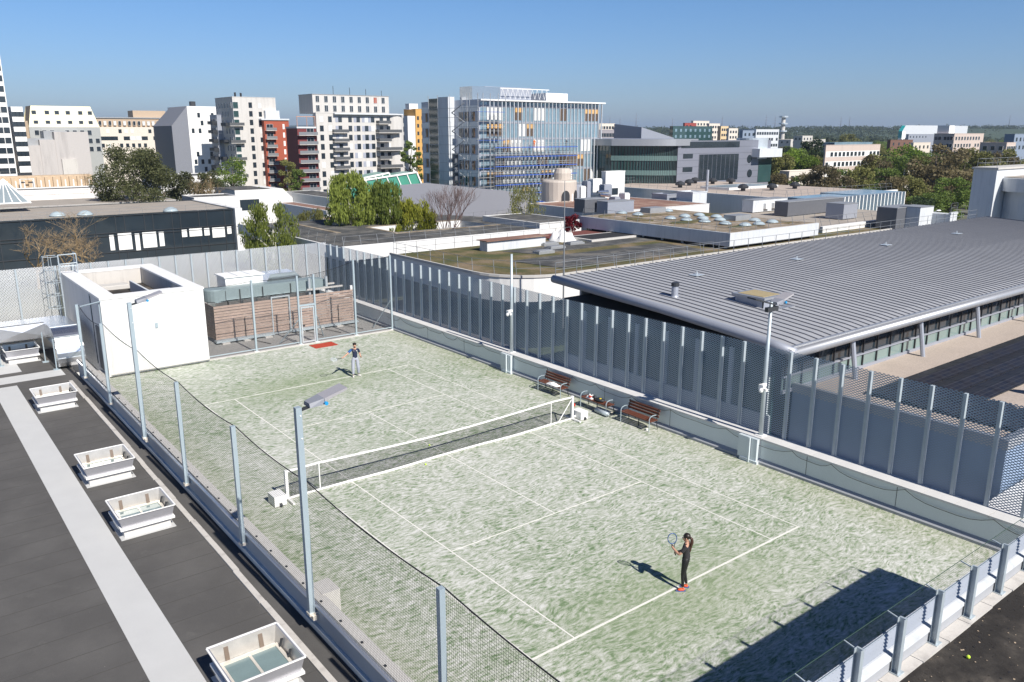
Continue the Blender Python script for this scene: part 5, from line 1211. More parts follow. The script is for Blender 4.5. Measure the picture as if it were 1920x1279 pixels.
b = at('retaining_wall', 'ochre concrete wall with white-edged niches running left of the dark pine', -30, 172, None, 333, 232, m_ochre, zb=GZ, dy=6, cat='wall', par=0)
n = 13; L = b.X1-b.X0
for i in range(n): 
    b.box('pilaster', m_ochre, b.X0+L*i/n, b.X0+L*i/n+.9, b.Y0-.9, b.Y0-.01, GZ, b.z1-.3); b.box('niche_edge', m_whiteclean, b.X0+L*i/n+.9, b.X0+L*i/n+1.2, b.Y0-.9, b.Y0-.012, GZ, b.z1-1.2)
t_ = b
mb = MB(); q0 = uy(52,336,b.Y0-2); q1 = uy(66,358,b.Y0-2)
mb.tube([(q0.x-2,q0.y,q1.z-2),(q0.x-2,q0.y,q0.z),(q1.x,q0.y,q0.z),(q1.x,q0.y,q1.z-2)], .25, 5); single('steel_frame', mb, m_whiteclean, 'white steel goal-like frame in front of the ochre niche wall', 'frame')
# ------------------------------------------------------------------ the town behind
m_frame = M('pale_frame', (.55,.56,.57), .6)
m_blind = M('white_shutter', (.66,.66,.64), .6)
m_greyshut = M('grey_shutter', (.34,.36,.42), .6)
# A banded tower at the left edge
P = ud(21, 248, 255); b = Bld('banded_tower', 'tall white tower with black window bands at the left edge of the photo', P.x-26, P.y, P.x, P.y+24, GZ, 78, m_whiteclean)
for k in range(27): 
    z = GZ+3+k*3.0; mb = MB(); mb.box(b.X0+.5,b.X1-.25,b.Y0-.04,b.Y0-.001,z,z+1.75); part('window_band', mb, m_glass, b.t)
    mb = MB(); 
    for x in range(9): mb.box(b.X1-2-x*2.7,b.X1-1.85-x*2.7,b.Y0-.1,b.Y0-.05,z,z+1.75)
    part('mullions', mb, m_whiteclean, b.t)
b = at('white_building', 'small white chequered building joined to the foot of the banded tower', 20, 42, 10, 201, 262, m_whiteclean)
b.grid('S', 0, b.X1-b.X0, 3, 2, 20, 6, 1.2, 1.5); b.box('arcade', m_dark, b.X0-8, b.X1, b.Y0-.1, b.Y0-.02, -2.5, 0)
# B yellow-white mansard
m_mansard = M('pale_yellow_cladding', (.80,.73,.47), .5, var=.03); m_greyren = M('grey_render', (.36,.37,.36), .8, var=.06)
b = at('mansard_building', 'long building with a pale yellow sloping mansard above grey walls', 54, 187, 44, 238, 285, m_greyren, par=0)
X0,X1,Y0,Y1,z1 = b.X0,b.X1,b.Y0,b.Y1,b.z1
mb = MB(); h = 7.0; mb.add([(X0,Y0,z1),(X1,Y0,z1),(X1,Y0+14,z1),(X0,Y0+14,z1),(X0+1.6,Y0+1.6,z1+h),(X1-2.0,Y0+1.6,z1+h),(X1-2.0,Y0+12,z1+h),(X0+1.6,Y0+12,z1+h)],
   [(4,5,6,7),(0,1,5,4),(1,2,6,5),(2,3,7,6)]); part('mansard', mb, m_mansard, b.t)
mb = MB(); mb.add([(X0-.02,Y0,z1-6),(X0-.02,Y0+14,z1-6),(X0+1.58,Y0+12,z1+h),(X0+1.58,Y0+1.6,z1+h)], [(0,1,2,3)]); mb.box(X0-1.2,X0-.03,Y0+.6,Y0+13,GZ,z1+2); part('brown_gable', mb, m_stone, b.t)
r = random.Random(3)
for j, zz in enumerate((z1+.6, z1+3.9)):
    for i in range(6):
        u = (X1-X0)*(.1+.155*i+.03*r.random()); b.win('S', u, zz, 1.3, 1.5, m_glass, m_frame, 0, dy=-.28-.72*j)
b.grid('S', 1, X1-X0, 9, z1-2.7, z1-2.7-8.4, 3, 1.3, 1.6, m_glass, m_frame, 0, .2, 5)
# C beige
m_beige = M('cream_render', (.66,.60,.52), .8, var=.05); m_tan = M('tan_brick', (.46,.35,.25), .85, var=.05)
b = at('beige_building', 'long cream apartment block with a tan attic storey between the two mansard buildings', 181, 318, 178, 238, 335, m_beige, par=0)
b.box('attic', m_tan, b.X0, b.X1, b.Y0+.6, b.Y0+12, b.z1, b.z1+3.4); b.box('attic_roof', m_lead, b.X0-.3, b.X1+.3, b.Y0+.2, b.Y0+12.3, b.z1+3.4, b.z1+3.8)
b.box('rooftop_room', m_tan, b.X0+(b.X1-b.X0)*.54, b.X1, b.Y0+4, b.Y0+12, b.z1+3.8, b.z1+6.6)
b.grid('S', .5, b.X1-b.X0, 15, b.z1+.7, b.z1+.7, 1, .9, 1.6, m_glass, m_blind, 0, 0, 2, m_blind)
for j in range(6): b.grid('S', .5, b.X1-b.X0, 12, b.z1-2.4-j*2.8, b.z1-2.4-j*2.8, 1, (1.2,2.4,1.2)[j%3], 1.5, m_glass, None, 0, .25, j+4, m_blind)
b.flush()
# D white leaning mansard
m_shadedzinc = M('grey_zinc_in_shade', (.20,.21,.24), .7, var=.08)  # grey mansard slope; the west wall's shade is put into this dark tone
b = at('white_building', 'white building with scattered small windows and a sloping grey side darkened as shade', 350, 412, 314, 199, 310, m_whiteclean, par=0)
X0,X1,Y0,Y1,z1 = b.X0,b.X1,b.Y0,b.Y1,b.z1
mb = MB(); mb.add([(X0-.05,Y0-.02,GZ),(X0-.05,Y1,GZ),(X0-.05,Y1,z1-7),(X0-.05,Y0-.02,z1-7)],[(3,2,1,0)]); part('dark_side', mb, m_shadedzinc, b.t)
b.grid('W', 1, Y1-Y0, 9, z1-10, z1-10-16.8, 6, 1.2, 1.9, m_glass, m_greyshut, 0, .1, 3)
mb = MB(); mb.add([(X0-6,Y0,z1-7),(X0-6,Y1,z1-7),(X0+.0,Y1-3,z1),(X0+.0,Y0,z1),(X0-6,Y0,GZ),(X0-6,Y1,GZ),(X0,Y0,GZ)],[(0,3,2,1),(4,0,1,5),(4,6,3,0)]); part('sloping_side', mb, m_shadedzinc, b.t)
r = random.Random(8)
for j in range(8):
    for i in range(5):
        if r.random() < .38: continue
        b.win('S', 1.5+i*2.5+(j%2)*1.0, z1-4-j*2.8, 1.0, 1.7, m_glass, None, 0)
b.box('chimney', m_dark, X0+2.5, X0+4.2, Y0+3, Y0+5, z1, z1+1.8)
# E apartment tower 1
b = at('apartment_tower', 'tall pale apartment tower with a brick-red wing and balconies, left of the centre', 435, 516, 403, 182, 285, m_beige2 := stained('stained_cream', (.58,.555,.52), (.36,.34,.32), .5, sc=.2), roof=m_felt)
X0,X1,Y0,Y1,z1 = b.X0,b.X1,b.Y0,b.Y1,b.z1; LX = X1-X0
m_brick = M('brick_red_panel', (.36,.085,.045), .75, var=.08)
for j in range(10):
    z = z1-3.4-j*2.85
    for u in (5.5,): b.win('S', LX*.40, z, 1.2, 1.8, m_glass, None, 0); 
    b.win('S', LX*.62, z, 1.1, 1.6, m_glass if j%3 else m_blind, None, 0)
    b.win('S', .9, z-.2, 1.7, 2.0, m_glassgreen, m_frame, 0)
for j in range(9): b.grid('W', .5, Y1-Y0, 6, z1-3.4-j*2.85, 0, 1, .9, 1.7, m_glass, m_frame, 0, .15, j)
for j in (2,4,6,8):
    b.balcony('S', .5, z1-3.6-j*2.85, 5, 1.5, m_concrete); b.balcony('W', (Y1-Y0)*(.2+.08*j), z1-3.6-j*2.85, 5, 1.6, m_dark, m_dark)
zr = z1-7.4
b.box('red_wing', m_brick, X1-5.5, X1+3.4, Y0-2.2, Y0+9, GZ, zr)
b.box('wing_terrace', m_whitecool, X1-6.5, X1+3.5, Y0-2.6, Y0-.01, zr, zr+.5)
b.box('roof_pergola', m_whitecool, X1-4.5, X1+.5, Y0-1.6, Y0-.01, zr+.5, zr+3.2)
for j in range(9):
    z = zr-2.7-j*2.85; mb = MB(); mb.box(X1-5.4,X1-1.6,Y0-3.5,Y0-2.21,z-.9,z-.75); o = part('balcony', mb, m_concrete, b.t)
    mb = MB(); mb.box(X1-5.4,X1-1.6,Y0-3.5,Y0-3.45,z-.7,z+.2); part('railing', mb, m_railing, o)
    me = win_mesh(2.2, 2.0, m_glass, m_frame, 1); link('window', me, b.t, Vector((X1-3.6,Y0-2.2,z-.7))-b.t.location)
    me = win_mesh(.7, 1.7, m_whiteclean, None, 0); link('window', me, b.t, Vector((X1+1.4,Y0-2.2,z-.3))-b.t.location)
for k, q in enumerate(((.12,2),(.3,4))): mb = MB(); mb.tube([(X0+LX*q[0],Y0+q[1],z1),(X0+LX*q[0],Y0+q[1],z1+1.6)], .35, 8); part('vent', mb, m_dark, b.t)
b = at('terraced_annex', 'grey stepped annex with dark balconies on the shaded side of the apartment tower', 406, 432, 393, 216, 293, m_greymetal)
for j in range(6): b.grid('W', .5, b.Y1-b.Y0, 4, b.z1-3-j*3, 0, 1, 1.1, 1.7, m_glass, m_frame, 0, .1, j); b.balcony('W', 3, b.z1-3-j*3, 5, 1.6, m_dark, m_dark)
# F
b = at('white_building', 'narrow white building seen in the gap right of the brick-red wing', 529, 541, 526, 240, 360, m_whiteclean, par=0)
mb = MB(); mb.poly_y([(b.X1,GZ+9),(b.X1,b.z1),(b.X1+2.4,b.z1-5),(b.X1+2.4,GZ+9)], b.Y0, b.Y0+8); part('sloped_end', mb, m_whiteclean, b.t); b.grid('S', 0, 3, 2, b.z1-3, b.z1-14, 4, .8, 1.5, None, None, 0, .4)
# G apartment block 2
b = at('apartment_block', 'wide cream apartment block with grey shutters, rounded balconies and a red-brown end', 592, 745, 586, 212, 262, m_beige2, roof=m_felt)
X0,X1,Y0,Y1,z1 = b.X0,b.X1,b.Y0,b.Y1,b.z1; LX = X1-X0
b.box('top_storey', m_beige2, X0, X0+LX*.93, Y0+1.8, Y0+12, z1, z1+5.6); b.box('top_edge', m_lead, X0-.1, X0+LX*.93+.1, Y0+1.7, Y0+12.1, z1+5.6, z1+5.8)
for j in range(2): 
    for i in range(9): link('window', win_mesh(1.1,1.8,[m_glass,m_glass,m_brick][2 if (j==1 and i==7) else 0],m_frame,1), b.t, Vector((X0+1.6+i*LX*.1,Y0+1.8,z1+.6+j*2.8))-b.t.location)
b.box('upper_terrace', m_whitecool, X0+LX*.2, X1+1.5, Y0-1.2, Y0-.01, z1-.3, z1+.1)
mb = MB(); mb.box(X0-6.2,X0-.01,Y0+.5,Y0+9,GZ,z1-4.6); part('red_end', mb, M('dark_red_brown', (.17,.035,.035), .7), b.t)
b.box('end_terrace', m_whitecool, X0-6.4, X0-.01, Y0+.3, Y0+9, z1-4.6, z1-4.1)
mb = MB()
for x in (X0-6.2,X0-3,X0-.3): mb.box(x,x+.15,Y0+.4,Y0+.55,z1-4.1,z1-1.2)
mb.box(X0-6.3,X0-.1,Y0+.4,Y0+.55,z1-1.2,z1-1.0); part('pergola', mb, M('salmon_frame', (.50,.28,.2), .7), b.t)
for j in range(8):
    z = z1-5.6-j*2.8-1.2; mb = MB(); mb.box(X0-6.3,X0-.05,Y0-.9,Y0+.49,z,z+.15); o = part('balcony', mb, m_concrete, b.t); mb = MB(); mb.box(X0-6.3,X0-.05,Y0-.9,Y0-.85,z+.2,z+1.1); part('railing', mb, m_railing, o)
    link('window', win_mesh(2.2,2.0,m_glass,m_frame,1), b.t, Vector((X0-2.0,Y0+.5,z+.2))-b.t.location)
cols = [.06,.16,.28,.40,.50,.60,.68,.79,.88,.95]
for j in range(9):
    z = z1-2.7-j*2.8
    for i, u in enumerate(cols):
        g = m_glass if (i*7+j*3)%5 else m_blind
        b.win('S', LX*u, z, 1.25, 1.75, g, None, 0)
        if i in (2,4,5,6): link('shutter', win_mesh(1.0,1.7,m_greyshut,None,0), b.t, Vector((X0+LX*u-1.15,Y0,z))-b.t.location)
    if j: b.balcony('S', LX*.27, z-.4, 5.2, 1.4, m_concrete); 
    if j%2: b.balcony('S', LX*.86, z-.4, 8.5, 2.4, m_concrete)
    else: b.balcony('S', LX*.80, z-.4, 4.5, 2.0, m_concrete)
mb = MB(); mb.lathe([(4.2,0),(4.2,z1-GZ)], (X1-.5,Y0+3.4,GZ), 20); part('round_corner', mb, m_beige2, b.t)
for j in range(9):
    for a in (-.2,-.75): link('window', win_mesh(.8,1.6,m_glass,None,0), b.t, Vector((X1-.5+4.22*math.cos(a),Y0+3.4+4.22*math.sin(a),z1-2.7-j*2.8))-b.t.location, (0,0,a+PI/2))
for i in range(4): mb = MB(); x = X0+LX*(.3+.2*i); mb.tube([(x,Y0+5,z1+5.8),(x,Y0+5,z1+8.5-i*.3)], .08, 4); part('aerial', mb, m_dark, b.t)
# H yellow
b = at('yellow_building', 'orange-yellow building with a white side wall left of the scaffolded block', 779, 800, 757, 205, 330, M('orange_yellow', (.60,.34,.10), .7, var=.06))
for j in range(7): b.grid('S', 0, 4, 2, b.z1-4-j*2.9, 0, 1, .9, 1.4, m_glass, None, 0)
mb = MB(); mb.box(b.X0-3.4,b.X0-.02,b.Y0+.5,b.Y1,GZ,b.z1-2.5); part('white_wing', mb, m_white, b.t)
mb = MB(); mb.box(b.X0-1,b.X0+3,b.Y0+3,b.Y1-3,b.z1,b.z1+2.2); part('lift_room', mb, m_white, b.t)
# I scaffolded glass block
b = at('scaffolded_building', 'large glass office block with white vertical fins, wrapped in scaffolding', 898, 1122, 790, 186, 190, M('pale_aluminium_panel', (.47,.50,.56), .5, .15, var=.04), zb=GZ, par=0)
X0,X1,Y0,Y1,z1 = b.X0,b.X1,b.Y0,b.Y1,b.z1; LX = X1-X0; LY = Y1-Y0
b.box('glass_front', m_glassblue, X0+.3, X1, Y0-.12, Y0-.001, GZ, z1-.5)
mb = MB(); mb.box(X0-.6,X1+1.0,Y0-1.6,Y0-.13,z1-.3,z1+.0); part('roof_edge', mb, m_whiteclean, b.t)
mbf = MB(); mbf.box(-.07,.07,-1.4,-1.1,0,z1-.35-GZ); fin = mbf.mesh('fin', m_whitecool); nf = 30
for k in range(nf+1): link('fin', fin, b.t, Vector((X0+2+(LX-2)*k/nf,Y0,GZ))-b.t.location)
FH_ = 3.62
m_orange = M('orange_panel', (.58,.36,.15), .6); m_brownp = M('brown_opening', (.10,.07,.05), .8)
r = random.Random(12)
for j in range(8):
    z = z1-1.6-j*FH_
    mb = MB(); mb.box(X0+.3,X1,Y0-.2,Y0-.121,z,z+.45); part('floor_band', mb, m_greymetal, b.t)
    k = 0
    while k < nf:
        q = r.random(); w_ = r.choice((2,3,4))
        if q < .5:
            xa = X0+2+(LX-2)*k/nf; xb = X0+2+(LX-2)*min(nf,k+w_)/nf
            mb = MB(); mb.box(xa,xb,Y0-.16,Y0-.122,z-2.9,z-.05); part('open_bay', mb, m_brownp if q < .26 else m_blind, b.t)
            if q < .2: mb = MB(); mb.box(xa,xb,Y0-.24,Y0-.17,z-1.1,z-.1); part('orange_panel', mb, m_orange, b.t)
        k += w_
# west side: bands, openings, stair glass and white shaft
b.box('stair_glass', m_glassgreen, X0-1.2, X0-.01, solve_y(832,X0,z1), solve_y(812,X0,z1), GZ, z1+.6)
b.box('white_shaft', m_whitecool, X0-1.8, X0-.01, solve_y(852,X0,z1), solve_y(833,X0,z1), GZ, z1+.8)
b.box('dark_shaft_edge', M('dark_recess', (.10,.11,.13), .7), X0-.9, X0-.01, solve_y(857,X0,z1), solve_y(852.2,X0,z1), GZ, z1-12)
for j in range(7):
    z = z1-3.1-j*FH_
    for (pa, pb) in ((809,803),(801,797),(868,860),(878,871),(890,884)):
        y0_, y1_ = solve_y(pa,X0,z1), solve_y(pb,X0,z1); mb = MB(); mb.box(X0-.05,X0-.001,y0_,y1_,z-1.6,z+.4); o = part('window', mb, m_glass, b.t)
        mb = MB(); mb.box(X0-.1,X0-.051,y0_,y0_+.5,z-1.6,z+.4); part('shutter', mb, M('light_wood_shutter', (.35,.20,.10), .7), o)
    for ya_, yb2 in ((solve_y(811,X0,z1),solve_y(791,X0,z1)),(Y0+.5,solve_y(858,X0,z1))): mb = MB(); mb.box(X0-.06,X0-.002,ya_,yb2,z+.5,z+1.8); part('white_band', mb, m_whiteclean, b.t)
b.box('plant_screen', m_greymetal, X0+6, X0+20, Y0+6, Y0+14, z1, z1+3.2); b.box('roof_room', m_white, X0+24, X0+31, Y0+5, Y0+12, z1, z1+2.2); b.box('roof_unit', m_silver, X0+1, X0+9, Y0+4, Y0+9, z1, z1+3.0)
mb = MB()
for k in range(10): mb.bar((X0+9+k*1.5,Y0+4,z1+.5),(X0+9.75+k*1.5,Y0+4,z1+2.8),.06); mb.bar((X0+9.75+k*1.5,Y0+4,z1+2.8),(X0+10.5+k*1.5,Y0+4,z1+.5),.06)
mb.bar((X0+9,Y0+4,z1+2.8),(X0+24,Y0+4,z1+2.8),.15); part('roof_truss', mb, m_whiteclean, b.t)
# scaffolding: one thing with its frames, decks and braces
t = thing('scaffolding', 'dense steel scaffolding with blue decks standing before the finned glass block', 'scaffolding', (X0+LX*.4,Y0-3,GZ))
m_deck_b = M('blue_deck_edge', (.05,.11,.42), .5); m_deck_g = M('scaffold_deck', (.30,.29,.27), .8); m_tube = M('scaffold_tube', (.40,.41,.42), .5, .3)
zt_ = solve_z = None
xe = solve_x(1078, Y0-3, 0); n = int((xe-X0)/1.25)
htop = z1-9.5
stm = MB()
for y in (Y0-3.6,Y0-2.4): stm.tube([(0,y,GZ),(0,y,htop)], .06, 4)
for k in range(12):
    z = GZ+1+k*2.0
    if z < htop: stm.tube([(0,Y0-3.6,z),(0,Y0-2.4,z)], .05, 4)
wq = wloc(t); stm.v = [(x,y-wq.y,z-wq.z) for x,y,z in stm.v]; stme = stm.mesh('standard', m_tube)
for k in range(min(n,50)): link('standard', stme, t, (X0+2+k*(xe-X0-2)/min(n,50)-wq.x, 0, 0))
for k in range(11):
    z = GZ+1+k*2.1
    if z > htop: break
    mb = MB(); mb.box(X0+1.8,xe,Y0-3.6,Y0-2.4,z,z+.1); part('deck', mb, m_deck_g, t)
    mb = MB(); mb.box(X0+1.8,xe,Y0-3.68,Y0-3.62,z+.0,z+.2); part('toe_board', mb, m_deck_b, t)
    for dz in (.6,1.1): mb = MB(); mb.tube([(X0+1.8,Y0-3.64,z+dz),(xe,Y0-3.64,z+dz)], .05, 4); part('handrail', mb, m_tube, t)
for k in range(14):
    x = X0+3+k*(xe-X0-6)/14; mb = MB(); z = GZ+1+(k%5)*4.2; mb.tube([(x,Y0-3.7,z),(x+2.4,Y0-3.7,min(z+4.2,htop))], .05, 4); part('brace', mb, m_tube, t)
t = thing('scaffolding', 'tall scaffold stair tower at the left corner of the finned glass block', 'scaffolding', (X0-2,Y0,GZ)); wq = wloc(t)
for (xx, yy) in ((X0-2.6,Y0-3.2),(X0-1.2,Y0-3.2),(X0+.8,Y0-3.2),(X0+3,Y0-3.2),(X0+5,Y0-3.2),(X0-2.6,Y0+3),(X0-2.6,Y0+8),(X0-1.2,Y0+3),(X0-2.6,Y0+13),(X0-2.6,Y0),(X0-2.6,Y0+17)):
    mb = MB(); mb.tube([(xx,yy,GZ),(xx,yy,z1+1.2)], .07, 4); part('standard', mb, m_tube, t)
for k in range(16):
    z = GZ+1+k*2.05
    if z > z1-2: break
    mb = MB(); mb.tube([(X0-2.6,Y0-3.2,z+1),(X0+5,Y0-3.2,z+1)], .05, 4); mb.tube([(X0-2.6,Y0-3.2,z+1),(X0-2.6,Y0+17,z+1)], .05, 4); part('ledger', mb, m_tube, t)
    mb = MB(); mb.box(X0-2.6,X0+5,Y0-3.2,Y0-2.3,z,z+.08); part('deck', mb, m_deck_b if k%3 == 0 else m_deck_g, t)
    mb = MB(); s_ = 1 if k%2 else -1; mb.bar((X0-2.0,Y0+5.5-s_*2.5,z),(X0-2.0,Y0+5.5+s_*2.5,z+2.05),.25,.10); part('stair_flight', mb, m_tube, t)
for px, py, lab in ((1002,252,'person in orange work clothes high on the scaffolding'),(1062,252,'person in dark work clothes with a white helmet at the right of the scaffolding')):
    q = uy(px, py, Y0-3.0); z = GZ+1+2.1*8+.1; k = Skel(); a = k.chain([(q.x,q.y,z+.95)],[(.17,.13)]); u_ = k.chain([(q.x,q.y,z+1.25),(q.x,q.y,z+1.45)],[(.2,.15),(.14,.11)],a); k.chain([(q.x,q.y,z+1.55),(q.x,q.y,z+1.68),(q.x,q.y,z+1.76)],[.07,.11,.08],u_)
    for s in (-1,1): k.chain([(q.x+s*.24,q.y,z+1.42),(q.x+s*.32,q.y-.1,z+1.15),(q.x+s*.28,q.y-.3,z+1.05)],[.07,.06,.05],u_); k.chain([(q.x+s*.12,q.y,z+.85),(q.x+s*.14,q.y,z+.45),(q.x+s*.14,q.y,z+.08)],[.11,.08,.06],a)
    o = skinned('person', k.v, k.e, k.r, M('orange_workwear', (.75,.16,.02), .7) if px < 1030 else M('dark_workwear', (.05,.05,.06), .7), None, 1); tag(o, lab, 'person')
    mb = MB(); mb.ball((q.x,q.y,z+1.80), (.15,.15,.10), 8, 5); part('helmet', mb, m_whiteclean, o)
# J dark glass office with the grey metal wing
m_steelgrey = M('grey_cassette_cladding', (.245,.255,.30), .5, .3, var=.05)
b = at('office_building', 'grey metal office building with round portholes and dark ribbon windows right of the scaffolding', 1272, 1446, 1262, 264, 205, m_steelgrey, zb=GZ, par=0)
X0,X1,Y0,Y1,z1 = b.X0,b.X1,b.Y0,b.Y1,b.z1
def onS(px0,px1,py0,py1,mat,name,d=.06,b=b):
    a = uy(px0,py0,b.Y0); c = uy(px1,py1,b.Y0); c.x = uy(px1,py0,b.Y0).x; mb = MB(); mb.box(a.x,c.x,b.Y0-d,b.Y0-.001,c.z,a.z); return part(name, mb, mat, b.t)
onS(1278,1387,266,276,m_glass,'ribbon_window'); onS(1311,1385,290,336,m_glass,'glazed_bay'); onS(1281,1299,289,297,m_glass,'window'); onS(1280,1298,314,322,m_glass,'window'); onS(1423,1447,293,340,m_glassgreen,'corner_glazing',.09)
for i in range(9): onS(1311+i*8.2,1311.3+i*8.2,290,336,m_steelgrey,'mullion',.12)
for py in (298,325):
    q = uy(1405,py,Y0); mb = MB(); mb.poly_y([(q.x+1.05*math.cos(a),q.z+1.05*math.sin(a)) for a in [2*PI*i/20 for i in range(20)]], Y0-.08, Y0-.001); part('porthole', mb, m_glass, b.t)
for i in range(12): 
    z = z1-i*1.6; mb = MB(); mb.box(X0,X1,Y0-.012,Y0-.0005,z,z+.04); part('joint', mb, m_dark, b.t)
mb = MB(); mb.lathe([(4.2,0),(4.2,5.4)], (X1-3.5,Y0+3.6,z1-4.9), 28); part('round_corner', mb, m_lightsteel, b.t, smooth=False)
a = uy(1425,279,Y0-2.5); c = uy(1466,294,Y0-2.5); mb = MB(); mb.box(a.x,c.x,Y0-2.5,Y0+3,c.z,a.z); part('white_bay', mb, m_whitecool, b.t)
b = Bld('office_building', 'dark green curved glass office with a projecting flat roof, joined to the grey porthole building', X0-30, Y0+1, X0-.02, Y0+30, GZ, z1-1, m_glassgreen, body=False)
R_ = 34.0
cx = X0; pts = [(X0-.03, Y0+.3)]
pa = solve_x(1146, Y0+12, z1); n = 14
P2 = Vector((pa, Y0+12)); P1 = Vector((pa+6, Y0+1.0)); P0_ = Vector((X0-.03, Y0+.3))
arc = [P0_*(1-u)**2+P1*2*u*(1-u)+P2*u*u for u in [i/n for i in range(n+1)]]
poly = [tuple(v) for v in arc]+[(P2.x, Y0+34), (X0-.03, Y0+34)]
mb = MB(); mb.prism(poly, GZ, z1-1.2); part('glass_wall', mb, m_glassgreen, b.t)
mb = MB(); mb.prism([tuple(Vector(v)+Vector((-1.0,-1.2))) for v in arc[1:]]+[(P2.x-1, Y0+34), (X0+8, Y0+34),(X0+8,Y0+.4),(X0-.03,Y0-.6)], z1-1.2, z1+.4); part('roof', mb, m_zinclight, b.t)
for j in range(6):
    z = z1-4.2-j*3.5; mb = MB(); 
    for a_, c_ in zip(arc[:-1], arc[1:]): mb.bar((a_.x-.05,a_.y-.1,z),(c_.x-.05,c_.y-.1,z),.12,1.2)
    part('spandrel_band', mb, M('green_spandrel', (.13,.20,.19), .25, var=.1), b.t)
for k in range(0,29):
    u = k/28; v = P0_*(1-u)**2+P1*2*u*(1-u)+P2*u*u; mb = MB(); mb.box(v.x-.07,v.x+.07,v.y-.2,v.y-.02,GZ,z1-1.3); part('mullion', mb, m_dark, b.t)
q = ud(1203,240,240); mb = MB(); mb.add([(q.x,q.y,q.z+.2),(q.x+1,q.y+12,q.z+1.2),(q.x+14,q.y+12,q.z-2.2),(q.x+14,q.y,q.z-2.8),(q.x,q.y,q.z-8),(q.x+1,q.y+12,q.z-8),(q.x+14,q.y+12,q.z-8),(q.x+14,q.y,q.z-8)],
   [(3,2,1,0),(0,4,7,3),(1,5,4,0),(2,6,5,1),(3,7,6,2)]); o = single('glass_roof', mb, m_greymetal, 'curved sloping dark roof rising behind the green glass office', 'roof')
b = at('white_building', 'small plain white block between the scaffolding and the green glass office', 1136, 1172, 1128, 323, 175, m_white, roof=m_felt)
b.box('window', m_glass, b.X0+1, b.X1-2, b.Y0-.05, b.Y0-.001, b.z1-4.8, b.z1-3.4)
# far small buildings
m_pink = M('pink_render', (.60,.38,.30), .8, var=.04); m_yel = M('pale_ochre_render', (.66,.50,.30), .8, var=.04); m_blg = M('blue_grey_render', (.22,.27,.35), .7, var=.05); m_brownb = M('brown_brick', (.16,.085,.06), .85)
def far(px, pxE, pxN, py, D, mat, lab, rows=3, cols=6, zb=GZ, glass=None, frame=None, wmat=None, name='building', w=1.4, h=1.4, **kw):
    b = at(name, lab, px, pxE, pxN, py, D, mat, zb=zb, **kw)
    for j in range(rows): b.grid('S', .5, b.X1-b.X0-.5, cols, b.z1-2.6-j*3.0, 0, 1, w, h, glass, frame, 0, .08, j+int(px))
    if b.Y1-b.Y0 > 6 and abs(px-pxN) > 8:
        for j in range(rows): b.grid('W', .5, b.Y1-b.Y0-.5, max(2,int(cols*.6)), b.z1-2.6-j*3.0, 0, 1, w, h, glass, frame, 0, .08, j+3)
    b.flush(); return b
far(1124,1153,1118,232,420,m_beige,'cream stepped building just right of the scaffolded block',3,5)
far(1124,1160,1118,244,330,M('mauve_grey_render',(.30,.28,.30),.8),'mauve grey building low behind the corner of the scaffolded block',3,6)
far(1122,1150,1118,275,250,m_brownb,'dark brown brick building with white-framed windows right of the scaffolding',5,4,frame=m_blind)
far(1155,1204,1150,240,360,m_pink,'pink apartment building behind the green glass office',2,8,frame=m_blind)
far(1262,1336,1256,237,420,m_glassgreen,'small green glass office on the horizon',4,8,glass=m_glassblue)
far(1284,1306,1281,231,500,M('dark_red_render',(.3,.06,.05),.8),'dark red block peeping over the green glass office',1,3)
far(1300,1330,1296,227,520,m_beige,'cream tower block with a mast on the horizon, right of the dark red block',4,5)
far(1330,1350,1326,232,500,m_beige,'cream block right of the tower with the mast',5,4)
far(1352,1366,1346,237,490,m_yel,'pale ochre apartment block behind the porthole building',6,3)
far(1367,1384,1363,241,480,m_beige,'lower cream block right of the pale ochre one',5,3)
far(1418,1461,1386,243,430,m_whitecool,'white laboratory-like block with a blue-grey side, left of the striped chimney',4,9,w=1.6)
far(1393,1418,1388,245,425,m_blg,'blue-grey block with few windows before the white laboratory-like block',3,3)
b = far(1549,1651,1546,273,262,m_pinkw := stained('pinkish_concrete',(.56,.46,.40),(.4,.33,.29),.4,sc=.2),'long pinkish-white five-storey block among the trees with white ribbon windows',0,1)
for j in range(5):
    z = b.z1-3.4-j*3.1; mb = MB(); mb.box(b.X0+.3,b.X1-.3,b.Y0-.05,b.Y0-.001,z-.2,z+1.5); part('white_band', mb, m_whiteclean, b.t)
    r = random.Random(j)
    for i in range(14):
        if r.random() < .8: b.win('S', (b.X1-b.X0)*(i+.5)/14, z, (b.X1-b.X0)/14*.62, 1.3, m_glass, None, 0, dy=.06)
b = far(1790,1845,1752,251,360,m_pinkw,'pink and white apartment block at the right with a taller lift room',5,10,frame=m_blind)
b.box('lift_room', m_whiteclean, b.X0+1, b.X0+6, b.Y0+3, b.Y0+8, b.z1, b.z1+10*.35)
far(1888,1905,1838,268,300,m_pinkw,'pinkish apartment block second from the right edge',4,5,frame=m_blind)
far(1903,1960,1884,252,320,m_blg,'bluish apartment block at the right edge of the horizon',5,8)
far(1692,1815,1689,235,1250,m_whitecool,'very long white warehouse on the horizon at the right',0,1)
b = at('factory', 'white building with a bright turquoise roof on the horizon', 1692, 1698, 1685, 246, 900, m_whiteclean, par=0)
mb = MB(); X0,X1,Y0,Y1,z1=b.X0,b.X1,b.Y0,b.Y1,b.z1; mb.add([(X0,Y0,z1),(X0,Y1,z1),(X0+6,Y1,z1+6),(X0+6,Y0,z1+6)],[(0,3,2,1)]); mb.box(X0-.3,X0-.05,Y0,Y1,z1-7,z1); part('turquoise_roof', mb, M('turquoise', (.02,.36,.36), .5), b.t)
far(1704,1762,1699,252,640,m_greymetal,'long low grey shed on the right horizon',1,10)
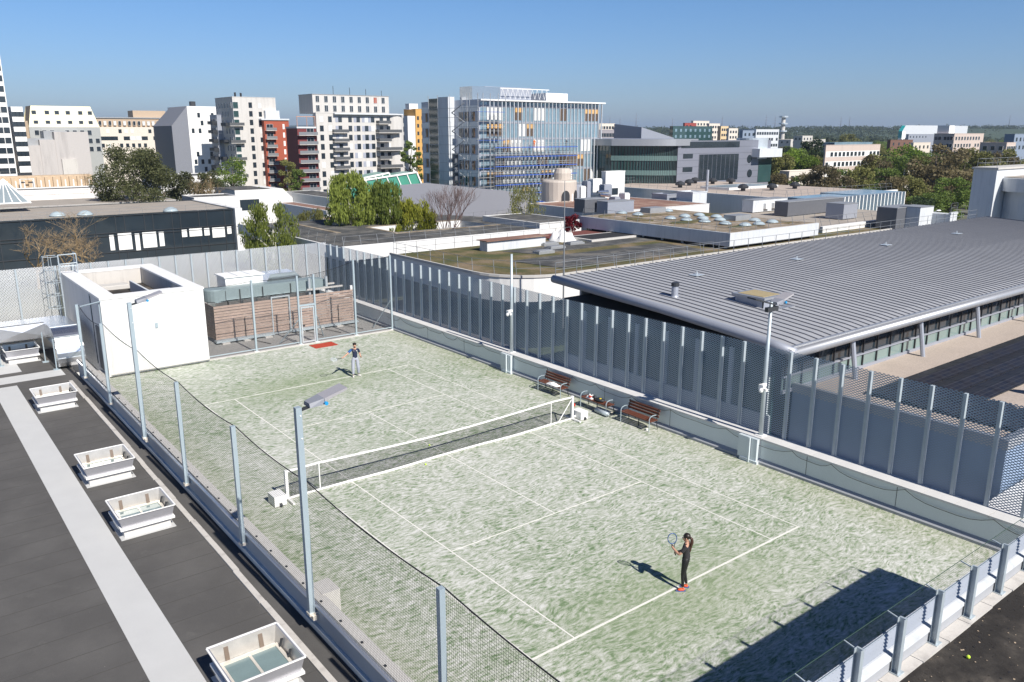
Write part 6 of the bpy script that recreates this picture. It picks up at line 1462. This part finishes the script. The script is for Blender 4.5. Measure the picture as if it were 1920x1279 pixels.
far(1670,1712,1664,263,420,m_brownb,'low red-brown building among trees at the right',1,4)
far(1713,1745,1708,268,380,m_beige,'low cream villa roof among the trees at the right',1,4)
far(1565,1636,1540,268,330,m_glassblue,'flat blue-white roof behind the pinkish block',0,1)
far(1483,1548,1440,262,620,m_concrete,'long pale industrial building near the striped chimney',1,8)
far(1505,1524,1488,255,560,m_concrete,'small pale stepped building right of the striped chimney',1,3)
far(1480,1545,1462,322,230,m_beige,'low cream building half hidden by trees behind the gravel roofs',1,7)
far(1700,1790,1695,318,250,m_beige,'low cream pavilion hidden among trees at the right',1,8)
far(724,792,700,243,700,m_beige,'distant cream building in the gap between the apartment block and the scaffolded block',2,8)
# chimney
q = ud(1467,252,700); t = thing('chimney', 'slim striped concrete chimney with platforms on the horizon', 'chimney', (q.x,q.y,GZ)); g_ = Vector((q.x,q.y,0))
mb = MB(); mb.tube([g_+Vector((0,0,GZ)), g_+Vector((0,0,25))], [2.2,1.6], 12); part('shaft', mb, m_concrete, t)
for z in (13,19,24.5): mb = MB(); mb.tube([g_+Vector((0,0,z)), g_+Vector((0,0,z+1.2))], 3.6, 12); part('platform', mb, m_lightsteel, t)
# pylons
def pylon(px, h, D):
    q = ud(px, 248, D); t = thing('pylon', 'grey lattice power pylon standing on the horizon', 'pylon', (q.x,q.y,0), 0, 'power pylons on the horizon'); mb = MB()
    for s in (-1,1):
        for s2 in (-1,1): mb.tube([(q.x+s*4,q.y+s2*4,0),(q.x+s*.8,q.y+s2*.8,h*.6),(q.x,q.y,h)], .6, 4)
    part('mast', mb, m_greymetal, t)
    for z, w_ in ((.62,12),(.76,9),(.88,6)): mb = MB(); mb.bar((q.x-w_*.79,q.y+w_*.62,h*z),(q.x+w_*.79,q.y-w_*.62,h*z),.8,.8); part('cross_arm', mb, m_greymetal, t)
for px, h in ((1143,75),(1192,88),(1162,70),(1260,70),(1353,75),(1435,80),(1452,78),(1575,74),(1591,74),(1890,80)): pylon(px, h, 3300)

# white building at the right edge
P = uz(1872,330,6.2); 
q = ud(1870,318,116); t = thing('white_building', 'white building with a curved terrace at the right edge above the metal roof', 'building', (q.x,q.y,GZ))
X0 = q.x; Y0 = q.y; Yb = solve_y(1826, X0, q.z)
mb = MB(); mb.box(X0,X0+22,Y0,Yb,GZ,q.z); part('wall', mb, m_whitecool, t)
mb = MB(); mb.box(X0-.2,X0+22,Y0-.2,Yb+.2,q.z,q.z+.25); part('roof_edge', mb, m_coping, t)
mb = MB(); cxx, cyy = X0+9.6, Y0-5.5; mb.lathe([(8.3,0),(8.3,4.1),(9.2,4.15),(9.2,6.0),(8.9,6.05)], (cxx,cyy,q.z-7.2), 36); part('round_storey', mb, m_whitecool, t)
mb = MB(); mb.lathe([(8.9,0),(8.9,.1)], (cxx,cyy,q.z-1.15), 36); part('round_roof', mb, m_gravel2, t)
for k in range(5):
    a = -2.75+k*.26; mb = MB(); 
    p0 = Vector((cxx+8.36*math.cos(a),cyy+8.36*math.sin(a),0)); p1 = Vector((cxx+8.36*math.cos(a+.24),cyy+8.36*math.sin(a+.24),0)); z = q.z-6.9
    mb.add([p0+Vector((0,0,z)),p1+Vector((0,0,z)),p1+Vector((0,0,z+3.4)),p0+Vector((0,0,z+3.4))],[(0,1,2,3)]); part('window', mb, m_glass, t)
railing('guard rail on the roof of the white building at the right edge', [(X0+.3,Y0+.2,q.z+.2),(X0+.3,Yb-.3,q.z+.2),(X0+20,Yb-.3,q.z+.2)], 1.2, 2.2)
q2 = ud(1782,405,118); mb = MB(); mb.box(q2.x,X0-.3,q2.y,q2.y+9,-4,q2.z+.2); mb.box(q2.x-.1,X0-.3,q2.y-.1,q2.y+.2,q2.z+.2,q2.z+.5); single('low_building', mb, m_whitecool, 'low white wall joining the white building at the right edge', 'building')
railing('guard rail on the low white wall at the right', [(q2.x,q2.y,q2.z+.5),(X0-.5,q2.y,q2.z+.5)], 1.3, 1.8)
# ------------------------------------------------------------------ trees
def leaf_cloud(centres, radii, n_per, size, droop=0., seed=1, flat=.75):
    """many small leaf-cluster quads spread through clumps; returns verts (n*4,3)"""
    g = np.random.default_rng(seed); out = []
    for (c, r, n) in zip(centres, radii, n_per):
        d = g.normal(size=(n,3)); d /= np.linalg.norm(d,axis=1)[:,None]+1e-9
        rad = r*g.uniform(.35,1.05,(n,1))**.6; p = np.array(c)+d*rad*np.array([1,1,flat if not droop else 1.5])
        a = g.normal(size=(n,3)); a /= np.linalg.norm(a,axis=1)[:,None]
        b = np.cross(a, g.normal(size=(n,3))); b /= np.linalg.norm(b,axis=1)[:,None]+1e-9
        s = size*g.uniform(.55,1.25,(n,1))
        if droop:
            a = a*.35; a[:,2] = -1; a /= np.linalg.norm(a,axis=1)[:,None]; b = np.cross(a, g.normal(size=(n,3))); b /= np.linalg.norm(b,axis=1)[:,None]
            p1 = p-a*s*droop; p2 = p+a*s*droop; b = b*s*.32
        else: p1 = p-a*s*.5; p2 = p+a*s*.5; b = b*s*.42
        q = np.stack([p1-b*.6, p-b*1.0+0*p, p2, p1*.3+p2*.7+b, p1+b*.6], 1) if False else np.stack([p1, (p1+p2)/2-b, p2, (p1+p2)/2+b], 1)
        out.append(q.reshape(-1,3))
    return np.concatenate(out)
def quads_mesh(name, V, mat):
    n = len(V)//4; me = bpy.data.meshes.new(name)
    me.vertices.add(len(V)); me.vertices.foreach_set('co', V.astype(np.float32).ravel())
    me.loops.add(4*n); me.loops.foreach_set('vertex_index', np.arange(4*n, dtype=np.int32))
    me.polygons.add(n); me.polygons.foreach_set('loop_start', np.arange(0,4*n,4, dtype=np.int32))
    me.update(calc_edges=True); me.validate(); me.materials.append(mat); return me
def limbs(mb, base, h, r0, n, spread, seed, top=.85):
    r = random.Random(seed); mb.tube([base, base+Vector((r.uniform(-.1,.1)*h*.1,0,h*.35)), base+Vector((r.uniform(-.05,.05)*h,r.uniform(-.05,.05)*h,h*top))], [r0, r0*.75, r0*.15], 7)
    for i in range(n):
        z = h*r.uniform(.2,.6); a = r.uniform(0,2*PI); L = spread*r.uniform(.5,1)
        p = base+Vector((0,0,z)); mb.tube([p, p+Vector((math.cos(a)*L*.5,math.sin(a)*L*.5,L*.45)), p+Vector((math.cos(a)*L,math.sin(a)*L,L*.8))], [r0*.4, r0*.25, r0*.06], 5)
def make_tree(label, h, w, mat, bark=None, seed=1, nl=3200, size=.42, shape='round', droop=0., group=None, name='tree', trunk=.22, ncl=34):
    r = random.Random(seed); t = thing(name, label, 'tree', (0,0,0), 0, group)
    mb = MB(); limbs(mb, Vector((0,0,0)), h, h*.022+.05, 9, w*.42, seed); part('trunk', mb, bark or m_bark, t, local=True)
    cs, rs, ns = [], [], []
    for i in range(ncl):
        z = r.uniform(trunk, .97)
        if shape == 'round': k = math.sqrt(max(.02, 1-((z-.58)/.46)**2))
        elif shape == 'cone': k = max(.1, 1.05-z)
        elif shape == 'column': k = .8*math.sqrt(max(.03,1-((z-.5)/.55)**2))
        elif shape == 'umbrella': k = .5+.55*math.sin(z*PI)
        a = r.uniform(0,2*PI); q = r.uniform(.25,1.0)**.55
        cr_ = w*.5*((.22+.16*r.random()) if not droop else (.12+.12*r.random()))*(1.0 if shape != 'cone' else .8)
        rad = max(0, k*w*.5-cr_*.5)*q*r.uniform(.82,1.12)
        cs.append((rad*math.cos(a), rad*math.sin(a), z*h)); rs.append(cr_); ns.append(int(nl/ncl*((cr_/(w*.15))**1.3 if not droop else 1))+5)
    V = leaf_cloud(cs, rs, ns, size, droop, seed)
    o = link('crown', quads_mesh('crown', V, mat), t); return t
lf_pine = leafmat('pine_needles', (.055,.070,.030), (.125,.125,.055))
lf_dark = leafmat('dark_leaves', (.028,.045,.022), (.055,.08,.032))
lf_green = leafmat('spring_green', (.085,.135,.03), (.18,.23,.055))
lf_bright = leafmat('bright_lime', (.09,.15,.015), (.20,.27,.04))
lf_olive = leafmat('olive_buds', (.13,.14,.045), (.23,.22,.075))
lf_brown = leafmat('brown_buds', (.115,.095,.05), (.20,.165,.085))
lf_birch = leafmat('birch_leaves', (.12,.16,.03), (.24,.27,.06))
lf_yellow = leafmat('yellow_willow', (.16,.19,.02), (.30,.29,.04))
lf_red = leafmat('crimson_leaves', (.07,.006,.010), (.16,.015,.022))
def ground_at(px, D): q = ud(px, 248, D); return Vector((q.x, q.y, GZ))
def put(t, px, D, rz=0, z=GZ): q = ground_at(px, D); t.location = (q.x, q.y, z); t.rotation_euler = (0,0,rz); return t
put(make_tree('big dark pine with broad flat tiers standing left before the cream apartment block', 18.0, 15.5, lf_pine, seed=3, nl=30000, size=.36, shape='umbrella', ncl=90, trunk=.12, name='pine_tree'), 240, 170)
for px, D, h, w_, s_, lab in ((330,200,11.5,9,5,'dark pine right of the biggest pine, before the white leaning building'),(383,205,12,8,6,'dark conifer before the foot of the apartment tower'),(296,205,11,7,7,'smaller dark pine tucked behind the biggest pine'),(60,232,6,6,8,'small dark shrub-like pine on the ochre wall at the left')):
    put(make_tree(lab, h, w_, lf_pine, seed=s_, nl=6000, size=.4, shape='umbrella', ncl=45, name='pine_tree'), px, D)
put(make_tree('bright lime-green tree behind the long plain white building', 14, 10, lf_bright, seed=9, nl=7000, size=.35, ncl=40), 430, 225)
put(make_tree('large weeping willow with thin hanging leaves in the middle of the dark roof courtyards', 15.0, 8.0, lf_birch, m_birch, 11, 15000, .24, 'round', 1.3, ncl=160, trunk=.25, name='willow_tree'), 650, 130)
put(make_tree('second weeping willow, darker and broader, right of the tallest willow', 13.2, 8.4, leafmat('willow_green', (.075,.11,.02), (.17,.20,.045)), m_birch, 12, 15000, .24, 'round', 1.3, ncl=150, trunk=.25, name='willow_tree'), 718, 132)
put(make_tree('small yellow-green weeping willow at the right end of the willow row', 10.6, 7.6, lf_yellow, m_birch, 13, 9500, .24, 'round', 1.3, ncl=100, trunk=.2, name='willow_tree'), 774, 131)
put(make_tree('light silver birch before the white slanting wall behind the mesh screen', 11.6, 8.4, lf_birch, m_birch, 14, 9000, .22, 'round', 1.2, ncl=110, trunk=.15, name='birch_tree'), 497, 110)
put(make_tree('sparse birch with drooping twigs in front of the small white wall left of the willows', 8.0, 6.6, lf_olive, m_birch, 15, 4200, .20, 'round', 1.2, ncl=70, trunk=.3, name='birch_tree'), 575, 140)
put(make_tree('thin pale birch standing in the courtyard right of the purple leafless tree', 12.2, 7.0, lf_olive, m_birch, 16, 4200, .17, 'round', 1.0, ncl=90, trunk=.52, name='birch_tree'), 985, 140)
put(make_tree('deep crimson-leaved small tree beside the domed pavilion', 9.8, 3.4, lf_red, seed=17, nl=5000, size=.26, ncl=44, trunk=.35, name='red_tree'), 1077, 118)
for px, D, h, lab, sh, mt_ in ((535,250,13,'brownish budding tree between the brick-red wing and the apartment block','round',lf_olive),(553,235,11,'fresh green bush at the foot of the wide apartment block','round',lf_green),(547,330,21,'tall pale budding tree seen in the gap behind the towers','column',lf_brown),
    (763,240,20,'tall poplar-like green tree left of the scaffolded block','column',lf_green),(780,236,18,'second slender green tree touching the scaffolded block','column',lf_green),(470,200,9,'low dark green bush at the foot of the apartment tower','round',lf_green)):
    put(make_tree(lab, h, h*.5 if sh == 'round' else h*.28, mt_, seed=int(px), nl=2600, size=.4, shape=sh, ncl=24), px, D)
# leafless trees
def bare(label, h, w, bark, seed, depth=5, base=5, up=.55, r0=.16, name='leafless_tree'):
    r = random.Random(seed); mb = MB()
    def grow(p, d, L, rad, k):
        q = p+d*L; m_ = p.lerp(q,.5)+Vector((r.uniform(-.08,.08),r.uniform(-.08,.08),r.uniform(-.03,.06)))*L
        mb.tube([p, m_, q], [rad, rad*.82, rad*.62], 5 if k < 2 else 3, cap=False)
        if k >= depth: return
        for i in range(r.choice((2,3,3)) if k else base):
            a = r.uniform(0,2*PI); s = Vector((math.cos(a),math.sin(a),0)); nd = (d*(1.0)+s*r.uniform(.45,.95)*(w/h)+Vector((0,0,up*r.uniform(.1,.7)))).normalized()
            grow(q if i else p.lerp(q,.8), nd, L*r.uniform(.62,.86), max(.012, rad*.6), k+1)
    grow(Vector((0,0,0)), Vector((.02,.02,1)).normalized(), h*.26, r0, 0)
    t = thing(name, label, 'tree', (0,0,0)); part('branches', mb, bark, t, local=True); return t
put(bare('leafless tree with many purple-brown upright twigs in the courtyard of the dark roof', 15.2, 9, m_barkred, 21, 6, 6, .5, .18), 835, 124)
for px, lab, s_, h_ in ((30,'leafless ochre-barked tree at the left edge before the black glass office',24,10.5),(88,'leafless ochre-barked tree, tallest of three before the black glass office',25,12.0),(135,'leafless ochre-barked tree, rightmost of three, leaning right before the black glass office',26,10.0)):
    t = put(bare(lab, h_, 14, m_barkwarm, s_, 6, 4, .25, .2), px, 112)
for px, D, s_, lab in ((380,195,31,'pale leafless shrub before the long plain white building'),(360,196,32,'second pale leafless shrub, left of the other, before the long plain white building'),(160,226,33,'bare twiggy shrub at the right end of the ochre niche wall')):
    put(bare(lab, 12.5, 9, m_barkwarm, s_, 5, 6, .5, .1, 'leafless_shrub'), px, D)
# the park beyond the gravel roofs
protos = []
kinds = [('fresh green rounded park tree in young leaf beyond the gravel roofs', lf_green, 'round', 5), ('olive-green budding park tree beyond the gravel roofs', lf_olive, 'round', 5), ('brown budding park tree with fine bare twigs beyond the gravel roofs', lf_brown, 'round', 5),
         ('dark evergreen park tree beyond the gravel roofs', lf_dark, 'round', 3), ('slender upright dark park tree on the far tree line', lf_dark, 'column', 2), ('lime-green park tree brighter than its neighbours beyond the gravel roofs', lf_bright, 'round', 1)]
for i, (lab, mt_, sh, n) in enumerate(kinds):
    for v in range(2):
        t = make_tree(lab, 13.5, 10.5 if sh == 'round' else 4.2, mt_, seed=50+i*5+v, nl=4200, size=.55, shape=sh, ncl=40, trunk=.18, group='trees of the park beyond the gravel roofs', name='park_tree')
        protos.append((t, [False], i))
r = random.Random(77)
def park(px, D, kind, sc, z=GZ):
    c = [p for p in protos if p[2] == kind]; t, used, _ = c[r.randrange(2)]
    o = t if not used[0] else dup(t)
    used[0] = True; q = ground_at(px, D); o.location = (q.x, q.y, z); o.rotation_euler = (0,0,r.uniform(0,6.3)); o.scale = (sc*r.uniform(.9,1.15),)*2+(sc,)
    return o
for px, D, kd, sc in ((1480,300,5,1.15),(1463,290,1,1.1),(1500,310,0,1.1),(1527,330,3,1.35),(1538,300,1,.9),(1556,215,2,.95),(1590,205,2,.8),(1620,215,1,.9),(1655,240,2,1.1),(1700,300,5,1.25),(1690,260,0,1.0),(1672,225,0,.85),
                       (1765,215,2,1.35),(1790,225,2,1.25),(1742,235,1,1.1),(1835,250,1,1.2),(1860,255,2,1.15),(1890,260,1,1.2),(1815,240,2,1.1),(1720,200,1,.8),(1760,178,0,.62),(1745,172,3,.6),(1728,180,0,.55),(1800,190,0,.8),(1690,200,2,.8),(1640,200,0,.6),(1510,225,0,.7),(1470,230,2,.75),(1530,220,2,.8),(1580,240,0,.8),(1900,230,2,1.1),(1870,215,1,1.0)):
    park(px, D, kd, sc)
for i in range(95):
    D = r.uniform(270, 520); px = r.uniform(1455, 1945); park(px, D, r.choices(range(6), (7,8,3,2,0,3))[0], r.uniform(.75, 1.05))
for i in range(95):
    D = r.uniform(520, 1100); px = r.uniform(1450, 1950); park(px, D, r.choices(range(6), (7,7,2,4,3,2))[0], r.uniform(.8, 1.1))
for i in range(14): park(1480+i*9+r.uniform(-3,3), 820, 4, r.uniform(1.05,1.3))
for px in (1592,1600): park(px, 640, 1, 1.5)
for i in range(10): park(r.uniform(455,600), r.uniform(300,500), r.choice((0,1,2)), .9)
for t, used, _ in protos:
    if not used[0]: park(r.uniform(1460,1900), 400, _, 1)
# far wood
cs = []; rs = []; ns = []
for i in range(2600):
    D = r.uniform(1050, 2400); px = r.uniform(1020, 1990); q = ud(px, 248, D); a = math.atan2((px-960)/FL,1)
    zt_ = GZ
    if D > 1480: u = (a-R(8))/R(32); zt_ = GZ+(min(1,(D-1500)/600)*(22+6*u) if u > 0 else 0)
    cs.append((q.x, q.y, zt_+6+r.uniform(-2,4))); rs.append(r.uniform(6,11)); ns.append(34)
o = link('wood', quads_mesh('wood', leaf_cloud(cs, rs, ns, 3.2, 0, 5), leafmat('far_wood', (.045,.065,.028), (.10,.115,.05), .01))); o['kind'] = 'stuff'; tag(o, 'far wood reaching the horizon behind the park', 'wood')
# shrubs in the yard seen through the screen
g2 = make_tree('yellow-flowering dark green shrub seen through the mesh screen below the round pole', 3.4, 4.6, leafmat('yellow_flowering', (.03,.06,.02), (.30,.26,.03)), seed=90, nl=3500, size=.18, ncl=26, trunk=.02, name='shrub')
g2.location = (13.2, 14.5, -6.3)
# cars parked beyond the gravel roofs
def car(px, D, mat, lab):
    q = ground_at(px, D); t = thing('parked_car', lab, 'car', q, .4, 'cars parked among the park trees')
    mb = MB(); mb.poly_x([(-2.1,.35),(2.1,.35),(2.15,.8),(1.2,.95),(.6,1.42),(-1.2,1.45),(-2.0,.95)], -.85, .85); part('body', mb, mat, t, local=True)
    mb = MB(); mb.poly_x([(1.1,.97),(.55,1.36),(-1.1,1.38),(-1.7,.97)], -.87, .87); part('windows', mb, m_glass, t, local=True)
    for sx in (-.8,.8):
        for y in (-1.3,1.3): mb = MB(); mb.tube([(sx-.1,y,.33),(sx+.1,y,.33)], .33, 10); part('wheel', mb, m_dark, t, local=True)
car(1704, 172, M('red_car_paint', (.45,.03,.02), .25), 'small red car parked under the trees at the right')
car(1690, 165, M('white_car_paint', (.7,.7,.7), .25), 'white car parked just left of the red car')
t = thing('street_lamp', 'grey street lamp curving over beside the tall grey plant tower', 'street lamp', ud(1757,300,140)); q = wloc(t); q.z = GZ; t.location.z = GZ
zz = ud(1757,400,140).z
mb = MB(); mb.tube([q, Vector((q.x,q.y,zz-.8)), Vector((q.x+.8,q.y,zz)), Vector((q.x+2.4,q.y,zz+.3))], [.1,.08,.07,.06], 6); part('pole', mb, m_railing, t)
mb = MB(); mb.ball((q.x+2.9,q.y,zz+.3), (.7,.3,.15)); part('lamp_head', mb, m_whiteclean, t)

# ------------------------------------------------------------------ air
hz = MB(); hz.box(-9500, 9500, -9500, 9500, GZ-1, 150)
mh = bpy.data.materials.new('air'); mh.use_nodes = True; th_ = mh.node_tree; th_.nodes.clear()
pv = th_.nodes.new('ShaderNodeVolumePrincipled'); oo = th_.nodes.new('ShaderNodeOutputMaterial')
pv.inputs['Color'].default_value = (.62,.78,1,1); pv.inputs['Density'].default_value = .00011; pv.inputs['Anisotropy'].default_value = .2
th_.links.new(pv.outputs[0], oo.inputs['Volume'])
struct('haze', hz, mh, kind='stuff')
